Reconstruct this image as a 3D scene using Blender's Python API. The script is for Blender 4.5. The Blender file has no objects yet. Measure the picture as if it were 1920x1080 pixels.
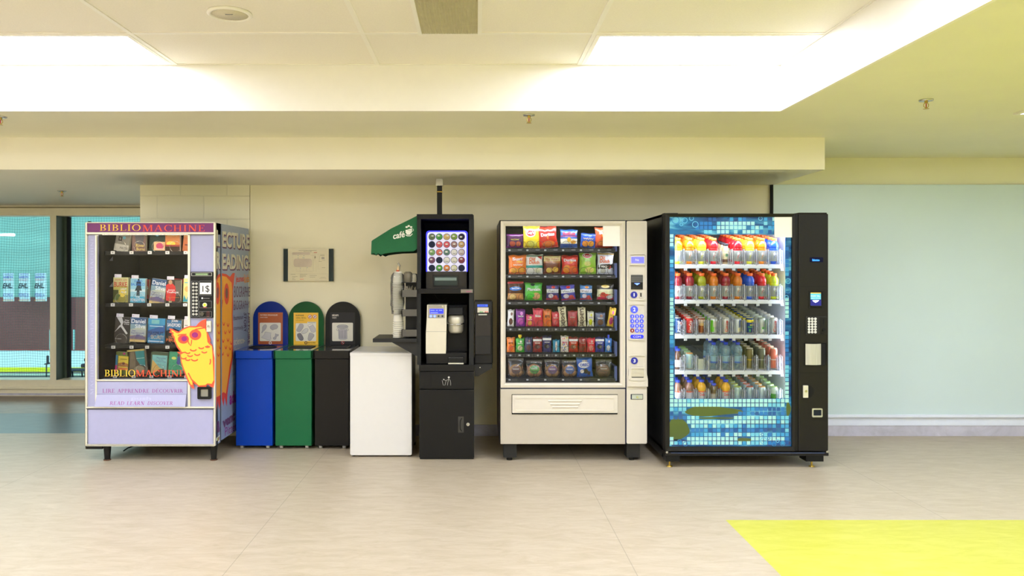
import bpy, bmesh, math, random
from mathutils import Vector, Matrix
random.seed(7)
PI = math.pi
SC = bpy.context.scene
COL = SC.collection

# ------------------------------------------------------------------ camera, world, exposure
F, CX, CY, EH = 1450.0, 893.0, 507.0, 1.42      # focal length in pixels, vanishing point, eye height
cam_d = bpy.data.cameras.new('camera'); cam = bpy.data.objects.new('camera', cam_d); COL.objects.link(cam)
cam.location = (0, 0, EH); cam.rotation_euler = (PI/2, 0, 0)
cam_d.sensor_width = 36.0; cam_d.lens = 36.0*F/1920.0
cam_d.shift_x = (960-CX)/1920.0; cam_d.shift_y = -(540-CY)/1920.0
cam_d.clip_end = 200
SC.camera = cam
SC.view_settings.view_transform = 'Standard'; SC.view_settings.look = 'None'
SC.view_settings.gamma = 1.0; SC.view_settings.use_curve_mapping = False
SC.view_settings.exposure = 0.36
try:
    SC.cycles.use_denoising = True; SC.cycles.adaptive_threshold = 0.025
    SC.cycles.max_bounces = 10; SC.cycles.transparent_max_bounces = 24
    SC.cycles.sample_clamp_indirect = 6.0; SC.cycles.caustics_reflective = False; SC.cycles.caustics_refractive = False
except Exception: pass
W = bpy.data.worlds.new('world'); SC.world = W; W.use_nodes = True
bg = W.node_tree.nodes['Background']; bg.inputs[0].default_value = (0.98, 0.98, 1.0, 1); bg.inputs[1].default_value = 0.5
PANEL_E = 18.0          # radiance of the ceiling light panels
ARENA_W = 4200         # rink lamps, watts

def area(name, loc, rot, sx, sy, watts, col=(1, 1, 1)):
    d = bpy.data.lights.new(name, 'AREA'); d.shape = 'RECTANGLE'; d.size = sx; d.size_y = sy; d.energy = watts; d.color = col
    o = bpy.data.objects.new(name, d); COL.objects.link(o); o.location = loc; o.rotation_euler = rot
    return o
area('rink_lamp', (-22, 26, 7.5), (0, 0, 0), 30, 18, ARENA_W, (0.9, 0.97, 1.0))

# ------------------------------------------------------------------ pixel <-> place (calibration of the photo)
def wx(px, Y): return (px-CX)*Y/F
def wz(py, Y): return EH-(py-CY)*Y/F

# ------------------------------------------------------------------ materials
def lin(c):
    c = c/255.0
    return c/12.92 if c <= 0.04045 else ((c+0.055)/1.055)**2.4
_mats = {}
def M(rgb, rough=0.5, metal=0.0, em=0.0, noise=0.05, scale=18.0, bump=0.0, key=None, coat=0.0, stretch=(1, 1, 1), trans=0.0):
    k = (tuple(rgb), rough, metal, em, noise, scale, bump, coat, trans) if key is None else key
    if k in _mats: return _mats[k]
    m = bpy.data.materials.new('mat_%d' % len(_mats)); m.use_nodes = True
    nt = m.node_tree; b = nt.nodes['Principled BSDF']; L = nt.links.new
    c = [lin(v) for v in rgb]
    b.inputs['Roughness'].default_value = rough; b.inputs['Metallic'].default_value = metal
    if max(rgb) < 75 and not metal: b.inputs['Specular IOR Level'].default_value = 0.22
    if coat: b.inputs['Coat Weight'].default_value = coat
    if trans: b.inputs['Transmission Weight'].default_value = trans
    b.inputs['Base Color'].default_value = (*c, 1)
    if noise > 0:
        tc = nt.nodes.new('ShaderNodeTexCoord'); mp = nt.nodes.new('ShaderNodeMapping'); nz = nt.nodes.new('ShaderNodeTexNoise')
        mp.inputs['Scale'].default_value = stretch
        nz.inputs['Scale'].default_value = scale; nz.inputs['Detail'].default_value = 4
        L(tc.outputs['Object'], mp.inputs['Vector']); L(mp.outputs[0], nz.inputs['Vector'])
        r = nt.nodes.new('ShaderNodeMix'); r.data_type = 'RGBA'
        r.inputs[6].default_value = (*[max(0, v*(1-noise*2)) for v in c], 1); r.inputs[7].default_value = (*[min(1, v*(1+noise*2)) for v in c], 1)
        L(nz.outputs['Fac'], r.inputs[0]); L(r.outputs[2], b.inputs['Base Color'])
        if bump:
            bp = nt.nodes.new('ShaderNodeBump'); bp.inputs['Strength'].default_value = bump; bp.inputs['Distance'].default_value = 0.004
            L(nz.outputs['Fac'], bp.inputs['Height']); L(bp.outputs[0], b.inputs['Normal'])
    if em:
        b.inputs['Emission Color'].default_value = (*c, 1); b.inputs['Emission Strength'].default_value = em
    _mats[k] = m
    return m

def glass_mat(key, tint=(1, 1, 1), gloss=1.0, rough=0.02, ior=1.4, diffuse=0.0, dcol=(1, 1, 1)):
    if key in _mats: return _mats[key]
    m = bpy.data.materials.new('mat_%d' % len(_mats)); m.use_nodes = True; nt = m.node_tree; L = nt.links.new
    for n in list(nt.nodes): nt.nodes.remove(n)
    out = nt.nodes.new('ShaderNodeOutputMaterial'); t = nt.nodes.new('ShaderNodeBsdfTransparent'); g = nt.nodes.new('ShaderNodeBsdfGlossy')
    fr = nt.nodes.new('ShaderNodeFresnel'); mx = nt.nodes.new('ShaderNodeMixShader')
    t.inputs[0].default_value = (*tint, 1); g.inputs['Roughness'].default_value = rough; g.inputs[0].default_value = (gloss, gloss, gloss, 1)
    fr.inputs['IOR'].default_value = ior
    L(fr.outputs[0], mx.inputs[0]); L(t.outputs[0], mx.inputs[1]); L(g.outputs[0], mx.inputs[2])
    if diffuse:
        d = nt.nodes.new('ShaderNodeBsdfDiffuse'); d.inputs[0].default_value = (*dcol, 1); m2 = nt.nodes.new('ShaderNodeMixShader'); m2.inputs[0].default_value = diffuse
        L(mx.outputs[0], m2.inputs[1]); L(d.outputs[0], m2.inputs[2]); L(m2.outputs[0], out.inputs[0])
    else: L(mx.outputs[0], out.inputs[0])
    _mats[key] = m
    return m

# ------------------------------------------------------------------ text outlines
_txt = {}
def text_mesh(s, bold=0.0):
    if 'M' in s or 'm' in s or 'W' in s: bold = 0.0
    k = (s, bold)
    if k not in _txt:
        cu = bpy.data.curves.new('t', 'FONT'); cu.body = s; cu.resolution_u = 3; cu.offset = bold
        ob = bpy.data.objects.new('t', cu); me = bpy.data.meshes.new_from_object(ob)
        v = [(p.co.x, p.co.y) for p in me.vertices]; f = [tuple(p.vertices) for p in me.polygons]
        bpy.data.objects.remove(ob); bpy.data.curves.remove(cu); bpy.data.meshes.remove(me)
        _txt[k] = (v, f)
    return _txt[k]

# roman capitals with thick stems, thin hairlines and serifs, drawn stroke by stroke
TK, TN, SF = 0.135, 0.05, 0.05
def _ell(cx, cy, a, b, a0, a1, v, f, n=14, tk=TK, tn=TN):
    i0 = len(v)
    for i in range(n+1):
        t = math.radians(a0+(a1-a0)*i/n)
        v.append((cx+a*math.cos(t), cy+b*math.sin(t))); v.append((cx+(a-tk)*math.cos(t), cy+(b-tn)*math.sin(t)))
    for i in range(n): f.append((i0+2*i, i0+2*i+2, i0+2*i+3, i0+2*i+1))
def _q(v, f, *pts):
    i0 = len(v); v.extend(pts); f.append(tuple(range(i0, i0+len(pts))))
def _bar(v, f, x0, x1, y0, y1): _q(v, f, (x0, y0), (x1, y0), (x1, y1), (x0, y1))
def _stem(v, f, x, y0=0, y1=1, s0=1, s1=1, w=TK):
    _bar(v, f, x, x+w, y0, y1)
    if s0: _bar(v, f, x-0.09, x+w+0.09, y0, y0+SF)
    if s1: _bar(v, f, x-0.09, x+w+0.09, y1-SF, y1)
def _dg(v, f, xa, ya, xb, yb, w): _q(v, f, (xa-w/2, ya), (xa+w/2, ya), (xb+w/2, yb), (xb-w/2, yb))
def serif_glyph(c):
    v, f = [], []
    w = 0.8
    if c == ' ': return v, f, 0.42
    if c == 'I': _stem(v, f, 0.12); w = 0.38
    elif c == 'L': _stem(v, f, 0.12); _bar(v, f, 0.2, 0.68, 0, TN); _bar(v, f, 0.63, 0.68, 0, 0.24); w = 0.72
    elif c in 'EÉ':
        _stem(v, f, 0.12); _bar(v, f, 0.2, 0.68, 0, TN); _bar(v, f, 0.2, 0.64, 1-TN, 1); _bar(v, f, 0.2, 0.5, 0.49, 0.49+TN)
        _bar(v, f, 0.63, 0.68, 0, 0.22); _bar(v, f, 0.59, 0.64, 0.8, 1); _bar(v, f, 0.47, 0.51, 0.41, 0.62); w = 0.74
        if c == 'É': _dg(v, f, 0.38, 1.08, 0.52, 1.27, 0.09)
    elif c == 'H': _stem(v, f, 0.12); _stem(v, f, 0.66); _bar(v, f, 0.2, 0.7, 0.48, 0.48+TN); w = 0.95
    elif c == 'B':
        _stem(v, f, 0.12); _ell(0.36, 0.755, 0.29, 0.245, -90, 90, v, f); _ell(0.36, 0.26, 0.34, 0.26, -90, 90, v, f)
        _bar(v, f, 0.2, 0.37, 0, TN); _bar(v, f, 0.2, 0.37, 1-TN, 1); _bar(v, f, 0.2, 0.37, 0.49, 0.54); w = 0.76
    elif c in 'PR':
        _stem(v, f, 0.12); _ell(0.36, 0.73, 0.31, 0.27, -90, 90, v, f); _bar(v, f, 0.2, 0.37, 1-TN, 1); _bar(v, f, 0.2, 0.37, 0.46, 0.51); w = 0.72
        if c == 'R': _dg(v, f, 0.80, 0, 0.42, 0.5, 0.17); _bar(v, f, 0.7, 0.94, 0, SF*0.8); w = 0.86
    elif c == 'D': _stem(v, f, 0.12); _ell(0.36, 0.5, 0.5, 0.5, -90, 90, v, f, 20); _bar(v, f, 0.2, 0.37, 0, TN); _bar(v, f, 0.2, 0.37, 1-TN, 1); w = 0.94
    elif c == 'O': _ell(0.5, 0.5, 0.46, 0.52, 0, 360, v, f, 32); w = 1.0
    elif c == 'C': _ell(0.5, 0.5, 0.45, 0.52, 42, 318, v, f, 26); _bar(v, f, 0.79, 0.84, 0.68, 1.0); _bar(v, f, 0.79, 0.83, 0.05, 0.26); w = 0.88
    elif c == 'U':
        _stem(v, f, 0.1, 0.3, 1, 0, 1); _stem(v, f, 0.68, 0.3, 1, 0, 1, 0.06); _ell(0.42, 0.31, 0.32, 0.33, 180, 360, v, f, 16, 0.1, 0.06); w = 0.86
    elif c == 'N': _stem(v, f, 0.14, 0, 1, 1, 1, 0.06); _stem(v, f, 0.76, 0, 1, 0, 1, 0.06); _dg(v, f, 0.76, 0, 0.17, 1, 0.17); w = 0.96
    elif c == 'M': _stem(v, f, 0.14, 0, 1, 1, 1, 0.055); _stem(v, f, 0.88, 0, 1, 1, 1); _dg(v, f, 0.55, 0.02, 0.22, 1, 0.16); _dg(v, f, 0.55, 0.02, 0.9, 1, 0.06); w = 1.14
    elif c == 'A': _dg(v, f, 0.12, 0, 0.43, 1, 0.06); _dg(v, f, 0.76, 0, 0.44, 1, 0.16); _bar(v, f, 0.24, 0.62, 0.33, 0.33+TN); _bar(v, f, 0, 0.26, 0, SF); _bar(v, f, 0.6, 0.92, 0, SF); w = 0.9
    elif c == 'V': _dg(v, f, 0.45, 0, 0.14, 1, 0.16); _dg(v, f, 0.45, 0, 0.76, 1, 0.06); _bar(v, f, 0, 0.3, 1-SF, 1); _bar(v, f, 0.62, 0.9, 1-SF, 1); w = 0.88
    elif c == 'S':
        _ell(0.38, 0.745, 0.27, 0.265, 35, 265, v, f, 16, 0.1, 0.07); _ell(0.36, 0.27, 0.3, 0.285, -145, 95, v, f, 16, 0.11, 0.07)
        _dg(v, f, 0.42, 0.46, 0.33, 0.56, 0.2); _bar(v, f, 0.56, 0.61, 0.72, 0.96); _bar(v, f, 0.07, 0.12, 0.04, 0.28); w = 0.7
    return v, f, w
def serif_mesh(s, gap=0.1):
    V, Fc, x = [], [], 0.0
    for c in s:
        v, f, w = serif_glyph(c); i0 = len(V)
        V += [(x+a, b) for a, b in v]; Fc += [tuple(i0+i for i in q) for q in f]; x += w+gap
    return V, Fc

# ------------------------------------------------------------------ mesh collector
def rrect(x0, x1, z0, z1, r, n=5):
    P = []
    for cx, cz, a in ((x1-r, z0+r, -90), (x1-r, z1-r, 0), (x0+r, z1-r, 90), (x0+r, z0+r, 180)):
        for i in range(n+1):
            t = math.radians(a+90*i/n); P.append((cx+r*math.cos(t), cz+r*math.sin(t)))
    return P
def circ(cx, cz, r, n=24, r2=None):
    return [(cx+r*math.cos(2*PI*i/n), cz+(r2 or r)*math.sin(2*PI*i/n)) for i in range(n)]
def inset(P, d):
    n = len(P); A = sum(P[i][0]*P[(i+1) % n][1]-P[(i+1) % n][0]*P[i][1] for i in range(n)); s = 1 if A > 0 else -1
    out = []
    for i in range(n):
        a, b, c = Vector(P[i-1]), Vector(P[i]), Vector(P[(i+1) % n])
        e1, e2 = (b-a).normalized(), (c-b).normalized()
        nn = Vector((-(e1.y+e2.y), e1.x+e2.x))*s
        if nn.length < 1e-6: nn = Vector((-e1.y, e1.x))*s
        nn.normalize(); out.append((b.x+nn.x*d, b.y+nn.y*d))
    return out

class MB:
    def __init__(s, xf=None): s.v, s.f, s.m, s.sm, s.mats, s.xf = [], [], [], [], [], xf
    def mi(s, mat):
        if mat not in s.mats: s.mats.append(mat)
        return s.mats.index(mat)
    def add(s, V, Fc, mat, smooth=False):
        i0 = len(s.v)
        s.v += [tuple(s.xf(Vector(p))) if s.xf else tuple(p) for p in V]
        k = s.mi(mat)
        for q in Fc: s.f.append(tuple(i0+i for i in q)); s.m.append(k); s.sm.append(smooth)
        return s
    def box(s, x0, x1, y0, y1, z0, z1, mat, bev=0.0):
        x0, x1 = min(x0, x1), max(x0, x1); y0, y1 = min(y0, y1), max(y0, y1); z0, z1 = min(z0, z1), max(z0, z1)
        if bev <= 0:
            V = [(x, y, z) for x in (x0, x1) for y in (y0, y1) for z in (z0, z1)]
            return s.add(V, [(0, 1, 3, 2), (4, 6, 7, 5), (0, 4, 5, 1), (2, 3, 7, 6), (0, 2, 6, 4), (1, 5, 7, 3)], mat)
        bm = bmesh.new(); bmesh.ops.create_cube(bm, size=1)
        for v in bm.verts: v.co = Vector(((x0+x1)/2+v.co.x*(x1-x0), (y0+y1)/2+v.co.y*(y1-y0), (z0+z1)/2+v.co.z*(z1-z0)))
        bmesh.ops.bevel(bm, geom=bm.edges[:], offset=min(bev, (x1-x0)/2.1, (y1-y0)/2.1, (z1-z0)/2.1), segments=2, affect='EDGES', profile=0.5)
        bm.verts.index_update()
        s.add([tuple(v.co) for v in bm.verts], [tuple(v.index for v in f.verts) for f in bm.faces], mat); bm.free()
        return s
    def prism(s, P, y0, y1, mat, side=None):           # outline in x,z pushed through y0..y1
        n = len(P); A = sum(P[i][0]*P[(i+1) % n][1]-P[(i+1) % n][0]*P[i][1] for i in range(n))
        if A < 0: P = P[::-1]
        V = [(x, y0, z) for x, z in P]+[(x, y1, z) for x, z in P]
        s.add(V, [tuple(range(n)), tuple(range(2*n-1, n-1, -1))], mat)
        return s.add(V, [(i, i+n, (i+1) % n+n, (i+1) % n) for i in range(n)], side or mat)
    def prismx(s, P, x0, x1, mat):                      # outline in y,z pushed through x0..x1
        n = len(P); A = sum(P[i][0]*P[(i+1) % n][1]-P[(i+1) % n][0]*P[i][1] for i in range(n))
        if A < 0: P = P[::-1]
        V = [(x0, y, z) for y, z in P]+[(x1, y, z) for y, z in P]
        return s.add(V, [tuple(range(n-1, -1, -1)), tuple(range(n, 2*n))]+[(i, (i+1) % n, (i+1) % n+n, i+n) for i in range(n)], mat)
    def ringp(s, Po, Pi, y0, y1, mat, yi=None):         # frame between two outlines of the same count
        n = len(Po); yi = y0 if yi is None else yi
        V = [(x, y0, z) for x, z in Po]+[(x, yi, z) for x, z in Pi]+[(x, y1, z) for x, z in Po]+[(x, y1, z) for x, z in Pi]
        Fc = []
        for i in range(n):
            j = (i+1) % n
            Fc += [(i, j, j+n, i+n), (i, i+2*n, j+2*n, j), (i+n, j+n, j+3*n, i+3*n)]
        return s.add(V, Fc, mat)
    def flat(s, P, y, mat): return s.prism(P, y, y+0.0006, mat)
    def rect(s, x0, x1, z0, z1, y, mat): return s.flat([(x0, z0), (x1, z0), (x1, z1), (x0, z1)], y, mat)
    def line(s, pts, w, y, mat):                        # flat ribbon along x,z points
        V, Fc = [], []
        n = len(pts)
        for i, p in enumerate(pts):
            a = Vector(pts[max(0, i-1)]); b = Vector(pts[min(n-1, i+1)]); d = (b-a)
            d = d.normalized() if d.length > 0 else Vector((1, 0)); nn = Vector((-d.y, d.x))*w/2
            V += [(p[0]-nn.x, y, p[1]-nn.y), (p[0]+nn.x, y, p[1]+nn.y)]
        for i in range(n-1): Fc.append((2*i, 2*i+2, 2*i+3, 2*i+1))
        return s.add(V, Fc, mat)
    def annulus(s, cx, cz, r, w, y, mat, n=20, a0=0, a1=360):
        return s.line([(cx+r*math.cos(math.radians(a0+(a1-a0)*i/n)), cz+r*math.sin(math.radians(a0+(a1-a0)*i/n))) for i in range(n+1)], w, y, mat)
    def text(s, t, x0, x1, z0, z1, y, mat, serif=False, bold=0.0, shear=0.0, rot=False, surf=None, gap=0.1):
        V, Fc = serif_mesh(t, gap) if serif else text_mesh(t, bold)
        if not V: return s
        if rot: V = [(b, -a) for a, b in V] if rot == 1 else [(-b, a) for a, b in V]
        ax, bx = min(p[0] for p in V), max(p[0] for p in V); az, bz = min(p[1] for p in V), max(p[1] for p in V)
        if t in '1I' and not serif: x0, x1 = (x0+x1)/2-(x1-x0)*0.25, (x0+x1)/2+(x1-x0)*0.25
        out = []
        for a, b in V:
            u = (a-ax)/(bx-ax or 1); w = (b-az)/(bz-az or 1)
            x = x0+(x1-x0)*u+shear*(w-0.5)*(z1-z0); z = z0+(z1-z0)*w
            out.append(surf(x, z) if surf else (x, y, z))
        return s.add(out, Fc, mat)
    def cyl(s, p, q, r, mat, n=16, r2=None, smooth=True, cap=None):
        p, q = Vector(p), Vector(q); r2 = r if r2 is None else r2
        d = (q-p).normalized(); u = d.orthogonal().normalized(); w = d.cross(u)
        V = [tuple(p+(u*math.cos(2*PI*i/n)+w*math.sin(2*PI*i/n))*r) for i in range(n)]+[tuple(q+(u*math.cos(2*PI*i/n)+w*math.sin(2*PI*i/n))*r2) for i in range(n)]
        s.add(V, [(i, (i+1) % n, (i+1) % n+n, i+n) for i in range(n)], mat, smooth)
        return s.add(V, [tuple(range(n-1, -1, -1)), tuple(range(n, 2*n))], cap or mat)
    def tube(s, pts, r, mat, n=8, closed=False):
        pts = [Vector(p) for p in pts]; N = len(pts); V, Fc = [], []; up = None
        for i, p in enumerate(pts):
            a = pts[(i-1) % N] if closed or i else pts[0]; b = pts[(i+1) % N] if closed or i < N-1 else pts[-1]
            d = (b-a).normalized()
            if up is None: up = d.orthogonal().normalized()
            u = (up-d*up.dot(d)).normalized(); up = u; w = d.cross(u)
            V += [tuple(p+(u*math.cos(2*PI*k/n)+w*math.sin(2*PI*k/n))*r) for k in range(n)]
        for i in range(N if closed else N-1):
            j = (i+1) % N
            for k in range(n): Fc.append((i*n+k, i*n+(k+1) % n, j*n+(k+1) % n, j*n+k))
        s.add(V, Fc, mat, True)
        if not closed: s.add(V, [tuple(range(n-1, -1, -1)), tuple(range((N-1)*n, N*n))], mat)
        return s
    def lathe(s, prof, mat, c=(0, 0, 0), n=20, matf=None, axis='z'):
        V = []
        for r, h in prof:
            for k in range(n):
                a = 2*PI*k/n; x, y = r*math.cos(a), r*math.sin(a)
                V.append((c[0]+x, c[1]+y, c[2]+h) if axis == 'z' else (c[0]+x, c[1]+h, c[2]-y))
        i0 = len(s.v); s.v += [tuple(s.xf(Vector(p))) if s.xf else tuple(p) for p in V]
        for i in range(len(prof)-1):
            k0 = s.mi(matf(i) if matf else mat)
            for k in range(n):
                s.f.append((i0+i*n+k, i0+i*n+(k+1) % n, i0+(i+1)*n+(k+1) % n, i0+(i+1)*n+k)); s.m.append(k0); s.sm.append(True)
        if prof[0][0] > 1e-5: s.f.append(tuple(i0+i for i in range(n-1, -1, -1))); s.m.append(s.mi(matf(0) if matf else mat)); s.sm.append(False)
        if prof[-1][0] > 1e-5: s.f.append(tuple(i0+(len(prof)-1)*n+i for i in range(n))); s.m.append(s.mi(matf(len(prof)-2) if matf else mat)); s.sm.append(False)
        return s
    def mesh(s, name, off=Vector((0, 0, 0))):
        me = bpy.data.meshes.new(name)
        me.from_pydata([(p[0]-off.x, p[1]-off.y, p[2]-off.z) for p in s.v], [], s.f)
        for m in s.mats: me.materials.append(m)
        me.polygons.foreach_set('material_index', s.m); me.polygons.foreach_set('use_smooth', s.sm); me.update()
        return me
    def build(s, name, parent=None, label=None, local=False, loc=None):
        off = Vector((0, 0, 0))
        if loc is not None: off = Vector(loc)
        elif parent is not None and not local:
            p = parent
            while p is not None: off += Vector(p.location); p = p.parent
        o = bpy.data.objects.new(name, s.mesh(name, off)); COL.objects.link(o)
        if parent is not None: o.parent = parent
        if loc is not None: o.location = loc
        if label: o['label'] = label
        return o

def tag(o, label, cat, group=None, kind=None):
    o['label'] = label; o['category'] = cat
    if group: o['group'] = group
    if kind: o['kind'] = kind
    return o
def thing(name, label, cat, loc=(0, 0, 0), group=None, rot=(0, 0, 0)):
    o = bpy.data.objects.new(name, None); COL.objects.link(o); o.location = loc; o.rotation_euler = rot; o.empty_display_size = 0.05
    return tag(o, label, cat, group)
def attach(name, me, parent, loc):
    o = bpy.data.objects.new(name, me); COL.objects.link(o); o.parent = parent
    off = Vector(loc); p = parent
    while p is not None: off -= Vector(p.location); p = p.parent
    o.location = off
    return o
def struct(o):
    o['kind'] = 'structure'; return o
def dup(o, parent=None, loc=None, label=None, rot=None):
    c = o.copy(); COL.objects.link(c); c.parent = parent
    if loc is not None: c.location = loc
    if rot is not None: c.rotation_euler = rot
    if label: c['label'] = label
    for ch in list(o.children): dup(ch, c)
    return c

# ------------------------------------------------------------------ common materials
BLACK = M((24, 23, 21), 0.42, noise=0.08); BLACKM = M((38, 37, 35), 0.5, noise=0.06, scale=60); DARK = M((14, 14, 15), 0.6)
WHITE = M((240, 238, 230), 0.45, noise=0.02); CREAM = M((238, 230, 208), 0.4, noise=0.015); CHROME = M((205, 205, 200), 0.25, 1.0, noise=0.03)
STEEL = M((170, 170, 165), 0.35, 0.9); RUBBER = M((30, 30, 30), 0.8); GREY = M((120, 120, 118), 0.5); BRASS = M((190, 160, 70), 0.3, 0.9)
GLASS = glass_mat('glass', (0.98, 0.985, 0.99), 0.45, 0.01, 1.35)

# ================================================================== THE ROOM
YW, YC, YG = 6.64, 4.685, 8.76         # back wall, end of the light well, window wall
H1, H2, H3 = 2.153, 2.386, 2.664       # low soffit, middle ceiling, tiled ceiling
XP0, XP1, XS = -2.886, -1.942, 2.533   # block pier, right end of the low soffit
XL, XR, YB = -6.6, 6.6, -4.2

def marmoleum(key, rgb, rgb2, seam=True, rough=0.42):
    m = bpy.data.materials.new(key); m.use_nodes = True; nt = m.node_tree; L = nt.links.new; b = nt.nodes['Principled BSDF']
    b.inputs['Roughness'].default_value = rough
    tc = nt.nodes.new('ShaderNodeTexCoord'); mp = nt.nodes.new('ShaderNodeMapping'); mp.inputs['Rotation'].default_value = (0, 0, 0.9); mp.inputs['Scale'].default_value = (1.0, 3.2, 1)
    n1 = nt.nodes.new('ShaderNodeTexNoise'); n1.inputs['Scale'].default_value = 5; n1.inputs['Detail'].default_value = 10; n1.inputs['Roughness'].default_value = 0.72; n1.inputs['Distortion'].default_value = 0.6
    cr = nt.nodes.new('ShaderNodeValToRGB'); cr.color_ramp.elements[0].position = 0.33; cr.color_ramp.elements[1].position = 0.68
    cr.color_ramp.elements[0].color = (*[lin(v) for v in rgb2], 1); cr.color_ramp.elements[1].color = (*[lin(v) for v in rgb], 1)
    L(tc.outputs['Object'], mp.inputs[0]); L(mp.outputs[0], n1.inputs[0]); L(n1.outputs['Fac'], cr.inputs[0])
    if seam:
        sx = nt.nodes.new('ShaderNodeSeparateXYZ'); L(tc.outputs['Object'], sx.inputs[0])
        a = nt.nodes.new('ShaderNodeMath'); a.operation = 'ADD'; a.inputs[1].default_value = 1.93*20-0.75; L(sx.outputs[0], a.inputs[0])
        d = nt.nodes.new('ShaderNodeMath'); d.operation = 'PINGPONG'; d.inputs[1].default_value = 0.965; L(a.outputs[0], d.inputs[0])
        c = nt.nodes.new('ShaderNodeMath'); c.operation = 'LESS_THAN'; c.inputs[1].default_value = 0.0022; L(d.outputs[0], c.inputs[0])
        mx = nt.nodes.new('ShaderNodeMix'); mx.data_type = 'RGBA'; mx.inputs[7].default_value = (*[lin(v*0.78) for v in rgb2], 1)
        mu = nt.nodes.new('ShaderNodeMath'); mu.operation = 'MULTIPLY'; mu.inputs[1].default_value = 0.6; L(c.outputs[0], mu.inputs[0])
        L(mu.outputs[0], mx.inputs[0]); L(cr.outputs[0], mx.inputs[6]); L(mx.outputs[2], b.inputs['Base Color'])
    else: L(cr.outputs[0], b.inputs['Base Color'])
    return m
FLOOR = marmoleum('floor_beige', (186, 173, 150), (166, 151, 125))
FLOORY = marmoleum('floor_yellow', (193, 190, 84), (176, 174, 48), False)
FLOORD = marmoleum('floor_dark', (140, 118, 96), (110, 92, 74), False, 0.35)
FLOORT = marmoleum('floor_slate', (86, 98, 106), (66, 80, 88), False, 0.35)
BASEB = marmoleum('base_grey', (206, 204, 220), (178, 176, 190), False)

def floor_poly(name, x0, x1, y0, y1, mat):
    m = MB(); m.box(x0, x1, y0, y1, -0.1, 0, mat); return struct(m.build(name))
XY, YY = 1.418, 4.40
f_ = MB(); f_.box(XL, XY, YB, YY, -0.1, 0, FLOOR); f_.box(XL, XR, YY, 6.74, -0.1, 0, FLOOR); f_.box(XP0-0.3, XR, 6.74, 7.2, -0.1, 0, FLOOR)
struct(f_.build('floor'))
floor_poly('floor_yellow_field', XY, XR, YB, YY, FLOORY)
floor_poly('floor_slate_strip', XL, XP0-0.3, 6.74, 7.68, FLOORT)
floor_poly('floor_dark_strip', XL, XP0-0.3, 7.68, 9.1, FLOORD)

PAINT = M((244, 236, 202), 0.6, noise=0.02, scale=3); CEIL = M((244, 240, 226), 0.7, noise=0.015, scale=4)
LIME = M((234, 231, 202), 0.6, noise=0.02, scale=3); FASC = M((240, 234, 214), 0.62, noise=0.015, scale=3); WELL = M((244, 240, 230), 0.7, noise=0.01)
MINT = M((204, 222, 226), 0.34, noise=0.02, scale=2); TRIMW = M((228, 234, 250), 0.4, noise=0.02)

# block pier with mortar joints
def block_mat():
    m = bpy.data.materials.new('painted_block'); m.use_nodes = True; nt = m.node_tree; L = nt.links.new; b = nt.nodes['Principled BSDF']
    tc = nt.nodes.new('ShaderNodeTexCoord'); mp = nt.nodes.new('ShaderNodeMapping'); mp.inputs['Rotation'].default_value = (PI/2, 0, 0); mp.inputs['Location'].default_value = (2.94, 0.06, 0)
    br = nt.nodes.new('ShaderNodeTexBrick'); br.inputs['Scale'].default_value = 1; br.inputs['Brick Width'].default_value = 0.4; br.inputs['Row Height'].default_value = 0.2
    br.inputs['Mortar Size'].default_value = 0.006; br.inputs['Mortar Smooth'].default_value = 0.5
    c = [lin(v) for v in (248, 242, 212)]; br.inputs['Color1'].default_value = (*c, 1); br.inputs['Color2'].default_value = (*[v*0.98 for v in c], 1); br.inputs['Mortar'].default_value = (*[v*0.9 for v in c], 1)
    L(tc.outputs['Object'], mp.inputs[0]); L(mp.outputs[0], br.inputs[0])
    nz = nt.nodes.new('ShaderNodeTexNoise'); nz.inputs['Scale'].default_value = 90; L(tc.outputs['Object'], nz.inputs[0])
    ad = nt.nodes.new('ShaderNodeMath'); ad.operation = 'MULTIPLY_ADD'; ad.inputs[1].default_value = 0.35; L(nz.outputs[0], ad.inputs[0])
    iv = nt.nodes.new('ShaderNodeMath'); iv.operation = 'SUBTRACT'; iv.inputs[0].default_value = 1; L(br.outputs['Fac'], iv.inputs[1]); L(iv.outputs[0], ad.inputs[2])
    bp = nt.nodes.new('ShaderNodeBump'); bp.inputs['Distance'].default_value = 0.004; bp.inputs['Strength'].default_value = 0.5; L(ad.outputs[0], bp.inputs['Height'])
    L(bp.outputs[0], b.inputs['Normal']); L(br.outputs['Color'], b.inputs['Base Color']); b.inputs['Roughness'].default_value = 0.6
    return m
m = MB(); m.box(XP0, XP1-0.004, YW, YG+0.3, 0, H1, block_mat()); struct(m.build('wall_pier'))
m = MB(); m.box(XP1, XS, YW+0.004, YW+0.25, 0, H1, PAINT); struct(m.build('wall_back'))
m = MB(); m.box(XS, XR, YW, YW+0.25, 0, H2, LIME); struct(m.build('wall_back_right'))
m = MB(); m.box(XS+0.005, XR, YW-0.035, YW, wz(778, 6.6), H1, MINT, 0.003); struct(m.build('wall_panel_green'))
m = MB(); m.box(XS+0.005, XR, YW-0.02, YW, 0.092, wz(779, 6.6), TRIMW); m.box(XS+0.005, XR, YW-0.045, YW, wz(783, 6.6), wz(777.5, 6.6), TRIMW, 0.003); struct(m.build('trim_1'))
m = MB(); m.box(XS+0.005, XR, YW-0.014, YW, 0, 0.092, BASEB); struct(m.build('baseboard_right'))
m = MB(); m.box(XP1, XS, YW-0.010, YW+0.004, 0, 0.095, BASEB); struct(m.build('baseboard_back'))
m = MB(); m.box(XS-0.012, XS+0.005, YW-0.03, YW, 0.0, H1, DARK); struct(m.build('trim_2'))
m = MB(); m.box(XL-0.15, XL, YB, YG+0.3, 0, H3, PAINT); struct(m.build('wall_left'))
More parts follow.
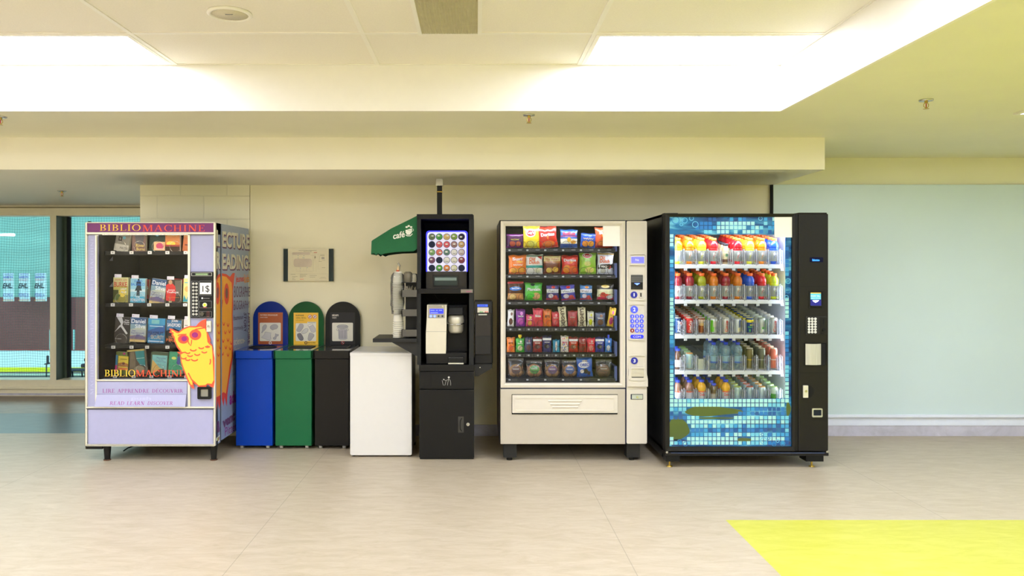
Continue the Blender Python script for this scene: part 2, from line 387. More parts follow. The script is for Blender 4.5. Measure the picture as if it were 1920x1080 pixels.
m = MB(); m.box(XR, XR+0.15, YB, YW+0.2, 0, H3, PAINT); struct(m.build('wall_right'))
m = MB(); m.box(XL, XR, YB-0.15, YB, 0, H3, PAINT); struct(m.build('wall_front'))
# low soffit and the middle ceiling around the light well
m = MB(); m.box(XL, XS, 5.62, YW+0.25, H1, H2+0.01, FASC); m.box(XL, XP0+0.3, YW+0.25, YG+0.3, H1, H2+0.01, FASC); struct(m.build('ceiling_soffit'))
XWL = 1.842
m = MB()
m.box(XL, XR, YC+0.02, YW+0.25, H2, H2+0.4, LIME); m.box(XWL+0.02, XR, YB, YC+0.02, H2, H2+0.4, LIME); struct(m.build('ceiling_middle'))
m = MB(); m.box(XL, XWL+0.02, YC, YC+0.02, H2, H3+0.02, WELL); m.box(XWL, XWL+0.02, YB, YC, H2, H3+0.02, WELL); struct(m.build('trim_3'))

# tiled ceiling: tiles 1.22 x 0.62 m on a white grid, lamps and the vent sit in its cells
TILE = M((240, 234, 218), 0.85, noise=0.03, scale=120, bump=0.15); GRIDW = M((242, 238, 224), 0.5, noise=0.01)
GX = [XWL-1.22*i for i in range(0, 8)]; GY = [YC-0.62*i for i in range(0, 15)]
lamps = set()
for i in range(len(GX)-1):
    for j in range(len(GY)-1):
        if i % 3 == 0 and (j % 3 == 0): lamps.add((i, j))
m = MB()
for i in range(len(GX)-1):
    for j in range(len(GY)-1):
        if (i, j) in lamps: continue
        m.box(GX[i+1]+0.012, GX[i]-0.012, GY[j+1]+0.012, GY[j]-0.012, H3+0.004, H3+0.02, TILE)
m.box(XL, XWL, YB, YC, H3+0.021, H3+0.05, TILE)
for x in GX: m.box(x-0.012, x+0.012, YB, YC, H3-0.001, H3+0.008, GRIDW)
for y in GY: m.box(XL, XWL, y-0.012, y+0.012, H3, H3+0.009, GRIDW)
struct(m.build('ceiling'))

EMIT = M((255, 255, 255), 0.5, em=PANEL_E, noise=0, key='panel_emit')
EMIT.node_tree.nodes['Principled BSDF'].inputs['Emission Color'].default_value = (0.93, 1.0, 1.22, 1)
pos = {0: 'right', 3: 'left', 6: 'far left'}
def ceiling_light(x0, x1, y0, y1, z, label, group):
    t = thing('ceiling_light', label, 'ceiling light', ((x0+x1)/2, (y0+y1)/2, z), group)
    fr = MB()
    for a in ((x0, x1, y0, y0+0.025), (x0, x1, y1-0.025, y1), (x0, x0+0.025, y0+0.025, y1-0.025), (x1-0.025, x1, y0+0.025, y1-0.025)):
        fr.box(a[0], a[1], a[2], a[3], z-0.004, z+0.03, GRIDW)
    fr.build('lamp_frame', t)
    d = MB(); d.box(x0+0.025, x1-0.025, y0+0.025, y1-0.025, z+0.004, z+0.012, EMIT); d.build('diffuser', t)
for i, j in sorted(lamps):
    if i == 6: lab = 'unseen ceiling light panel added beyond the left edge, row %d of the tiled ceiling' % (j//3+1)  # out-of-view panels, added to brighten the left side
    elif j == 0: lab = 'glowing white ceiling panel above the %s' % ('bottle and can machine, right end of the well' if i == 0 else 'book machine, left end of the well')
    else: lab = 'glowing white ceiling panel nearer than the end row, %s side, row %d' % (pos[i], j//3)
    
    ceiling_light(GX[i+1]+0.012, GX[i]-0.012, GY[j+1]+0.012, GY[j]-0.012, H3, lab, 'ceiling light panels of the tiled ceiling')
for k in range(3):
    y1 = 4.752-2.4*k
    ceiling_light(3.300, 4.52, y1-0.6, y1, H2-0.008, 'white light panel in the yellow-green ceiling at the far right edge' if k == 0 else 'white light panel in the yellow-green ceiling nearer the viewer, row %d' % k, 'light panels of the green ceiling')

# vent, loudspeaker, sprinklers
t = thing('ceiling_vent', 'square mesh air vent set in the white tiled ceiling', 'vent', (wx(845, 3.9), 3.75, H3))
vx0, vx1, vy0, vy1 = -0.285, 0.008, 3.47, 4.055
m = MB(); 
for a in ((vx0-0.02, vx0, vy0-0.02, vy1+0.02), (vx1, vx1+0.02, vy0-0.02, vy1+0.02), (vx0, vx1, vy0-0.02, vy0), (vx0, vx1, vy1-0.004, vy1+0.002)): m.box(*a, H3-0.006, H3+0.003, GRIDW)
m.build('vent_frame', t)
m = MB(); m.box(vx0, vx1, vy0, vy1, H3+0.0005, H3+0.0035, M((120, 112, 78), 0.8)); m.build('vent_backing', t)
m = MB(); VG = M((214, 206, 166), 0.6)
n = 22
for k in range(n+1): x = vx0+(vx1-vx0)*k/n; m.box(x-0.0022, x+0.0022, vy0, vy1, H3-0.005, H3-0.001, VG)
for k in range(45): y = vy0+(vy1-vy0)*k/44; m.box(vx0, vx1, y-0.0022, y+0.0022, H3-0.005, H3-0.001, VG)
m.build('grille', t)
t = thing('ceiling_speaker', 'round white loudspeaker flush in a ceiling tile near the left light', 'speaker', (-1.195, 3.75, H3))
m = MB(); m.lathe([(0.105, 0.004), (0.107, -0.004), (0.098, -0.010), (0.088, -0.008), (0.087, 0.0)], GRIDW, (-1.195, 3.75, H3), 40); m.build('speaker_ring', t)
m = MB(); m.lathe([(0.0, -0.007), (0.087, -0.004), (0.087, 0.0)], M((212, 204, 178), 0.7, noise=0.2, scale=400), (-1.195, 3.75, H3), 40); m.build('speaker_grille', t)
m = MB(); m.box(-1.213, -1.177, 3.735, 3.74, H3-0.0085, H3-0.006, GREY); m.build('badge', t)

def sprinkler(x, y, z, label):
    t = thing('fire_sprinkler', label, 'sprinkler', (x, y, z), 'fire sprinklers of the ceiling')
    m = MB(); m.lathe([(0.001, 0), (0.038, 0.0), (0.036, -0.007), (0.02, -0.009), (0.012, -0.007)], CHROME, (x, y, z), 24); m.build('escutcheon', t)
    m = MB(); m.cyl((x, y, z-0.006), (x, y, z-0.02), 0.009, BRASS)
    for s in (-1, 1): m.tube([(x+s*0.008, y, z-0.018), (x+s*0.014, y, z-0.027), (x+s*0.013, y, z-0.038), (x+s*0.003, y, z-0.047)], 0.0022, BRASS, 6)
    m.cyl((x, y, z-0.044), (x, y, z-0.05), 0.004, BRASS); m.cyl((x, y, z-0.05), (x, y, z-0.052), 0.016, BRASS, 18); m.build('sprinkler_head', t)
    m = MB(); m.cyl((x, y, z-0.02), (x, y, z-0.043), 0.0028, M((200, 40, 25), 0.2)); m.build('glass_bulb', t)
sprinkler(0.327, 4.80, H2, 'brass fire sprinkler in the soffit above the chips machine')
sprinkler(2.548, 4.38, H2, 'brass fire sprinkler in the wide yellow-green ceiling at the right')
sprinkler(-3.815, 7.12, H1, 'brass fire sprinkler under the low soffit by the rink window')
sprinkler(-2.99, 4.86, H2, 'brass fire sprinkler at the left edge of the picture, high in the soffit')

# ================================================================== RINK WINDOW AND WHAT LIES BEYOND
FRAME = M((248, 240, 212), 0.4, noise=0.02); JAMB = M((84, 100, 88), 0.4)
def zy(p): return wz(p, YG)
x_ = lambda p: wx(p, YG)
m = MB(); m.box(XL, XP0, YG, YG+0.3, 0, zy(727), FRAME); m.box(XL, XP0, YG-0.03, YG, zy(741), 0.001, FRAME); m.box(XL, XP0, YG-0.035, YG, zy(729), zy(724), FRAME, 0.004); struct(m.build('wall_window'))
m = MB(); m.box(XL, XP0, YG-0.012, YG+0.0, 0, 0.03, BASEB); struct(m.build('baseboard_left'))
m = MB()
m.box(XL, XP0, YG-0.02, YG+0.2, zy(404.5), H1, FRAME); m.box(XL, XP0, YG-0.028, YG, zy(390.5), zy(388), M((150, 142, 112), 0.5))
m.box(XL, XP0, YG-0.02, YG+0.2, zy(727), zy(712), FRAME)
m.box(x_(95.5), x_(107), YG-0.02, YG+0.24, zy(712), zy(404.5), FRAME)
m.box(x_(107)-0.001, x_(107)+0.002, YG-0.018, YG+0.24, zy(712), zy(404.5), JAMB)
m.box(x_(107), x_(107)+0.03, YG+0.15, YG+0.24, zy(712), zy(404.5), JAMB); m.box(x_(107)+0.03, x_(107)+0.037, YG+0.15, YG+0.24, zy(712), zy(404.5), RUBBER)
wf = struct(m.build('window_frame'))
PANE = glass_mat('pane', (0.86, 0.97, 0.96), 0.8, 0.02, 1.4)
m = MB(); m.box(XL, x_(95.5), YG+0.0, YG+0.006, zy(712), zy(404.5), PANE); struct(m.build('window_1'))
m = MB(); m.box(x_(107)+0.037, XP0, YG+0.19, YG+0.196, zy(712), zy(404.5), PANE); struct(m.build('window_2'))

# safety net just outside, hung from a rope: fine black mesh with a little sag
NET = M((52, 88, 90), 0.8)
m = MB()
yn, xa, xb, za, zb = 9.6, -6.3, -3.2, 0.0, 2.35
def netp(u, w):
    x = xa+(xb-xa)*u; z = za+(zb-za)*w
    return (x+0.012*math.sin(w*7+u*9), yn+0.03*math.sin(u*14), z-0.035*math.sin(u*PI*3)**2*w+0.008*math.sin(u*31+w*5))
NU, NV = 96, 72; hw = 0.0012
for i in range(NU+1):
    P = [netp(i/NU, k/24) for k in range(25)]
    V = []; [V.extend([(p[0]-hw, p[1], p[2]), (p[0]+hw, p[1], p[2])]) for p in P]
    m.add(V, [(2*k, 2*k+1, 2*k+3, 2*k+2) for k in range(24)], NET)
for j in range(NV+1):
    P = [netp(k/48, j/NV) for k in range(49)]
    V = []; [V.extend([(p[0], p[1], p[2]-hw), (p[0], p[1], p[2]+hw)]) for p in P]
    m.add(V, [(2*k, 2*k+2, 2*k+3, 2*k+1) for k in range(48)], NET)
tag(m.build('safety_net'), 'fine dark safety netting hanging outside the rink window', 'net', kind='stuff')

YA = 36.0; a_ = lambda p: wx(p, YA); az = lambda p: wz(p, YA)
TEAL = M((128, 184, 180), 0.7, noise=0.12, scale=0.5, stretch=(0.3, 1, 3)); MAROON = M((122, 78, 82), 0.8, noise=0.05, scale=2); BOARD = M((205, 232, 240), 0.3, noise=0.03, scale=1)
m = MB(); m.box(-42, -8, YA+2, YA+2.3, az(556)-0.1, 12, TEAL); struct(m.build('wall_rink_upper'))
m = MB(); m.box(-42, -8, YA+1.9, YA+2.2, -4, az(555.5)-0.12, MAROON); struct(m.build('wall_rink_lower'))
m = MB(); m.box(-42, -8, 12, YA+1.9, az(700)-0.2, az(700), M((190, 225, 228), 0.2, noise=0.03, scale=1)); struct(m.build('floor_ice'))
m = MB(); m.box(-42, -8, 10, YA+2.3, 9.5, 9.8, M((110, 180, 176), 0.7)); struct(m.build('ceiling_rink'))
for k in range(4):
    m = MB(); y = 20+k*4.5; m.box(-42, -8, y, y+0.35, 8.6, 9.5, M((92, 160, 158), 0.6)); struct(m.build('ceiling_rink_beam'))
t = thing('rink_boards', 'white hockey rink boards with yellow kick strip beyond the window', 'rink boards', (a_(50), YA, az(700)))
m = MB(); m.box(-42, -10, YA, YA+0.1, az(697), az(657), BOARD); m.build('board_panel', t)
m = MB(); m.box(-42, -10, YA-0.03, YA, az(697), az(689), M((222, 220, 20), 0.4)); m.build('kick_strip', t)
m = MB(); m.box(-42, -10, YA-0.03, YA+0.13, az(657), az(656), M((150, 60, 60), 0.5)); m.build('top_rail', t)
for px, lab in ((93.5, 'pale glass post above the rink boards left of the mullion'), (138, 'pale glass post above the rink boards right of the mullion')):
    m = MB(); m.box(a_(px-1.2), a_(px+1.2), YA, YA+0.08, az(656), az(618), M((150, 205, 205), 0.3)); tag(m.build('rink_post', loc=(a_(px), YA, az(656))), lab, 'post', 'posts on the rink boards')
m = MB(); m.box(a_(87.5), a_(91.5), YA+0.6, YA+0.9, az(656), az(627), M((170, 40, 40), 0.5)); tag(m.build('padded_post', loc=(a_(89), YA+0.7, az(656))), 'short red padded post behind the rink boards', 'post')
m = MB(); m.box(a_(159), a_(111), YA+1.8, YA+1.9, az(655), az(555), MAROON); 
m = MB(); BLU = M((60, 60, 170), 0.6); INK = M((30, 40, 60), 0.6); REDT = M((190, 70, 90), 0.6); CLOTH = M((196, 226, 236), 0.7, noise=0.04)
for k, (px, words) in enumerate(((16.5, 'ATOME A'), (46, 'PEEWEE B'), (76, 'PEEWEE A'), (106, 'NOVICE'))):
    y0 = 36.9; s = lambda p: wx(p, y0); zz = lambda p: wz(p, y0)
    t = thing('championship_banner', 'white banner on the rink wall reading %s' % words if k < 3 else 'white banner mostly hidden behind the window mullion', 'banner', (s(px), y0, zz(511)), 'championship banners on the rink wall')
    m = MB()
    nx = 8; V = []
    for w in (0, 1):
        for i in range(nx+1): V.append((s(px-10.8+21.6*i/nx+(0.5 if not w else -0.3)), y0+0.05*math.sin(i*1.4+k), zz(565 if not w else 512)))
    m.add(V, [(i, i+1, nx+2+i, nx+1+i) for i in range(nx)], CLOTH); m.build('cloth', t)
    if k == 3: continue
    m = MB(); yy = y0-0.08
    m.text('CHAMPIONS', s(px-9.5), s(px+9.5), zz(516), zz(512.5), yy, BLU, bold=0.02); m.text('SAISON', s(px-9), s(px+9), zz(521.3), zz(517.5), yy, BLU, bold=0.03)
    m.text('2010-2011', s(px-9), s(px+9), zz(526.5), zz(522.8), yy, REDT); m.text('EHL.', s(px-9), s(px+9.5), zz(540.5), zz(531), yy, INK, bold=0.03, shear=0.25)
    m.text(words, s(px-9), s(px+9), zz(557), zz(549.5), yy, BLU, bold=0.02)
    m.rect(s(px-10), s(px+10.5), zz(562.3), zz(561.5), yy, REDT); m.rect(s(px-10), s(px+10.5), zz(563.5), zz(562.9), yy, M((220, 180, 60), 0.6)); m.build('print', t)
# table and folding chairs on the near bench platform
YT = 30.0; s = lambda p: wx(p, YT); zt = lambda p: wz(p, YT)
m = MB(); m.box(-24, -13, YT-1.2, YT+1.4, -4.4, zt(713), M((60, 70, 72), 0.6)); struct(m.build('floor_bench_platform'))
t = thing('folding_table', 'dark folding table by the rink seen beside the book machine', 'table', (s(150), YT, zt(713)))
m = MB(); m.box(s(122), s(175), YT-0.3, YT+0.4, zt(695), zt(692.5), INK); m.build('tabletop', t)
for px in (125, 137, 155, 172):
    m = MB(); m.cyl((s(px), YT, zt(713)), (s(px-1.5), YT, zt(695)), 0.03, INK, 8); m.build('leg', t)
t0 = thing('folding_chair', 'black folding chair with curved back above the dark rink table', 'chair', (s(146), YT+0.8, zt(713)), 'folding chairs by the rink')
m = MB(); m.prism(rrect(s(139), s(151.5), zt(682.5), zt(675.5), 0.06), YT+0.75, YT+0.8, INK); m.build('backrest', t0)
m = MB(); m.box(s(141), s(156), YT+0.4, YT+0.8, zt(692), zt(685), INK, 0.03); m.build('seat', t0)
for px in (140.5, 151): m = MB(); m.cyl((s(px), YT+0.8, zt(678)), (s(px-1), YT+0.8, zt(713)), 0.022, INK, 8); m.build('leg', t0)
t0 = thing('folding_chair', 'small dark folding chair standing left under the rink table', 'chair', (s(129), YT-0.7, zt(713)), 'folding chairs by the rink')
m = MB(); m.box(s(123.5), s(132), YT-0.75, YT-0.71, zt(701), zt(696.5), INK, 0.02); m.build('backrest', t0)
m = MB(); m.box(s(125), s(134), YT-0.75, YT-0.5, zt(705), zt(703.5), INK); m.build('seat', t0)
for a, b in ((124, 135), (135, 126), (126, 124)): m = MB(); m.cyl((s(a), YT-0.72, zt(713)), (s(b), YT-0.72, zt(699)), 0.02, INK, 8); m.build('leg', t0)
m = MB(); m.box(s(90), s(96), YT-0.3, YT+0.2, zt(682), zt(680), INK, 0.02); m.box(s(94.5), s(99), YT-0.3, YT-0.25, zt(681), zt(665), INK, 0.02)
m.box(s(94), s(95), YT-0.3, YT-0.25, zt(713), zt(681), INK); tag(m.build('bench_seat', loc=(s(94), YT, zt(713))), 'dark seat half hidden by the window mullion', 'seat')
t = thing('rink_light', 'bright tube light high in the rink seen through the left pane', 'light', (s(5), 30, wz(440, 30)))
m = MB(); m.cyl((wx(-60, 30), 30, wz(439, 30)), (wx(27, 30), 30, wz(440.5, 30)), 0.05, M((235, 250, 255), 0.5, em=6, noise=0, key='rtube')); m.build('tube', t)
m = MB(); m.box(wx(-60, 30), wx(29, 30), 29.9, 30.1, wz(438, 30), wz(435.5, 30), TEAL); m.build('housing', t)

# ================================================================== BOOK VENDING MACHINE
Y1 = 5.75
X = lambda p: wx(p, Y1); Z = lambda p: wz(p, Y1)
LAV = M((168, 168, 200), 0.35, noise=0.02, scale=30); LAVS = M((150, 165, 195), 0.35, noise=0.02); SIL = M((225, 220, 200), 0.3, 0.3); PURP = M((110, 20, 100), 0.4)
YEL = M((255, 200, 60), 0.5, noise=0.02); ORR = M((248, 82, 44), 0.5, noise=0.02); MAG = M((150, 40, 140), 0.5); OWLY = M((255, 196, 60), 0.5, noise=0.015); MAGD = M((150, 25, 110), 0.5)
bk = thing('book_vending_machine', 'lavender book vending machine with an orange owl and purple title strip', 'vending machine', (X(281), 6.2, 0))
BKX0, BKX1 = X(160), X(403); BT, BB = Z(417.5), Z(836); YBK = 6.60
# cabinet shell: hollow, dark inside
m = MB(); IN = M((22, 20, 18), 0.7)
m.box(BKX0+0.02, BKX0+0.045, Y1+0.13, YBK, BB+0.02, BT, BLACK); m.box(BKX1-0.035, BKX1-0.006, Y1+0.14, YBK, BB+0.02, BT, BLACK)
m.box(BKX0+0.02, BKX1-0.006, YBK-0.02, YBK, BB+0.02, BT, IN); m.box(BKX0+0.02, BKX1-0.006, Y1+0.13, YBK, BT-0.03, BT, BLACK); m.box(BKX0+0.02, BKX1-0.006, Y1+0.13, YBK, BB+0.02, BB+0.36, IN)
m.box(X(359), X(361), Y1+0.06, YBK-0.02, BB+0.3, BT-0.03, IN)
m.build('cabinet', bk)
# printed side skins: door edge and cabinet side
SXP = BKX1
def sY(px): return SXP*F/(px-CX)
def sZ(px, py): return EH-(py-CY)*sY(px)/F
m = MB(); m.box(BKX1-0.012, BKX1, Y1+0.004, sY(413), BB, BT, LAVS); m.build('door_edge', bk)
m = MB(); m.box(BKX1-0.006, BKX1, sY(415.6), YBK, BB+0.01, BT, LAVS); m.build('side_panel', bk)
m = MB(); m.box(BKX1-0.03, BKX1-0.006, sY(412.5), sY(416.4), BB, BT, DARK); m.build('door_gap_shade', bk)  # dark strip painted in as the shade of the gap behind the door
# side print, in the plane of the side; e=1 lies 1 mm out
def sp(px, py, e=0.001): return (SXP+e, sY(px), sZ(px, py))
class SideMB(MB):
    def __init__(s, e=0.001): super().__init__(); s.e = e
    def poly(s, pts, mat): V = [sp(a, b, s.e) for a, b in pts]; return s.add(V, [tuple(range(len(V)))], mat)
    def txt(s, t, x0, x1, yt0, yb0, yt1, yb1, mat, rot=False, serif=False, bold=0.0):   # pixel box: x0..x1, tops and bottoms at each end
        V, Fc = serif_mesh(t) if serif else text_mesh(t, bold)
        if rot: V = [(b, -a) for a, b in V]
        ax, bx = min(p[0] for p in V), max(p[0] for p in V); az_, bz = min(p[1] for p in V), max(p[1] for p in V)
        out = []
        ya, yb = sY(x0), sY(x1)
        for a, b in V:
            u = (a-ax)/(bx-ax); w = (b-az_)/(bz-az_); Yv = ya+(yb-ya)*u; px = CX+SXP*F/Yv; k = (px-x0)/(x1-x0)
            zt_ = sZ(x0, yt0)+(sZ(x1, yt1)-sZ(x0, yt0))*u; zb_ = sZ(x0, yb0)+(sZ(x1, yb1)-sZ(x0, yb0))*u
            out.append((SXP+s.e, Yv, zb_+(zt_-zb_)*w))
        return s.add(out, Fc, mat)
def smooth_poly(P, it=1):
    for _ in range(it):
        Q = []
        for i in range(len(P)):
            a, b = P[i], P[(i+1) % len(P)]; Q += [(a[0]*.75+b[0]*.25, a[1]*.75+b[1]*.25), (a[0]*.25+b[0]*.75, a[1]*.25+b[1]*.75)]
        P = Q
    return P
OWO = M((246, 170, 50), 0.5, noise=0.02); OWR = M((225, 70, 45), 0.5)
def side_owl(xa, xb):
    m = SideMB(0.0012)
    body = [(405, 525), (408, 516), (414, 512), (424, 514), (431, 519), (436, 512), (440, 512), (438, 530), (436.5, 545), (437, 570), (436, 590), (437, 615), (437, 640), (436.5, 670), (433, 690), (429, 715), (426, 740), (425, 762), (421, 745), (419, 762), (415, 745), (411, 768), (408, 752), (405, 770)]
    inn = [(405, 535), (408, 522), (414, 517), (424, 519), (431, 527), (434, 530), (435, 545), (434.5, 570), (434, 590), (434.5, 615), (434.5, 640), (434, 668), (430, 688), (427, 712), (423, 738), (419, 735), (415, 738), (411, 742), (405, 745)]
    def clip(P, x, keep):
        out = []
        for i in range(len(P)):
            a, b = P[i-1], P[i]; ia = (a[0] >= x) == keep; ib = (b[0] >= x) == keep
            if ia != ib: t_ = (x-a[0])/(b[0]-a[0]); out.append((x, a[1]+(b[1]-a[1])*t_))
            if ib: out.append(b)
        return out
    def piece(P, mat, e):
        m.e = e
        P = clip(clip(P, xa, True), xb, False)
        if len(P) > 2: m.poly(P, mat)
    piece(body, OWR, 0.0012); piece(inn, OWO, 0.0018)
    for cx, cy, rx, ry in ((407.5, 550, 4.0, 21), (424.5, 551, 4.6, 20)):
        piece([(cx+rx*math.cos(a*PI/10), cy+ry*math.sin(a*PI/10)) for a in range(20)], OWR, 0.0022)
        piece([(cx+rx*.5*math.cos(a*PI/10), cy-1+ry*.5*math.sin(a*PI/10)) for a in range(20)], M((120, 70, 70), 0.5), 0.0026)
    piece([(412, 562), (414.6, 588), (417.5, 562), (416.5, 562), (414.6, 578), (413, 562)], OWR, 0.0022)
    for k, (cx, cy) in enumerate(((408, 606), (419, 604), (427, 606), (410, 620), (422, 620), (430, 618), (408, 634), (418, 636), (427, 634), (412, 648), (423, 648), (431, 650), (417, 660), (427, 662), (433, 640), (409, 662))):
        piece([(cx+2.2*math.cos(a), cy+7*math.sin(a)) for a in [PI*q/8 for q in range(9)]]+[(cx+1.3*math.cos(a), cy+3.6*math.sin(a)) for a in [PI*q/8 for q in range(8, -1, -1)]], OWR, 0.0022)
    return m
side_owl(404.5, 412.8).build('owl_print', bk); side_owl(415.8, 468).build('owl_print', bk)
m = SideMB(0.0014); PAL = M((226, 222, 205), 0.5); VIO = M((110, 70, 110), 0.5); VI2 = M((70, 40, 90), 0.5); BLK = M((60, 50, 60), 0.5)
for mt, e, dx, dy in ((VIO, 0.0012, 1.2, 3), (VIO, 0.0013, -0.3, 1.5), (PAL, 0.0018, 0, 0)):
    m.e = e
    m.txt('ECTURE', 416.5+dx, 467.3+min(dx, .6), 433+dy, 463+dy, 440+dy, 468+dy, mt, bold=0.03)
    m.txt('EADING:', 416.5+dx, 467.6+min(dx, .6), 475+dy, 505+dy, 479+dy, 505+dy, mt, bold=0.03)
    m.txt('L', 405.5+dx*.8, 412, 431+dy, 461+dy, 432+dy, 462+dy, mt, bold=0.05); m.txt('R', 405.5+dx*.8, 412.6, 472+dy, 504+dy, 473+dy, 504+dy, mt, bold=0.05)
m.e = 0.0014
m.txt('jeunes', 441.5, 457, 517, 534, 517, 531, OWR, bold=0.02); m.txt('kids', 457.5, 467, 514, 531, 515, 529, M((235, 150, 50), 0.5), bold=0.02)
m.txt('BIOGRAPHIE', 438.5, 468, 536, 558, 538, 556, VIO); m.txt('BIOGRAPHY', 438, 468, 563, 582, 564, 577, VIO)
m.txt('humour', 438, 456, 591, 601, 590, 598, VI2, bold=0.03); m.txt('comedy', 438, 456, 611, 622, 610, 619, VI2, bold=0.03)
m.txt('STORY', 457, 462, 586, 624, 588, 622, VI2, rot=True, bold=0.02); m.txt('HISTOIRE', 464, 468, 586, 646, 588, 644, VIO, rot=True, bold=0.02)
m.txt('science-', 438, 459, 634, 648, 632, 643, PAL, bold=0.02); m.txt('fiction', 438.5, 458, 651, 659, 650, 657, PAL)
m.txt('MY', 434.5, 441, 684, 702, 684, 700, PAL, bold=0.03); m.txt('MY', 434.8, 441, 703, 720, 703, 718, PAL, bold=0.03)
m.txt('adultes', 430, 455, 734, 760, 730, 748, MAG, bold=0.04); m.txt('vent', 417, 440, 786, 804, 770, 788, VIO, serif=False, bold=0.06); m.txt('Pittéra', 421.5, 448, 802, 818, 787, 803, MAG)
m.txt('a', 406.5, 412, 790, 812, 788, 810, VIO, bold=0.06)
for k in range(14): m.poly([(429+k*.5, 722+k*3.0), (437, 716+k*3.1), (437, 716.6+k*3.1), (429+k*.5, 722.6+k*3)], PAL)
m.poly([(404.6, 822), (412, 815), (412, 826), (404.6, 833)], WHITE); m.e = 0.0018
for k, c in enumerate(((150, 200, 60), (230, 200, 40), (180, 60, 150), (90, 150, 60))): m.poly([(407+k*1.1, 822-k), (408+k*1.1, 821-k), (408+k*1.1, 827-k), (407+k*1.1, 828-k)], M(c, 0.5))
m.build('side_lettering', bk)
# door front
m = MB()
m.box(X(160), X(403), Y1+0.012, Y1+0.12, Z(439), BT, LAV); m.box(X(160), X(181.3), Y1+0.012, Y1+0.03, BB, Z(439), LAV); m.box(X(160), X(181.3), Y1+0.03, Y1+0.12, BB, Z(439), BLACK); m.box(X(352), X(403), Y1+0.012, Y1+0.06, BB, Z(439), LAV)
m.box(X(181.5), X(352), Y1+0.012, Y1+0.12, BB, Z(713), LAV)
m.build('door', bk)
m = MB()
for a in ((160, 163.5, 417, 836), (400.5, 404, 417, 836)): m.box(X(a[0]), X(a[1]), Y1-0.004, Y1+0.02, Z(a[3]), Z(a[2]), SIL, 0.003)
for a in ((162, 402, 435.5, 439.5), (162, 402, 762.5, 765.5), (162, 402, 833, 836.5), (162, 402, 416.5, 418.2)): m.box(X(a[0]), X(a[1]), Y1-0.004, Y1+0.014, Z(a[3]), Z(a[2]), SIL, 0.002)
for a in ((178.5, 181.5, 440, 763), (352, 356.5, 440, 763)): m.box(X(a[0]), X(a[1]), Y1-0.002, Y1+0.016, Z(a[3]), Z(a[2]), SIL, 0.002)
m.box(X(179), X(354), Y1-0.002, Y1+0.016, Z(714.5), Z(711.5), SIL, 0.002)
m.box(X(159.2), X(160), Y1, Y1+0.12, BB, BT, BLACK); m.box(X(162), X(402), Y1-0.005, Y1, Z(766.5), Z(765.5), DARK); m.box(X(162), X(402), Y1-0.005, Y1, Z(440.3), Z(439.6), DARK); m.box(X(162), X(402), Y1-0.005, Y1, Z(834.6), Z(833.9), DARK)
m.build('door_trim', bk, 'cream metal edging strips')
m = MB(); m.box(X(163.5), X(401.5), Y1+0.002, Y1+0.014, Z(435.5), Z(418.2), PURP)
m.text('BIBLIO', X(187), X(263.5), Z(433), Z(420.5), Y1+0.0008, YEL, True); m.text('MACHINE', X(267.5), X(383.5), Z(434), Z(421.5), Y1+0.0008, ORR, True); m.build('title_sign', bk, 'purple title strip')
m = MB(); GH = M((186, 188, 214), 0.4)
m.text('MACHINEBIBLIOMACHINEBIBLIOMACHINE', X(168.2), X(174), Z(740), Z(445), Y1+0.0105, GH, True, rot=2); m.build('side_lettering', bk)
m = MB(); m.box(X(181.5), X(352), Y1+0.03, Y1+0.034, Z(711.5), Z(440), GLASS); m.build('glass_pane', bk)
m = MB()
m.text('BIBLIO', X(193), X(250.5), Z(707), Z(694), Y1+0.028, YEL, True, gap=0.03); m.text('MACHINE', X(252), X(343.5), Z(707), Z(694.5), Y1+0.028, ORR, True, gap=0.03); m.build('glass_lettering', bk)
m = MB(); m.box(X(181.5), X(350), Y1+0.004, Y1+0.012, Z(739), Z(716), LAV); m.text('LIRE', X(192), X(214.5), Z(736.5), Z(729.5), Y1+0.0032, MAG, True); m.text('APPRENDRE', X(220), X(279), Z(736.5), Z(729.5), Y1+0.0032, MAG, True); m.text('DÉCOUVRIR', X(285), X(343), Z(736.5), Z(728), Y1+0.0032, MAG, True); m.build('upper_slogan_panel', bk)
fl = MB()
fl.add([(X(179.5), Y1-0.02, Z(762)), (X(349), Y1-0.02, Z(762)), (X(349.5), Y1-0.001, Z(739.5)), (X(181.5), Y1-0.001, Z(739.5)), (X(179.5), Y1-0.012, Z(762)), (X(349), Y1-0.012, Z(762)), (X(349.5), Y1+0.006, Z(739.5)), (X(181.5), Y1+0.006, Z(739.5))], [(0, 1, 2, 3), (7, 6, 5, 4), (0, 4, 5, 1), (3, 2, 6, 7), (0, 3, 7, 4), (1, 5, 6, 2)], LAV)
def fsurf(x, z): return (x, Y1-0.0015-0.019*(Z(739.5)-z)/(Z(739.5)-Z(762)), z)
for wd, a, b in (('READ', 208, 234.5), ('LEARN', 240, 272), ('DISCOVER', 278.5, 326)): fl.text(wd, X(a), X(b), Z(758.5), Z(752), 0, MAG, True, surf=fsurf, shear=0.12)
for wd, a, b in (('push', 247, 284),): fl.text(wd, X(a), X(b), Z(751.5), Z(743.5), 0, M((178, 178, 208), 0.3), surf=fsurf, bold=0.03)
fl.build('pickup_flap', bk)
m = MB(); m.box(X(164.5), X(399.5), Y1+0.004, Y1+0.013, Z(833), Z(768), LAV, 0.004); m.build('kick_panel', bk)
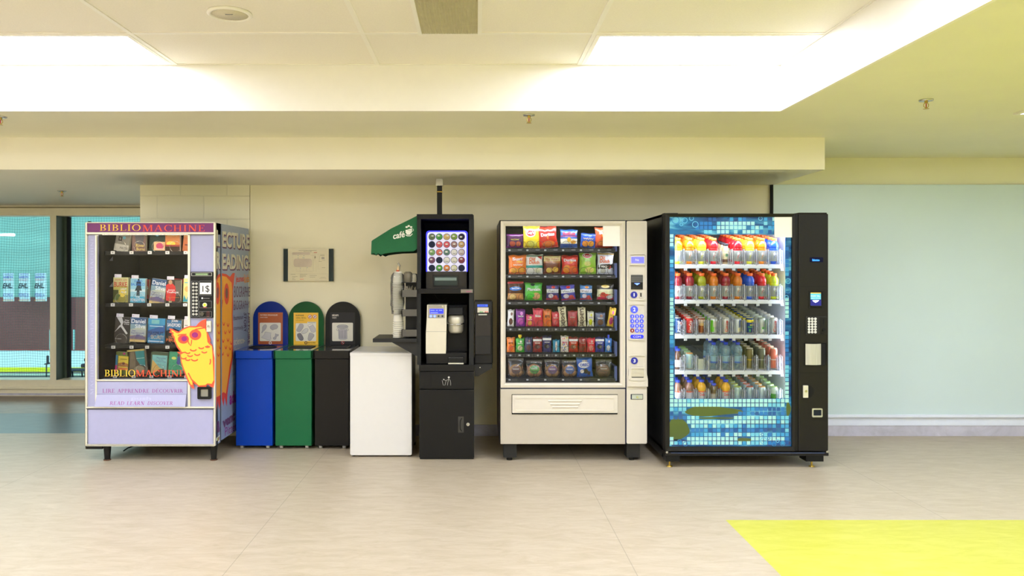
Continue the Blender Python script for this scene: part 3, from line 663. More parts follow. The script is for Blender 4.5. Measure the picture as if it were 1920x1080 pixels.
# control panel
cp = MB(); cp.box(X(358), X(400), Y1-0.012, Y1+0.012, Z(596), Z(509.5), BLACK, 0.005)
cp.ringp(rrect(X(360), X(398.5), Z(517.5), Z(511), 0.004), rrect(X(361), X(397.5), Z(516.8), Z(511.7), 0.003), Y1-0.014, Y1-0.011, STEEL)
for a in ((375, 398, 526.5, 554.5), (375, 398, 564, 577.5), (375, 398, 583.5, 594.5), (360, 373.5, 527, 594)): cp.ringp(rrect(X(a[0]), X(a[1]), Z(a[3]), Z(a[2]), 0.004), rrect(X(a[0]+.6), X(a[1]-.6), Z(a[3]-.6), Z(a[2]+.6), 0.003), Y1-0.0135, Y1-0.011, GREY)
c = cp.build('control_panel', bk)
m = MB(); m.box(X(367), X(392), Y1-0.0135, Y1-0.012, Z(516.3), Z(512.3), M((90, 110, 80), 0.2))
for k in range(12): m.box(X(369+k*1.8), X(370+k*1.8), Y1-0.0145, Y1-0.013, Z(515.5), Z(513), M((150, 180, 130), 0.3, em=0.3))
m.build('display', c)
for r in range(10):
    for q in range(2):
        k = MB(); x, z = X(363.8+q*5.8), Z(531.8+r*6.35)
        k.prism(circ(x, z, 0.0085, 14), Y1-0.017, Y1-0.012, M((210, 208, 195), 0.35)); k.text('ABCDEFGHJK'[r] if q == 0 else '1234567890'[r], x-0.003, x+0.003, z-0.0045, z+0.0045, Y1-0.0175, BLACK); k.build('key_button', c)
m = MB(); m.box(X(376), X(397), Y1-0.0138, Y1-0.0118, Z(551.5), Z(530), WHITE); m.text('1', X(380), X(383.5), Z(547), Z(536), Y1-0.0146, BLACK); m.text('$', X(386.5), X(394), Z(549), Z(535), Y1-0.0146, BLACK); m.build('price_card', c, 'white card reading 1$')
m = MB(); m.box(X(379), X(381.5), Y1-0.013, Y1-0.012, Z(560.5), Z(557.5), WHITE); m.rect(X(382), X(394), Z(559.8), Z(558.9), Y1-0.0128, M((150, 148, 140), 0.5)); m.build('maker_mark', c)
m = MB(); m.prism(circ(X(385.5), Z(571.5), 0.016, 20), Y1-0.02, Y1-0.012, M((220, 225, 200), 0.3)); m.prism(circ(X(385.5), Z(571.5), 0.010, 16), Y1-0.022, Y1-0.02, M((215, 225, 30), 0.3)); m.rect(X(382), X(389), Z(577), Z(576), Y1-0.0128, M((200, 30, 20), 0.4)); m.build('return_button', c, 'yellow round button')
m = MB(); m.prism(circ(X(380.5), Z(588.5), 0.015, 20), Y1-0.024, Y1-0.012, M((90, 88, 80), 0.3, 0.7)); m.ringp(rrect(X(389), X(393.5), Z(594), Z(583.8), 0.003), rrect(X(390), X(392.5), Z(593), Z(584.8), 0.002), Y1-0.015, Y1-0.012, M((110, 60, 50), 0.4)); m.build('coin_slot', c)
m = MB(); m.box(X(387.5), X(396.5), Y1-0.01, Y1+0.012, Z(622.5), Z(601.5), M((215, 212, 200), 0.3, 0.3), 0.004); m.cyl((X(391.3), Y1-0.014, Z(611.5)), (X(391.3), Y1-0.009, Z(611.5)), 0.010, CHROME); m.box(X(390.9), X(391.7), Y1-0.0145, Y1-0.0138, Z(613), Z(610), DARK); m.build('lock', bk)
m = MB(); m.ringp(rrect(X(371), X(396), Z(748), Z(725), 0.008), rrect(X(376), X(391), Z(743.5), Z(729.5), 0.004), Y1-0.012, Y1+0.012, BLACK); m.box(X(376), X(391), Y1+0.002, Y1+0.012, Z(743.5), Z(729.5), M((150, 148, 135), 0.3, 0.3)); m.build('coin_return', bk)
# owl decal on the front
def oz(x, y): return (X(190+x/6.355), Z(570+y/6.355))
out = [(812, 292), (850, 296), (878, 312), (925, 330), (985, 285), (1050, 262), (1130, 264), (1165, 222), (1200, 196), (1254, 176), (1252, 225), (1250, 280), (1262, 320), (1285, 375), (1305, 430), (1298, 462), (1326, 492), (1336, 560), (1352, 640), (1352, 930), (1338, 998), (1322, 985), (1310, 990), (1285, 962), (1262, 960), (1250, 985), (1160, 985), (1130, 950), (1095, 925), (1112, 1012), (1085, 1002), (1050, 958), (1015, 880), (975, 770), (950, 690), (943, 600), (910, 580), (912, 570), (950, 575), (905, 515), (872, 440), (862, 392), (838, 372), (845, 350), (808, 335), (828, 322)]
inn = [(838, 310), (868, 322), (900, 345), (928, 346), (985, 302), (1050, 277), (1132, 279), (1180, 270), (1235, 285), (1258, 345), (1262, 400), (1268, 450), (1288, 478), (1320, 500), (1328, 600), (1332, 700), (1338, 800), (1342, 905), (1318, 950), (1298, 946), (1265, 945), (1245, 965), (1165, 970), (1120, 925), (1080, 890), (1090, 960), (1072, 962), (1052, 925), (1030, 870), (985, 760), (960, 680), (952, 600), (975, 588), (945, 540), (915, 500), (888, 440), (878, 390), (858, 360), (870, 345), (845, 330)]
m = MB(); yo = Y1-0.0055
m.prism([oz(*p) for p in out], yo, Y1-0.0046, ORR); m.flat([oz(*p) for p in inn], yo-0.0007, OWLY)
m.flat([oz(*p) for p in ((1175, 262), (1200, 215), (1247, 190), (1240, 270), (1218, 256), (1205, 262), (1190, 245))], yo-0.0013, ORR)
k6 = 1/6.355*Y1/F
def dsk(x, y, rx, ry, e, mat): c_ = oz(x, y); m.flat(circ(c_[0], c_[1], rx*k6, 22, ry*k6), yo-e, mat)
dsk(982, 418, 66, 54, 0.0014, ORR); dsk(1124, 366, 70, 64, 0.0014, ORR); dsk(985, 410, 50, 36, 0.0019, M((226, 60, 60), 0.5)); dsk(992, 414, 33, 31, 0.0026, MAGD); dsk(1120, 368, 38, 33, 0.0026, MAGD)
def arc(x, y, rx, ry, a0, a1, w, e=0.0016):
    m.line([oz(x+rx*math.cos(math.radians(a0+(a1-a0)*i/10)), y+ry*math.sin(math.radians(a0+(a1-a0)*i/10))) for i in range(11)], w*k6, yo-e, ORR)
m.line([oz(915, 372), oz(955, 362), oz(1020, 360)], 12*k6, yo-0.0016, ORR); m.line([oz(1085, 330), oz(1130, 300), oz(1190, 290), oz(1245, 282)], 14*k6, yo-0.0016, ORR)
m.line([oz(1028, 418), oz(1048, 470), oz(1070, 498), oz(1078, 460), oz(1080, 424)], 12*k6, yo-0.0016, ORR)
for x, y, r in ((1100, 535, 36), (1195, 512, 30), (1270, 500, 26), (1035, 572, 26), (985, 632, 32), (1062, 605, 30), (1147, 590, 32), (1232, 562, 30), (1115, 652, 38), (1035, 655, 26)): arc(x, y, r, r*.62, 10, 175, 15)
dsk(1270, 508, 20, 14, 0.0018, ORR); arc(1285, 680, 20, 40, -40, 70, 14); m.line([oz(915, 574), oz(960, 580), oz(1010, 572)], 14*k6, yo-0.0016, ORR); m.line([oz(1040, 820), oz(1080, 900), oz(1130, 955)], 14*k6, yo-0.0016, ORR)
m.build('owl_decal', bk, 'yellow and orange owl sticker')
# legs, shelves, coils, labels
for px in (196.5, 397.5):
    for y in (Y1+0.04, YBK-0.12):
        g = MB(); g.cyl((X(px), y, BB+0.03), (X(px), y, 0.004), 0.03, BLACK, 14, 0.02); g.cyl((X(px), y, 0.008), (X(px), y, 0.0), 0.026, M((90, 60, 40), 0.6)); g.build('leg', bk)
m = MB(); m.box(X(157), X(190), Y1+0.02, Y1+0.1, BB-0.03, BB+0.0, BLACK, 0.006); m.box(X(160), X(400), Y1+0.03, YBK, BB, BB+0.02, BLACK); m.build('base_rail', bk)
m = MB(); m.tube([(X(203), Y1+0.25, 0.02), (X(215), Y1+0.22, 0.05), (X(240), Y1+0.2, 0.085), (X(262), Y1+0.3, 0.07), (X(275), Y1+0.5, 0.10)], 0.005, RUBBER); m.build('power_cord', bk)
m = MB(); m.cyl((X(163), Y1+0.04, BT), (X(163), Y1+0.04, BT+0.012), 0.012, BLACK); m.box(X(163), X(185), Y1+0.02, Y1+0.05, BT, BT+0.006, BLACK); m.build('hinge', bk); m = MB(); m.cyl((X(158.5), Y1+0.04, BB-0.018), (X(164), Y1+0.04, BB-0.018), 0.012, BLACK); m.build('hinge', bk)
YBF = Y1+0.17                                  # front of the book rows
xb_ = lambda p: wx(p, YBF); zb_ = lambda p: wz(p, YBF)
SHELFD = M((30, 28, 26), 0.5); LABW = M((225, 222, 215), 0.5)
rows = {1: 472.0, 2: 568.5, 3: 645.5, 4: 703.0}
lanes = {1: (211, 246, 280, 313, 347), 2: (211, 245, 279, 313, 346), 3: (212, 246, 275, 313, 347), 4: (215, 250, 283, 317, 348)}
for r, zr in rows.items():
    m = MB(); m.box(xb_(200), xb_(358), YBF-0.02, YBK-0.1, zb_(zr)-0.012, zb_(zr), SHELFD); m.box(xb_(200), xb_(358), YBF-0.026, YBF-0.02, zb_(zr)-0.026, zb_(zr)+0.002, SHELFD); sh = m.build('shelf', bk)
    for px in lanes[r]:
        l = MB(); dz = {1: 2, 2: 3, 3: 5, 4: 3}[r]; l.box(xb_(px), xb_(px+7.2), YBF-0.029, YBF-0.026, zb_(zr+dz+2.5), zb_(zr+dz-3), LABW); l.rect(xb_(px+2), xb_(px+5), zb_(zr+dz+.6), zb_(zr+dz-1), YBF-0.0296, GREY); l.build('price_label', sh)
        c_ = MB(); R = 10.3*YBF/F; cx = xb_(px+16.5); cz = zb_(zr)+R*0.93
        c_.tube([(cx+R*math.sin(a), YBF-0.012+(0.0 if k < 17 else 0.0), cz-R*math.cos(a)) for k, a in enumerate([2*PI*q/24 for q in range(24)])], 0.0012, CHROME, 6, True); c_.build('coil', sh)
for zz_ in (489, 538): 
    m = MB(); m.add([(xb_(199), YBF+0.05, zb_(zz_)), (xb_(206), YBF+0.05, zb_(zz_)), (xb_(206), YBF+0.05, zb_(zz_-9))], [(0, 1, 2)], GREY); m.build('shelf_bracket', bk)
m = MB(); m.box(X(183), X(349), Y1+0.06, Y1+0.075, Z(439.5), Z(437), M((255, 240, 215), 0.5, em=26, noise=0, key='bklamp')); m.build('lamp_tube', bk)
for a in (353.5, 168): m = MB(); m.box(X(a), X(a+2), Y1+0.065, Y1+0.075, Z(700), Z(470), M((255, 246, 226), 0.5, em=16, noise=0, key='bkfill')); m.build('hidden_side_lamp', bk)  # added lamps, out of sight behind the door, to brighten the books

# ------------------------------------------------------------------ books
PAPER = M((228, 220, 196), 0.8); TAGM = M((236, 230, 232), 0.6)
def book(px0, px1, py0, py1, tilt, base, art, label, tg=True, dy=0.0, cat='book', thick=0.03):
    Y = YBF+0.02+dy; w = (px1-px0)*Y/F; h = (py1-py0)*Y/F
    t = thing('paperback_book', label, cat, (wx((px0+px1)/2, Y), Y, wz(py1, Y)), 'paperbacks in the book machine', (0, math.radians(tilt), 0))
    m = MB(); B = M(base, 0.35, noise=0.03); hw_ = w/2
    m.box(-hw_, hw_, 0, 0.0015, 0, h, B); m.box(-hw_, hw_, thick, thick+0.0015, 0, h, B); m.box(-hw_, -hw_+0.0015, 0, thick, 0, h, B)
    def u(a): return -hw_+a*w
    for op in art:
        k = op[0]; e = -0.0006-0.0005*op[-1]
        if k == 'r': m.rect(u(op[1]), u(op[2]), op[3]*h, op[4]*h, e, M(op[5], 0.4, noise=0.12, scale=25))
        elif k == 'p': m.flat([(u(a), b*h) for a, b in op[1]], e, M(op[2], 0.4, noise=0.12, scale=25))
        elif k == 'c': m.flat(circ(u(op[1]), op[2]*h, op[3]*w, 18, op[4]*w), e, M(op[5], 0.4))
        elif k == 't': m.text(op[1], u(op[2]), u(op[3]), op[4]*h, op[5]*h, e, M(op[6], 0.5), bold=0.015)
    m.build('cover', t, local=True)
    m = MB(); m.box(-hw_+0.0015, hw_-0.002, 0.0015, thick, 0.001, h-0.002, PAPER); m.build('pages', t, local=True)
    if tg:
        m = MB(); a = {1: 0.1, 2: 0.1}.get(tg, 0.1); m.box(u(0.08), u(0.55), -0.004, -0.003, h*0.99, h+0.024, TAGM); m.text('vc', u(0.14), u(0.22), h+0.006, h+0.014, -0.0046, MAG); m.build('paper_tag', t, 'white paper tag', local=True)
W_ = (240, 238, 232)
book(212, 240, 520, 567, 1, (196, 186, 92), [('r', 0, 1, 0, .3, (150, 140, 50), 1), ('r', 0, .35, .1, .5, (70, 74, 30), 2), ('c', .62, .38, .22, .28, (236, 206, 70), 2), ('r', 0, 1, .66, 1, (214, 208, 140), 1), ('p', [(0, .1), (.3, .34), (.5, .3), (.3, .1)], (90, 110, 40), 3), ('t', 'JAMES LEE', .07, .93, .85, .93, (190, 60, 40), 4), ('t', 'BURKE', .06, .92, .62, .82, (200, 50, 35), 4), ('t', 'LIGHT', .5, .9, .5, .57, W_, 4), ('t', 'BLUE', .55, .9, .38, .45, W_, 4)], 'yellow and green paperback with bold red capitals, second shelf')
book(244, 272, 522, 567.5, 1, (150, 206, 220), [('r', 0, 1, 0, .25, (60, 170, 200), 1), ('r', 0, 1, .45, .55, (210, 232, 232), 1), ('p', [(.3, .48), (.42, .66), (.4, .86), (.5, .9), (.5, .98), (.6, .98), (.6, .9), (.7, .86), (.72, .62), (.78, .5), (.62, .5), (.62, .28), (.54, .28), (.54, .48), (.5, .28), (.42, .28), (.44, .5)], (30, 40, 50), 2), ('t', 'DAVID', .28, .8, .84, .93, (30, 110, 200), 3), ('t', 'BALDACCI', .05, .95, .7, .81, (30, 120, 210), 3), ('t', 'THE', .35, .65, .2, .26, W_, 4), ('t', 'FORGOTTEN', .03, .97, .05, .17, W_, 4)], 'pale blue paperback showing a walking silhouette, titled THE FORGOTTEN')
sil = [('r', 0, 1, .72, 1, (50, 88, 130), 1), ('r', 0, 1, .5, .72, (130, 160, 170), 1), ('p', [(0, .5), (1, .66), (1, .5)], (190, 196, 170), 2), ('r', 0, 1, 0, .26, (190, 160, 110), 1), ('r', .02, .98, 0, .07, (226, 196, 120), 2), ('p', [(0, .22), (.5, .3), (1, .22), (1, .1), (0, .12)], (110, 90, 120), 2), ('t', 'Daniel', .06, .95, .76, .93, (236, 240, 240), 4), ('t', 'Silva', .3, .95, .56, .72, (236, 240, 240), 4), ('t', 'The', .1, .35, .42, .48, (90, 90, 140), 4), ('t', 'Rembrandt', .08, .92, .32, .41, (90, 90, 140), 4), ('t', 'Affair', .35, .9, .2, .31, (90, 90, 140), 4)]
book(279, 307, 523, 570, 8, (176, 182, 176), sil, 'blue and sand thriller paperback leaning to the right, second shelf', False)
book(311, 339, 524, 567.5, 0.5, (70, 62, 52), [('r', .6, 1, .3, .95, (96, 88, 74), 1), ('p', [(.0, .1), (0, .75), (.25, .85), (.45, .82), (.62, .7), (.68, .4), (.6, .06), (.2, .06)], (214, 40, 32), 2), ('c', .3, .88, .13, .15, (200, 150, 110), 3), ('r', .2, .4, 0, .08, (200, 180, 130), 3), ('t', 'Joanna', .15, .6, .5, .58, W_, 4), ('t', 'Trollope', .05, .85, .38, .5, W_, 4), ('t', 'Second Honeymoon', .15, .9, .2, .25, (230, 160, 60), 4)], 'dark paperback with a woman in red seen from behind, second shelf')
book(342.5, 369, 522, 567, 2, (232, 214, 130), [('p', [(0, .02), (.1, .3), (.25, .1), (.35, .28), (.5, .02)], (40, 150, 160), 2), ('c', .3, .55, .2, .2, (240, 170, 90), 1), ('r', .1, .9, .8, .84, (90, 170, 170), 3)], 'pale yellow paperback cut off by the frame, right end of second shelf')
book(262, 278, 524, 560, 2, (206, 70, 60), [('r', 0, 1, .2, .6, (170, 130, 90), 1), ('t', 'S', .7, .95, .5, .65, W_, 2)], 'red paperback showing as a strip behind the walking silhouette cover', False, 0.07)
book(228, 244, 523, 550, 0, (222, 140, 40), [('r', 0, 1, 0, .3, (60, 50, 40), 1)], 'orange paperback showing as a strip behind the yellow-green cover', False, 0.07)
book(318, 343, 523, 565, 4, (200, 30, 30), [('r', 0, 1, .1, .8, (60, 30, 26), 1)], 'bright red paperback edge behind the woman in red cover', False, 0.07)
# top shelf
book(213, 240, 421, 471, 10, (124, 120, 108), [('r', .2, .45, .38, .55, (50, 46, 44), 1), ('r', .26, .38, .42, .51, (120, 116, 104), 2), ('r', 0, 1, 0, .26, (186, 182, 168), 1), ('c', .58, .52, .11, .11, (90, 160, 180), 2), ('t', 'MASTER', .4, .96, .08, .17, (40, 38, 34), 3)], 'grey paperback with a pale blue dot leaning at top shelf left', False)
book(247, 273, 428, 472, 1, (110, 76, 70), [('r', 0, 1, .75, 1, (140, 76, 70), 1), ('p', [(.2, .75), (.9, .7), (.8, .3), (.3, .35)], (76, 74, 84), 2), ('r', .25, .9, .8, .85, (210, 150, 120), 4), ('t', 'River', .3, .95, .2, .34, (210, 186, 110), 4), ('t', 'Burns', .35, .95, .05, .18, (210, 186, 110), 4)], 'brown paperback with golden script title on the top shelf', False)
book(280, 309, 424, 471.5, 1, (24, 50, 44), [('r', .28, 1, .04, .38, (226, 180, 130), 1), ('c', .68, .22, .25, .2, (190, 60, 100), 2), ('c', .5, .66, .11, .11, (90, 170, 200), 2), ('r', .5, .85, .8, .84, (100, 130, 110), 3), ('r', .6, .95, .64, .67, (100, 130, 110), 3), ('r', .4, .95, .09, .12, (240, 190, 190), 4)], 'dark green paperback with pink lips and a blue dot, top shelf', False)
book(309.5, 337, 425, 471.5, 0.5, (206, 120, 40), [('r', 0, 1, .68, 1, (90, 60, 34), 1), ('r', 0, 1, 0, .22, (60, 40, 24), 1), ('c', .4, .32, .3, .16, (250, 200, 60), 2), ('r', 0, 1, .2, .27, (150, 40, 30), 3), ('t', 'BROWN', .08, .95, .78, .95, (226, 190, 110), 4), ('t', 'SILENCE', .15, .85, .6, .66, (230, 190, 120), 4)], 'sunset orange paperback with a dark skyline, top shelf', False)
book(341.5, 368, 428, 471.5, 6, (206, 110, 50), [('r', 0, 1, .6, 1, (220, 150, 80), 1), ('r', .15, .9, .24, .3, (120, 50, 30), 3)], 'orange paperback cut by the frame at the right end of the top shelf', False)
# third shelf
book(213, 241, 594, 643, 4, (58, 52, 50), [('p', [(.02, .4), (.3, .65), (.42, .72), (.1, .98), (.45, .98), (.56, .8), (.5, .68), (.9, .38), (.8, .34), (.4, .62), (.05, .44)], (206, 204, 200), 1), ('t', 'Fifty', .66, .95, .85, .9, W_, 3), ('t', 'Shades', .6, .97, .78, .84, W_, 3), ('t', 'of Grey', .62, .97, .7, .76, W_, 3), ('t', 'E L James', .1, .5, .13, .18, W_, 3)], 'charcoal paperback with a pale silver necktie, third shelf')
book(243, 272.5, 595, 641, 3, (176, 182, 176), sil, 'blue and sand thriller paperback beside the silver necktie cover')
book(276, 308, 597, 643.5, 3, (34, 130, 180), [('r', 0, 1, .75, 1, (50, 150, 190), 1), ('r', .2, .65, .78, .94, (120, 190, 190), 2), ('p', [(0, .5), (1, .75), (1, .45), (0, .2)], (20, 84, 150), 2), ('r', .1, .9, .67, .7, (190, 220, 226), 4), ('t', 'MAXIMUM', .04, .9, .34, .48, (40, 36, 30), 4), ('t', 'SECURITY', .2, .97, .17, .32, (200, 190, 160), 4), ('r', .06, .94, .05, .1, (190, 220, 240), 4)], 'bright blue paperback in the middle of the third shelf')
book(310.5, 338.5, 598, 643.5, 3, (46, 40, 36), [('r', 0, 1, .5, .95, (50, 110, 150), 1), ('p', [(0, .5), (.5, .62), (1, .5), (1, .35), (0, .35)], (30, 30, 34), 2), ('t', 'JOHN', .32, .75, .84, .97, W_, 4), ('t', 'SANDFORD', .07, .95, .68, .82, W_, 4), ('t', 'DARK OF', .2, .8, .2, .28, (220, 120, 50), 4), ('t', 'FIRE', .04, .7, .06, .18, (230, 110, 40), 4)], 'black and blue paperback with white capitals, third shelf')
book(343, 366, 599, 643, 2, (226, 220, 206), [('r', .1, .9, .3, .6, (200, 190, 170), 1), ('r', .1, .8, .72, .76, (150, 140, 130), 3)], 'off-white paperback beside the owl, right end of third shelf')
book(262, 279, 598, 640, 2, (120, 60, 54), [('t', 'H', .5, .9, .8, .9, W_, 2)], 'dull red paperback strip behind the third shelf blue and sand thriller', False, 0.07)
# bottom shelf
book(215, 240.5, 660, 702, 4, (96, 110, 34), [('r', .0, .14, .1, .85, (60, 130, 170), 1), ('r', .0, .14, .1, .4, (210, 50, 130), 2), ('r', .2, .95, .2, .82, (236, 206, 60), 1), ('p', [(.2, .35), (.95, .35), (.95, .48), (.6, .55), (.2, .5)], (190, 120, 40), 2), ('c', .6, .5, .1, .08, (120, 60, 30), 3), ('c', .6, .93, .1, .07, (180, 40, 110), 2), ('r', .35, .85, .67, .7, (150, 120, 40), 4), ('r', .2, .95, .2, .3, (230, 120, 50), 3)], 'yellow and green children\'s paperback, bottom shelf left', False)
book(242, 275, 655, 702, -5, (90, 76, 52), [('p', [(.45, .96), (.97, .96), (.97, .3), (.7, .36), (.5, .6)], (20, 130, 130), 2), ('p', [(0, .0), (.35, .05), (.42, .5), (.4, .9), (.2, .9)], (120, 104, 76), 1), ('r', 0, 1, .93, 1, (196, 180, 90), 3), ('r', .5, .95, .63, .65, (160, 210, 190), 4), ('c', .6, .2, .3, .2, (150, 140, 110), 3)], 'teal and brown children\'s paperback leaning left, bottom shelf', False)
book(281, 312.5, 660, 702, 4, (70, 90, 60), [('r', .08, .97, .05, .86, (130, 196, 190), 1), ('p', [(.05, .05), (.1, .65), (.55, .3), (.97, .2), (.97, .05)], (220, 180, 96), 2), ('p', [(.3, .05), (.5, .22), (.8, .28), (.9, .05)], (110, 80, 50), 3), ('t', 'Mummies', .35, .9, .7, .78, (90, 100, 150), 4), ('t', 'Morning', .35, .9, .54, .62, (90, 100, 150), 4), ('t', 'in the', .5, .75, .63, .68, (90, 100, 150), 4)], 'turquoise and sand children\'s paperback titled Mummies, bottom shelf', False)
book(314.5, 342, 660, 702, 4, (60, 160, 116), [('c', .35, .72, .16, .1, (210, 220, 110), 2), ('p', [(.55, .5), (.6, .82), (.7, .84), (.8, .6), (.75, .4)], (70, 80, 150), 2), ('c', .65, .86, .08, .09, (110, 70, 50), 3)]+[('c', .1+.23*(q % 4), .2+.17*(q//4), .02, .02, (20, 60, 50), 2) for q in range(12)]+[('r', .1, .6, .14, .17, (170, 210, 140), 4)], 'green children\'s paperback with a winged fairy, bottom shelf by the owl', False)
book(344, 366, 668, 702, 2, (40, 50, 100), [('r', .1, .5, .3, .6, (140, 50, 120), 1)], 'dark blue paperback strip hidden behind the owl, bottom shelf', False)

# ================================================================== EVACUATION PLAN ON THE WALL
S = lambda p: wx(p, 6.63); T = lambda p: wz(p, 6.63); yp = 6.615
t = thing('evacuation_plan', 'framed evacuation plan with dark side bars hung on the beige wall', 'wall sign', (S(578), 6.64, T(497)))
m = MB(); m.box(S(532.2), S(540.5), yp, 6.643, T(527.5), T(466.5), M((26, 44, 48), 0.12, noise=0.05)); m.build('frame_bar', t); m = MB(); m.box(S(617), S(625.4), yp, 6.643, T(527.5), T(466.5), M((26, 44, 48), 0.12, noise=0.05)); m.build('frame_bar', t)
m = MB(); m.box(S(540.5), S(617), yp+0.004, 6.643, T(527.2), T(466.8), M((226, 216, 178), 0.25, noise=0.01)); m.build('plan_board', t)
m = MB(); q = yp+0.003; PK = M((206, 190, 164), 0.5); LN = M((170, 158, 122), 0.5); TX = M((70, 66, 70), 0.5)
qx = lambda v: S(510+v/9.0); qz = lambda v: T(440+v/9.0)
m.flat(rrect(qx(370), qx(678), qz(543), qz(405), 0.02), q, PK); m.flat(rrect(qx(345), qx(645), qz(340), qz(298), 0.008), q, PK)
def ln(*P, w=0.0009, mat=LN): m.line([(qx(a), qz(b)) for a, b in P], w, q-0.0003, mat)
ln((355, 300), (355, 545), (690, 545), (690, 300), (355, 300)); ln((415, 560), (415, 618), (690, 618), (690, 560)); ln((480, 560), (480, 650)); ln((540, 560), (540, 618)); ln((585, 560), (585, 618)); ln((705, 420), (750, 420), (750, 625), (705, 625), (705, 420)); ln((290, 660), (950, 660)); ln((780, 325), (930, 325), (930, 580), (780, 580), (780, 325)); ln((655, 350), (740, 355), (740, 400)); ln((800, 460), (815, 345), w=0.002)
m.rect(qx(840), qx(890), qz(412), qz(378), q, M((170, 160, 140), 0.5)); ln((280, 768), (950, 768))
m.text('PLAN D\'ÉVACUATION / EVACUATION PLAN', qx(455), qx(755), qz(272), qz(259), q-0.0003, TX); m.text('REZ-DE-CHAUSSÉE', qx(540), qx(675), qz(289), qz(278), q-0.0003, TX)
for a, b, c_, d in ((320, 400, 668, 674), (345, 435, 703, 709), (345, 400, 722, 727), (345, 380, 740, 745), (345, 405, 757, 763), (475, 600, 667, 673), (475, 575, 686, 691), (475, 580, 700, 705), (475, 530, 713, 718), (640, 760, 686, 692), (640, 735, 712, 718), (830, 900, 716, 720), (805, 920, 733, 737), (820, 890, 338, 344), (820, 890, 352, 358), (850, 905, 428, 433), (795, 845, 450, 456), (845, 905, 553, 560), (720, 745, 365, 400)): m.rect(qx(a), qx(b), qz(d), qz(c_), q-0.0002, LN)
m.rect(qx(475), qx(540), qz(755), qz(748), q-0.0003, M((230, 110, 80), 0.5)); m.rect(qx(710), qx(765), qz(310), qz(296), q-0.0003, M((210, 140, 110), 0.5))
for a, b in ((445, 355), (543, 355), (445, 392), (527, 388), (545, 392), (485, 565), (600, 556)): m.flat(circ(qx(a), qz(b), 0.0028, 8), q-0.0004, M((70, 140, 160), 0.5))
m.build('plan_print', t)

# ================================================================== SORTING BINS
YBN = 6.12
def bin_(px0, px1, bx0, bx1, top, colf, colb, label, kind):
    s = lambda p: wx(p, YBN); z = lambda p: wz(p, YBN); s2 = lambda p: wx(p, 6.60); z2 = lambda p: wz(p, 6.60)
    x0, x1 = s(px0), s(px1); zt = z(657.5); zb = z(836.5)
    t = thing('sorting_bin', label, 'bin', ((x0+x1)/2, 6.35, 0), 'row of sorting bins')
    C = M(colf, 0.3, noise=0.02, coat=0.0); CB = M(colb, 0.32, noise=0.02)
    C.node_tree.nodes['Principled BSDF'].inputs['Specular IOR Level'].default_value = 0.2; CB.node_tree.nodes['Principled BSDF'].inputs['Specular IOR Level'].default_value = 0.2
    m = MB(); m.box(x0+0.008, x1-0.008, YBN+0.012, 6.58, zb, z(673), C, 0.004); m.build('bin_body', t)
    m = MB()
    # lid: front skirt plus a top with an opening
    m.box(x0, x1, YBN, YBN+0.012, z(672.5), zt, C, 0.002); m.box(x0, x0+0.01, YBN, 6.60, z(672.5), zt, C); m.box(x1-0.01, x1, YBN, 6.60, z(672.5), zt, C)
    TOPM = M(colb, 0.1, noise=0.01, coat=0.5)
    ox0, ox1, oy0, oy1 = x0+0.07, x1-0.06, YBN+0.19, YBN+0.37
    m.box(x0+0.002, x1-0.002, YBN+0.004, 6.60, zt-0.012, zt-0.001, TOPM); m.build('lid', t)
    m = MB()
    if kind == 'round':
        P = circ(0, 0, 0.1, 28); m.add([((ox0+ox1)/2-0.01+a*1.1, (oy0+oy1)/2+b, zt+0.0005) for a, b in P], [tuple(range(28))], DARK)
        m.tube([((ox0+ox1)/2-0.01+a*1.1, (oy0+oy1)/2+b, zt+0.001) for a, b in P], 0.005, BLACK, 6, True)
    else:
        m.box(ox0, ox1, oy0, oy1, zt-0.001, zt+0.0006, DARK)
        for a in ((ox0-0.008, ox1+0.008, oy0-0.008, oy0), (ox0-0.008, ox1+0.008, oy1, oy1+0.008), (ox0-0.008, ox0, oy0, oy1), (ox1, ox1+0.008, oy0, oy1)): m.box(*a, zt-0.001, zt+0.004, BLACKM)
    m.build('lid_opening', t, 'dark opening in the lid')
    # arched back panel
    a0, a1 = s2(bx0), s2(bx1); r = (a1-a0)/2; zc = z2(top)-r
    P = [(a0, zt-0.03), (a1, zt-0.03)]+[((a0+a1)/2+r*math.cos(PI*i/24), zc+r*math.sin(PI*i/24)) for i in range(25)]
    m = MB(); m.prism(P, 6.60, 6.615, CB); bp = m.build('back_panel', t)
    for px in ((px0+12, px1-12)):
        for yy in (YBN+0.05, 6.52):
            m = MB(); x = s(px); m.cyl((x-0.011, yy, 0.026), (x+0.011, yy, 0.026), 0.026, M((170, 168, 160), 0.5), 18); m.cyl((x-0.012, yy, 0.026), (x+0.012, yy, 0.026), 0.009, CHROME, 10); m.box(x-0.014, x+0.014, yy-0.008, yy+0.014, 0.03, zb+0.002, STEEL); m.build('caster', t)
    return t, bp
def sign(bp, px0, px1, py0, py1, base, cardbox, draw):
    s2 = lambda p: wx(p, 6.60); z2 = lambda p: wz(p, 6.60); y = 6.596
    m = MB(); m.box(s2(px0), s2(px1), y, 6.601, z2(py1), z2(py0), M(base, 0.35, noise=0.02))
    CARD = M((226, 222, 206), 0.5, noise=0.01); a, b, c_, d = cardbox; m.flat(rrect(s2(a), s2(b), z2(d), z2(c_), 0.008), y-0.0008, CARD)
    draw(m, s2, z2, y-0.0016); m.build('sign_panel', bp)
INKL = M((100, 98, 108), 0.6); INKD = M((50, 48, 56), 0.6); SHD = M((176, 172, 172), 0.6); WT = M((235, 230, 218), 0.5)
def k1(x): return 460+x/8.31
def k2(y): return 550+y/8.31
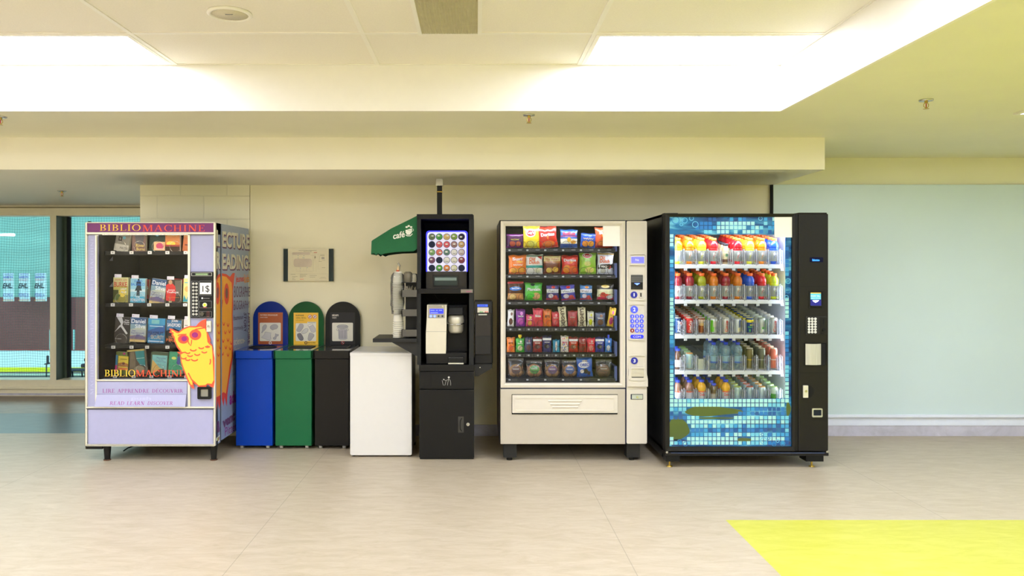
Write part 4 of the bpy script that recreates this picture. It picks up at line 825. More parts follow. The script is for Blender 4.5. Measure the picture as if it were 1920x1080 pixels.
def pl(m, s2, z2, y, pts, fill, edge=INKL, w=0.0016):
    P = [(s2(k1(a)), z2(k2(b))) for a, b in pts]
    if fill: m.flat(P, y, fill)
    m.line(P+[P[0]], w, y-0.0004, edge)
def d1(m, s2, z2, y):
    tx = lambda t_, a, b, c_, d, mt: m.text(t_, s2(k1(a)), s2(k1(b)), z2(k2(d)), z2(k2(c_)), y, mt, bold=0.02)
    tx('MATIÈRES ORGANIQUES', 235, 505, 322, 352, WT); tx('ORGANIC MATERIALS', 235, 350, 368, 380, WT)
    pl(m, s2, z2, y, smooth_poly([(285, 500), (320, 480), (340, 510), (320, 560), (285, 590), (265, 620), (252, 610), (270, 575), (265, 530)]), SHD)
    pl(m, s2, z2, y, smooth_poly([(385, 535), (400, 500), (450, 480), (500, 490), (515, 520), (490, 555), (450, 560), (430, 575), (405, 560)]), SHD)
    pl(m, s2, z2, y, [(310, 600), (405, 615), (395, 665), (405, 710), (380, 730), (345, 725), (250, 685), (300, 640)], M((206, 202, 196), 0.6))
    pl(m, s2, z2, y, smooth_poly([(470, 620), (490, 640), (520, 635), (522, 660), (490, 670), (485, 700), (470, 722), (440, 715), (432, 690), (460, 680), (470, 655)]), SHD)
    c_ = (s2(k1(391)), z2(k2(772))); m.line([(c_[0]+0.011*math.cos(a), c_[1]+0.011*math.sin(a)) for a in [2*PI*i/6 for i in range(7)]], 0.006, y, WT)
def nosign(m, cx, cz, r, y):
    m.flat(circ(cx, cz, r, 20), y, WT); m.flat(rrect(cx-r*.5, cx+r*.4, cz-r*.5, cz+r*.5, r*.1), y-0.0004, SHD); RED = M((205, 50, 45), 0.5); m.annulus(cx, cz, r, r*.2, y-0.0008, RED, 22); m.line([(cx-r*.7, cz-r*.6), (cx+r*.7, cz+r*.6)], r*.2, y-0.0008, RED)
def d2(m, s2, z2, y):
    tx = lambda t_, a, b, c_, d: m.text(t_, s2(k1(a)), s2(k1(b)), z2(k2(d)), z2(k2(c_)), y, INKD, bold=0.02)
    tx('PLASTIQUE', 788, 912, 332, 357); tx('VERRE, MÉTAL', 788, 950, 368, 396); tx('PLASTIC, GLASS, METAL', 788, 915, 412, 424)
    nosign(m, s2(k1(1010)), z2(k2(363)), 0.016, y); nosign(m, s2(k1(1085)), z2(k2(363)), 0.016, y)
    m.rect(s2(k1(968)), s2(k1(1106)), z2(k2(480)), z2(k2(443)), y+0.0006, M((226, 222, 206), 0.5)); m.rect(s2(k1(978)), s2(k1(1098)), z2(k2(458)), z2(k2(453)), y, INKL)
    pl(m, s2, z2, y, smooth_poly([(850, 470), (895, 475), (912, 505), (900, 540), (860, 600), (820, 600), (795, 575), (825, 520)]), SHD)
    pl(m, s2, z2, y, [(978, 495), (1045, 472), (1098, 555), (1095, 595), (1060, 612), (1030, 600)], M((196, 192, 192), 0.6)); pl(m, s2, z2, y-0.0002, [(978, 495), (1045, 472), (1055, 490), (990, 520)], WT)
    pl(m, s2, z2, y-0.0006, smooth_poly([(880, 600), (930, 550), (985, 545), (975, 600), (915, 630), (878, 620)]), M((206, 204, 196), 0.6), INKD)
    pl(m, s2, z2, y, smooth_poly([(800, 640), (850, 615), (875, 630), (912, 700), (900, 730), (870, 738), (840, 720)]), M((130, 126, 130), 0.6), INKD)
    pl(m, s2, z2, y, smooth_poly([(1000, 610), (1040, 620), (1085, 650), (1040, 710), (1020, 738), (975, 730), (985, 660)]), SHD, INKD)
    c_ = (s2(k1(946)), z2(k2(770))); m.line([(c_[0]+0.011*math.cos(a), c_[1]+0.011*math.sin(a)) for a in [2*PI*i/6 for i in range(7)]], 0.006, y, INKD); tx('RECYCLABLE', 975, 1095, 762, 777)
def d3(m, s2, z2, y):
    tx = lambda t_, a, b, c_, d: m.text(t_, s2(k1(a)), s2(k1(b)), z2(k2(d)), z2(k2(c_)), y, WT, bold=0.03)
    tx('DÉCHETS', 1355, 1455, 322, 356); tx('WASTE', 1355, 1420, 370, 392)
    pl(m, s2, z2, y, [(1448, 560), (1585, 560), (1588, 705), (1560, 718), (1480, 718), (1456, 705)], M((190, 186, 188), 0.6))
    for a in (1470, 1495, 1520, 1545, 1568): m.line([(s2(k1(a)), z2(k2(572))), (s2(k1(a+(1518-a)*.06)), z2(k2(702)))], 0.003, y-0.0008, INKL)
    m.flat(circ(s2(k1(1516)), z2(k2(520)), 88*6.6/1450/8.31, 24, 34*6.6/1450/8.31), y-0.0008, SHD); m.annulus(s2(k1(1516)), z2(k2(520)), 0.001, 0.001, y-0.001, INKL)
    pl(m, s2, z2, y-0.001, [(1516+88*math.cos(a), 520+34*math.sin(a)) for a in [2*PI*i/24 for i in range(24)]], None); pl(m, s2, z2, y-0.001, [(1516+66*math.cos(a), 505+18*math.sin(a)) for a in [2*PI*i/24 for i in range(24)]], None)
    for a, b in ((1438, 565), (1596, 565)): m.annulus(s2(k1(a)), z2(k2(b)), 0.008, 0.002, y-0.001, INKL)
    c_ = (s2(k1(1519)), z2(k2(768))); m.annulus(c_[0], c_[1], 0.012, 0.003, y, M((205, 50, 60), 0.5)); m.line([(c_[0]-.007, c_[1]+.007), (c_[0]+.007, c_[1]-.007)], 0.003, y, WT)
t, bp = bin_(439.5, 512, 474.5, 540, 565, (0, 56, 158), (0, 40, 128), 'blue organic waste bin with arched back and rust-red sign', 'round')
sign(bp, 484.2, 530.3, 585.8, 645.5, (168, 82, 36), (487.3, 526.8, 605, 639.5), d1)
t, bp = bin_(513.5, 585.5, 541, 606.8, 565.3, (26, 96, 58), (0, 76, 30), 'green recycling bin with arched back and yellow sign', 'square')
sign(bp, 550.7, 597, 586.2, 646.5, (240, 190, 50), (554.7, 593, 606, 639.5), d2)
t, bp = bin_(587.5, 656, 610.3, 675.5, 565.6, (24, 22, 19), (15, 15, 13), 'black waste bin with arched back and trash can drawing', 'square')
sign(bp, 619, 665.5, 586, 646, (38, 38, 40), (623, 662, 605, 639.5), d3)

# ================================================================== WHITE SMALL FRIDGE
YF = 5.88; s = lambda p: wx(p, YF); z = lambda p: wz(p, YF)
t = thing('mini_fridge', 'plain white mini fridge between the black bin and coffee tower', 'fridge', (s(714), 6.1, 0))
FW = M((214, 211, 205), 0.35, noise=0.01, coat=0.2)
m = MB(); m.box(s(658.5), s(769.5), YF+0.055, 6.36, z(852), z(661)-0.004, M((110, 104, 92), 0.4)); m.box(s(657), s(771), YF+0.05, 6.36, z(666), z(661), FW, 0.004); m.build('fridge_body', t)
m = MB(); m.prism(rrect(s(656.3), s(772), z(854), z(662.5), 0.012), YF+0.008, YF+0.052, FW); m.prism(rrect(s(656.8), s(771.5), z(853.5), z(663), 0.012), YF, YF+0.008, FW); m.build('door', t)
m = MB(); m.box(s(656), s(772.2), YF-0.001, YF+0.052, z(667.5), z(661.5), FW, 0.003); m.build('door_cap', t)
for px in (662, 768):
    for yy in (YF+0.04, 6.3):
        m = MB(); m.cyl((s(px), yy, 0), (s(px), yy, z(852)), 0.013, BLACK, 12); m.build('foot', t)
m = MB(); m.box(s(765), s(770), YF+0.01, YF+0.04, z(661), z(659.5), CHROME); m.build('hinge', t)

# ================================================================== COFFEE TOWER
YT_ = 5.80; s = lambda p: wx(p, YT_); z = lambda p: wz(p, YT_); YTB = 6.30
TB = M((20, 19, 17), 0.45, noise=0.04, scale=80); TBL = M((30, 31, 31), 0.4, noise=0.04)
t = thing('coffee_tower', 'tall black coffee cabinet with open shelves and waste door', 'cabinet', (s(837), 6.05, 0))
m = MB(); m.box(s(787), s(888.5), YT_+0.02, YTB, z(855), z(690), TBL); m.build('base_cabinet', t)
m = MB(); m.box(s(785.5), s(889.5), YT_-0.004, YTB, z(696), z(684), TB, 0.003); m.build('countertop', t)
m = MB(); m.box(s(786), s(889), YT_, YT_+0.02, z(729), z(697), TB, 0.002); m.ringp(rrect(s(807.5), s(867), z(725.5), z(699.5), 0.004), rrect(s(808.2), s(866.3), z(725), z(700), 0.003), YT_-0.002, YT_+0.001, DARK)
IC = M((200, 198, 188), 0.5)
m.flat(circ(s(841.5), z(707.5), 0.0075, 14), YT_-0.0012, IC); m.line([(s(841), z(710)), (s(844), z(713)), (s(845), z(718)), (s(845), z(722.5))], 0.0022, YT_-0.0012, IC); m.line([(s(841), z(711)), (s(840), z(716)), (s(839), z(722.5))], 0.0022, YT_-0.0012, IC); m.line([(s(841.5), z(711)), (s(836), z(713.5)), (s(832.5), z(712))], 0.0022, YT_-0.0012, IC)
m.line([(s(829), z(713)), (s(831), z(722)), (s(834.5), z(722)), (s(836.5), z(713.5))], 0.0022, YT_-0.0012, IC); m.rect(s(831), s(833), z(712.5), z(710.5), YT_-0.0012, IC)
m.build('waste_flap', t, 'black waste flap with a litter symbol')
m = MB(); m.box(s(786), s(889), YT_, YT_+0.02, z(858), z(731), TB, 0.002); d = m.build('door', t)
m = MB(); m.box(s(859), s(869.5), YT_-0.003, YT_+0.001, z(811), z(781), M((66, 64, 58), 0.4)); m.tube([(s(865.5), YT_-0.004, z(784)), (s(863), YT_-0.014, z(788)), (s(862.6), YT_-0.016, z(796)), (s(863), YT_-0.014, z(804)), (s(865.5), YT_-0.004, z(808))], 0.004, BLACK); m.build('handle', d)
m = MB(); m.cyl((s(877.5), YT_-0.006, z(795.5)), (s(877.5), YT_, z(795.5)), 0.0125, CHROME, 20); m.box(s(877.2), s(877.9), YT_-0.007, YT_-0.0055, z(797), z(794), DARK); m.build('lock', d, 'round chrome lock')
for px in (791, 884):
    for yy in (YT_+0.04, YTB-0.04): m = MB(); m.cyl((s(px), yy, 0), (s(px), yy, z(856)), 0.014, CHROME, 12); m.build('foot', t)
m = MB(); m.box(s(787), s(888), YT_+0.008, YTB, z(861), z(858), BLACK); m.build('plinth', t)
# open upper frame
m = MB()
m.box(s(782), s(787), YT_+0.004, YTB, z(684), z(403), TB); m.box(s(886), s(888.2), YT_+0.004, YTB, z(684), z(403), TB)
m.box(s(782), s(789), YT_, YT_+0.02, z(684), z(403), TBL); m.box(s(879.5), s(888.2), YT_, YT_+0.02, z(684), z(403), TBL); m.box(s(781.5), s(888.5), YTB-0.015, YTB, z(684), z(403), DARK)
m.build('side_frame', t)
m = MB(); m.box(s(781.5), s(887), YT_-0.004, YTB, z(411), z(401.5), TB, 0.003); m.build('top_board', t)
m = MB(); m.box(s(783), s(887.5), YT_-0.004, YTB, z(550.5), z(541.5), TB, 0.003); m.build('middle_shelf', t)
m = MB(); m.box(s(864), s(886.5), YT_-0.0055, YT_-0.004, z(549), z(542.5), M((120, 112, 98), 0.5)); m.rect(s(874), s(884), z(547.5), z(545.5), YT_-0.0062, M((150, 90, 110), 0.5)); m.build('asset_label', t)
m = MB(); m.box(wx(820, 6.25), wx(829, 6.25), 6.2, 6.26, H1, wz(403, 6.25), BLACK); m.box(wx(818, 6.25), wx(831, 6.25), 6.19, 6.27, wz(349.5, 6.25), H1, CHROME); m.box(wx(819.3, 6.25), wx(829.7, 6.25), 6.198, 6.262, wz(361.5, 6.25), wz(360, 6.25), BRASS); m.build('ceiling_pole', t)
# pod display
YP = YT_+0.10; s3 = lambda p: wx(p, YP); z3 = lambda p: wz(p, YP)
t2 = thing('pod_display', 'white pod dispenser with blue glow in the coffee tower', 'dispenser', (s3(837), YP+0.1, z(541)))
m = MB(); m.box(s3(799), s3(875), YP, YP+0.26, z(541.5), z3(509), M((56, 52, 46), 0.45)); m.ringp(rrect(s3(811.5), s3(860), z3(537.5), z3(515), 0.003), rrect(s3(813.5), s3(858), z3(535.5), z3(517.5), 0.002), YP-0.006, YP+0.001, BLACKM)
m.build('dispenser_base', t2)
m = MB(); m.box(s3(814), s3(857.5), YP-0.003, YP-0.001, z3(535), z3(518), M((50, 60, 58), 0.08)); m.box(s3(815.5), s3(856), YP-0.0035, YP-0.003, z3(526), z3(520.5), M((120, 138, 134), 0.1)); m.build('flap_window', t2)  # lighter upper strip is a reflection painted onto the window
PLATE_GLOW = M((214, 212, 240), 0.4, em=0.35, noise=0, key='podw')  # plate given a faint glow for the blue strip's light on it
m = MB(); m.prism(rrect(s3(799.5), s3(875.5), z3(509.5), z3(433.5), 0.02), YP+0.045, YP+0.24, M((60, 60, 90), 0.3)); m.prism(rrect(s3(801), s3(874), z3(509.5), z3(435), 0.018), YP+0.043, YP+0.046, PLATE_GLOW); m.build('front_plate', t2)
LEDB = M((40, 40, 255), 0.4, em=5, noise=0, key='ledb')
def path_u(x0, x1, zb, zt, r):
    P = [(x0, zb)]+[(x0+r-r*math.cos(a), zt-r+r*math.sin(a)) for a in [PI/2*i/6 for i in range(7)]]+[(x1-r+r*math.sin(a), zt-r+r*math.cos(a)) for a in [PI/2*i/6 for i in range(7)]]+[(x1, zb)]
    return P
m = MB(); m.tube([(a, YP+0.04, b) for a, b in path_u(s3(799.3), s3(875.7), z3(509), z3(433.3), 0.02)], 0.0035, LEDB, 8); m.build('light_strip', t2, 'glowing blue light strip')
m = MB(); m.tube([(a, YP+0.036, b) for a, b in path_u(s3(801.5), s3(873.5), z3(509), z3(435.6), 0.018)], 0.0022, M((225, 225, 255), 0.3, em=1.2, noise=0, key='ledw2'), 8); m.build('light_tube', t2)
PC = [[(110, 130, 90), (70, 165, 70), (215, 180, 110), (130, 165, 60), (50, 45, 70)],
      [None, (225, 90, 105), (225, 80, 100), (160, 120, 120), (225, 175, 110)],
      [(130, 175, 110), (230, 110, 95), (90, 125, 115), (226, 220, 214), (230, 200, 196)],
      [(130, 70, 110), None, (226, 222, 214), (222, 214, 196), (150, 50, 66)],
      [None, (70, 160, 55), (220, 130, 60), (226, 216, 180), None]]
cname = {(110, 130, 90): 'olive', (70, 165, 70): 'green', (215, 180, 110): 'tan', (130, 165, 60): 'lime', (50, 45, 70): 'dark purple'}
def cn(c):
    import colorsys
    h, sv, v = colorsys.rgb_to_hsv(c[0]/255, c[1]/255, c[2]/255)
    if sv < 0.14: return 'white' if v > .75 else 'grey' if v > .3 else 'black'
    if v < .32: return 'dark'
    n = ['red', 'orange', 'yellow', 'green', 'teal', 'blue', 'purple', 'pink', 'red'][int((h*360+15)//45) % 9] if False else None
    hd = h*360
    for lim, nm in ((14, 'red'), (42, 'orange'), (68, 'yellow'), (160, 'green'), (200, 'teal'), (255, 'blue'), (300, 'purple'), (345, 'pink'), (361, 'red')):
        if hd < lim: return nm if sv > .35 else 'pale '+nm
ORD = ['first', 'second', 'third', 'fourth', 'fifth', 'sixth', 'seventh', 'eighth', 'ninth', 'tenth', 'eleventh', 'twelfth']
pod0 = None; RP = 6.1*YP/F
pods = []
hm = MB()
for r in range(5):
    for q in range(5):
        x = s3(809.2+14*q); zc = z3([443.5, 458, 472.8, 487.6, 502.5][r])
        hm.add([(x+(RP+0.001)*math.cos(a), YP+0.0422, zc+(RP+0.001)*math.sin(a)) for a in [2*PI*i/24 for i in range(24)]], [tuple(range(24))], M((30, 36, 64), 0.4))
        c_ = PC[r][q]
        if c_ is None: continue
        po = thing('coffee_pod', '%s-lidded coffee pod, %s row, %s from the left in the dispenser' % (cn(c_), ORD[r], ORD[q]), 'coffee pod', (x, YP+0.037, zc), 'coffee pods in the dispenser')
        if pod0 is None:
            a = MB(); a.lathe([(RP*.8, 0.012), (RP*.93, 0.004), (RP, 0.002), (RP, 0.0), (RP*.9, -0.0015)], M((60, 58, 62), 0.4), n=24, axis='y'); pod0 = a.build('cup', po, local=True)
        else: dup(pod0, po)
        a = MB(); L_ = M(c_, 0.3, noise=0.25, scale=160); a.prism(circ(0, 0, RP*.9, 24), -0.0022, -0.0005, L_)
        R_ = random.Random(r*7+q); a.flat(circ(R_.uniform(-.3, .3)*RP, R_.uniform(-.1, .4)*RP, RP*.42, 14, RP*.26), -0.0026, M((225, 222, 214), 0.4)); a.rect(-RP*.5, RP*.5, -RP*.5, -RP*.32, -0.0026, M([int(v*.6) for v in c_], 0.4)); a.build('foil_lid', po, local=True)
hm.build('pod_holes', t2)
# brewer
YM = YT_+0.03; s4 = lambda p: wx(p, YM); z4 = lambda p: wz(p, YM); ZC = z(684)
SILV = M((214, 208, 190), 0.38, 0.35, noise=0.02)
t3 = thing('coffee_machine', 'silver and black single-cup coffee machine with blue screen', 'coffee machine', (s4(837), YM+0.15, ZC))
m = MB(); m.box(s4(799), s4(875.5), YM+0.004, YM+0.33, ZC+0.001, z4(661.5), BLACK, 0.006); m.box(s4(837), s4(876), YM+0.14, YM+0.33, ZC+0.001, z4(573), BLACK, 0.006); m.build('machine_body', t3)
m = MB(); m.prism([(s4(798.3), z4(663)), (s4(836), z4(663)), (s4(837.5), z4(571.5)), (s4(800.8), z4(571.5)), (s4(800), z4(600)), (s4(798.5), z4(625))], YM, YM+0.3, SILV); m.box(s4(798), s4(836.6), YM-0.001, YM, z4(622), z4(621.5), GREY); m.build('silver_housing', t3)
m = MB(); m.box(s4(802.5), s4(834), YM-0.004, YM+0.001, z4(596.5), z4(572), M((160, 154, 140), 0.4, 0.3), 0.002); cpn = m.build('control_panel', t3)
m = MB(); m.box(s4(806), s4(831.5), YM-0.006, YM-0.003, z4(588), z4(579), M((35, 45, 225), 0.3, em=1.3, noise=0, key='lcd1')); LT = M((130, 150, 255), 0.4, em=0.8, noise=0, key='lcdt')
[m.rect(s4(807.5+q*2), s4(808.9+q*2), z4(582.6), z4(581.2), YM-0.0066, LT) for q in range(11) if q not in (4, 7)]; [m.rect(s4(807.5+q*2), s4(808.9+q*2), z4(586.8), z4(585.4), YM-0.0066, LT) for q in range(7)]; m.build('screen', cpn, 'blue lit display')
for q in range(4):
    m = MB(); x = s4(808+7.2*q); m.prism(circ(x, z4(592.7), 0.010, 16), YM-0.007, YM-0.003, M((90, 130, 255), 0.3, em=1.2, noise=0, key='bb') if q < 2 else GREY); m.flat(circ(x, z4(592.7), 0.005, 10), YM-0.0078, M((220, 225, 240), 0.4) if q < 2 else DARK); m.build('button', cpn)
m = MB(); m.prism(circ(s4(830), z4(574.7), 0.007, 16, 0.004), YM-0.006, YM-0.003, CHROME); m.build('badge', cpn)
m = MB()
hp = [(0.0, 577), (0.0, 577)]
pr = [(z4(573.5), 0.10), (z4(577), 0.06), (z4(590), 0.035), (z4(598), 0.02)]
P = [(YM+0.16, z4(573.5)), (YM+0.08, z4(573.5)), (YM+0.045, z4(578)), (YM+0.02, z4(590)), (YM+0.16, z4(590))]
m.prismx(P, s4(841.5), s4(867), BLACKM); m.build('head_lid', t3, 'glossy dark lid of the brew head')
m = MB(); cx_, cy_ = s4(854.3), YM+0.1
m.lathe([(0.055, z4(592)), (0.062, z4(597)), (0.064, z4(605)), (0.058, z4(609)), (0.056, z4(622)), (0.045, z4(626)), (0.0, z4(626.5))], SILV, (cx_, cy_, 0), 28); m.build('brew_head', t3, 'rounded silver brew head')
m = MB(); m.tube([(cx_-0.066, cy_+0.02, z4(601)), (cx_-0.063, cy_-0.045, z4(607)), (cx_-0.03, cy_-0.068, z4(609)), (cx_+0.03, cy_-0.068, z4(609)), (cx_+0.063, cy_-0.045, z4(607)), (cx_+0.066, cy_+0.02, z4(601))], 0.004, CHROME); m.build('head_handle', t3)
m = MB(); m.box(s4(840.5), s4(869.5), YM-0.02, YM+0.12, ZC+0.006, ZC+0.05, BLACK, 0.004)
for q in range(9): m.box(s4(842+3*q), s4(843+3*q), YM-0.018, YM+0.1, ZC+0.05, ZC+0.052, GREY)
m.box(s4(840.5), s4(869.5), YM-0.026, YM-0.01, ZC+0.003, ZC+0.014, M((200, 198, 180), 0.3, 0.3), 0.002); m.build('drip_tray', t3)
# cables at the back of the shelf
m = MB(); m.tube([(s3(812), YT_+0.3, z3(553)), (s3(818), YT_+0.28, z3(562)), (s3(828), YT_+0.28, z3(566)), (s3(836), YT_+0.3, z3(560))], 0.002, BLACKM); m.build('cable', t3)
# card reader on bracket
t4 = thing('card_reader', 'black wall payment box with small blue screen and white keypad', 'payment terminal', (s(906), YT_+0.1, z(683)))
m = MB(); m.box(s(889.5), s(924), YT_+0.02, YT_+0.26, z(683), z(564.5), BLACK, 0.008); m.box(s(890), s(923), YT_, YT_+0.25, z(588), z(565), BLACKM, 0.006); m.box(s(891), s(920.5), YT_+0.002, YT_+0.03, z(665), z(588), M((46, 42, 38), 0.45), 0.003); m.box(s(891.5), s(920), YT_-0.0, YT_+0.01, z(664), z(630), BLACKM, 0.002); m.build('terminal_body', t4)
m = MB(); m.box(s(895), s(914.5), YT_-0.004, YT_+0.001, z(575), z(570.8), M((50, 80, 210), 0.3, em=0.9, noise=0, key='lcd2')); [m.rect(s(898+q*1.8), s(899.2+q*1.8), z(573.8), z(572.2), YT_-0.0046, M((20, 30, 80), 0.5)) for q in range(7)]; m.build('screen', t4)
m = MB(); m.box(s(895.3), s(916), YT_-0.004, YT_+0.001, z(586), z(576.5), M((214, 206, 190), 0.5))
for r in range(4):
    for q in range(6): m.rect(s(896+3.3*q), s(898.5+3.3*q), z(578.7+2.3*r), z(577+2.3*r), YT_-0.0046, M((196, 186, 170), 0.5) if r < 3 or q not in (1, 2, 4, 5) else M((30, 160, 60), 0.4) if q < 3 else M((210, 60, 50), 0.4))
m.build('keypad', t4); m = MB(); m.box(s(897), s(913), YT_-0.008, YT_+0.004, z(591), z(588.5), M((180, 182, 170), 0.3)); m.build('card_slot', t4)
m = MB(); m.prismx([(YT_+0.03, z(684)), (YT_+0.25, z(684)), (YT_+0.25, z(706)), (YT_+0.12, z(706))], s(889.5), s(890.6), BLACK); m.prism([(s(889.5), z(706)), (s(897), z(706)), (s(923), z(691)), (s(923), z(684)), (s(889.5), z(684))], YT_+0.02, YT_+0.026, BLACKM); m.box(s(889.5), s(923.5), YT_+0.02, YT_+0.25, z(684.5), z(683), BLACKM); m.cyl((s(900), YT_+0.014, z(689.5)), (s(900), YT_+0.02, z(689.5)), 0.004, CHROME); m.build('bracket', t4)
# side shelf on the left of the tower
t5 = thing('side_counter', 'black triangular-braced side counter left of the coffee tower', 'shelf', (s(742), YT_+0.2, z(640)))
m = MB(); m.box(s(699.5), s(782), YT_-0.02, YT_+0.36, z(641.5), z(634.5), BLACKM, 0.002); m.build('counter_board', t5)
m = MB(); m.prism([(s(735), z(642)), (s(782), z(642)), (s(782), z(668)), (s(778), z(666))], YT_+0.0, YT_+0.02, BLACKM); m.build('brace', t5)
t6 = thing('condiment_rack', 'black three-tier condiment rack standing on the side counter', 'rack', (s(769), YT_+0.1, z(634.5)))
m = MB(); m.box(s(758), s(781.5), YT_+0.10, YT_+0.12, z(634.5), z(530), BLACK); m.box(s(779.5), s(781.8), YT_+0.02, YT_+0.12, z(634.5), z(528), BLACK); m.build('rack_frame', t6)
for y0, y1 in ((556.5, 543.5), (592.5, 580), (630.5, 618)):
    m = MB(); m.box(s(753.2), s(781.5), YT_-0.01, YT_, z(y0), z(y1), M((78, 74, 66), 0.45)); m.box(s(753.2), s(754.4), YT_-0.01, YT_+0.1, z(y0), z(y1), BLACKM); m.box(s(753.2), s(781.5), YT_-0.01, YT_+0.1, z(y0+.6), z(y0), BLACKM); m.build('tray', t6)
# straws, sugar bag
m = MB(); rr = random.Random(3)
for k in range(26):
    a = s(756+rr.random()*22); q = rr.uniform(-0.03, 0.03); m.cyl((a, YT_+0.02+rr.random()*0.06, z(556)), (a+q, YT_+0.03+rr.random()*0.06, z(543.5-rr.random()*8)), 0.0016, M((196, 186, 156), 0.5), 6)
tag(m.build('stir_sticks', loc=(s(767), YT_+0.04, z(556))), 'pale wooden stir sticks loose in the top condiment tray', 'stir sticks', kind='stuff')
FILM = glass_mat('film', (0.9, 0.9, 0.88), 0.9, 0.12, 1.5, 0.14, (0.8, 0.78, 0.7))
def blob(cx, cy, z0, z1, r0, seed, mat, n=18, rows=10, flat_=1.0):
    rr = random.Random(seed); V = []
    for i in range(rows+1):
        h = i/rows; r = r0*(0.85+0.15*math.sin(h*PI))*(1 if i < rows else 0.6)
        for k in range(n):
            q = r*(1+rr.uniform(-.07, .07)); V.append((cx+q*math.cos(2*PI*k/n), cy+flat_*q*math.sin(2*PI*k/n), z0+(z1-z0)*h))
    mm = MB(); mm.add(V, [(i*n+k, i*n+(k+1) % n, (i+1)*n+(k+1) % n, (i+1)*n+k) for i in range(rows) for k in range(n)], mat, True); mm.add(V[:n], [tuple(range(n))], mat); return mm
tag(blob(s(763.5), YT_+0.07, z(529.5), z(509.5), 0.034, 5, glass_mat('film_d', (0.5, 0.48, 0.42), 0.9, 0.15, 1.5, 0.5, (0.24, 0.21, 0.15))).build('lid_bag', loc=(s(763.5), YT_+0.07, z(529.5))), 'crumpled dark clear bag of cup lids on the condiment rack, nearer the cups', 'bag')
tag(blob(s(775), YT_+0.07, z(529.5), z(513), 0.028, 6, FILM).build('lid_bag', loc=(s(775), YT_+0.07, z(529.5))), 'crumpled clear plastic bag on the condiment rack beside the tower post', 'bag')
m = MB(); m.box(s(753), s(781.8), YT_+0.0, YT_+0.13, z(530.8), z(529.5), BLACK); m.build('top_tier', t6)
# cups: nested paper cups, mouths down
cup = MB(); CPW = M((232, 226, 206), 0.6, noise=0.03); rc = 0.042
cup.lathe([(0.031, 0.10), (0.030, 0.101), (0.0, 0.1005)], CPW, n=26); 
cup = MB(); cup.lathe([(0.0, 0.096), (0.031, 0.098), (rc-0.003, 0.006), (rc, 0.005), (rc+0.001, 0.0015), (rc-0.002, 0.0), (rc-0.005, 0.002)], CPW, n=26, matf=lambda i: CPW)
cup.lathe([(rc-0.0018, 0.0085), (rc-0.0015, 0.0105)], M((60, 56, 46), 0.6), n=26)
mecup = cup.mesh('paper_cup'); xs = s(744.5); zc0 = z(634.5); yc_ = YT_+0.09
n1, dz1 = 15, (z(601.5)-zc0-0.096)/14
def cupo(zz, dx, lab):
    o = bpy.data.objects.new('paper_cup', mecup); COL.objects.link(o); o.location = (xs+dx, yc_, zz); tag(o, lab, 'cup', 'paper cups nested beside the tower')
rr = random.Random(2)
n1 = 8; dz = 0.0155
for k in range(n1): cupo(zc0+0.001+dz*k, rr.uniform(-.001, .001), 'white paper cup in the lower bare stack on the counter, %s from the bottom' % ORD[k])
zc1 = zc0+0.001+dz*(n1-1)+0.09
n2 = 18; dz2 = (z(511)-zc1-0.098)/(n2-1)
O20 = ORD+['thirteenth', 'fourteenth', 'fifteenth', 'sixteenth', 'seventeenth', 'eighteenth', 'nineteenth', 'twentieth']
for k in range(n2): cupo(zc1+0.008+dz2*k, 0.002*math.sin(k), 'white paper cup in the tall plastic-wrapped stack, %s from its bottom' % O20[k])
w = blob(xs-0.006, yc_, zc1-0.02, z(510), 0.054, 9, FILM, 20, 14); w.tube([(xs, yc_, z(510)), (xs+0.004, yc_, z(506)), (xs+0.01, yc_, z(498)), (xs-0.003, yc_, z(493))], 0.007, FILM); w.cyl((xs-0.004, yc_, z(509.5)), (xs-0.002, yc_, z(506.5)), 0.012, M((200, 70, 40), 0.4), 12); w.cyl((xs-0.002, yc_, z(506.5)), (xs+0.001, yc_, z(499)), 0.011, M((214, 180, 130), 0.5), 12, 0.006)
tag(w.build('cup_sleeve', loc=(xs, yc_, zc1-0.02)), 'clear plastic sleeve tied with a red band around the tall cup stack', 'bag')
# awning
AW = M((14, 92, 50), 0.75, noise=0.06, scale=60); AWD = M((20, 40, 28), 0.8)
t7 = thing('cafe_awning', 'dark green fabric awning reading café beside the coffee tower', 'awning', (s(782), YT_+0.1, z(440)))
m = MB(); P = [(s(781.5), z(404)), (s(770), z(410)), (s(733), z(428)), (s(698), z(450)), (s(696), z(452)), (s(695), z(477))]
bot = [(s(700), z(474)), (s(705), z(478)), (s(708), z(475)), (s(714), z(478)), (s(720), z(475.5)), (s(733), z(473.5)), (s(748), z(472)), (s(762), z(471.5)), (s(775), z(471)), (s(782), z(466))]
m.prism(P+bot, YT_+0.02, YT_+0.022, AW)
top = P
V = [(a, YT_+0.02, b) for a, b in top]+[(a, YT_+0.30, b) for a, b in top]; m.add(V, [(i, i+1, i+7, i+6) for i in range(5)], AW)
m.prism([(a+0.001, b-0.004) for a, b in P]+[(a, b-0.008) for a, b in bot], YT_+0.288, YT_+0.29, AWD); m.build('canopy', t7)
WHT = M((232, 232, 222), 0.6)
m = MB(); m.text('café', s(736.5), s(758.5), z(446.5), z(434.5), 0, WHT, bold=0.02, surf=lambda x, q: (x, YT_+0.0185, q+0.20*(x-s(747))))
c0 = lambda a, b: (s(a), z(b))
m.line([c0(760, 440), c0(763, 442), c0(769, 442), c0(773, 438)], 0.006, YT_+0.0185, WHT); m.flat([c0(760, 431), c0(772, 428), c0(772, 435), c0(768, 440), c0(763, 440), c0(760, 436)], YT_+0.0185, WHT); m.annulus(*c0(773, 431), 0.008, 0.003, YT_+0.0185, WHT)
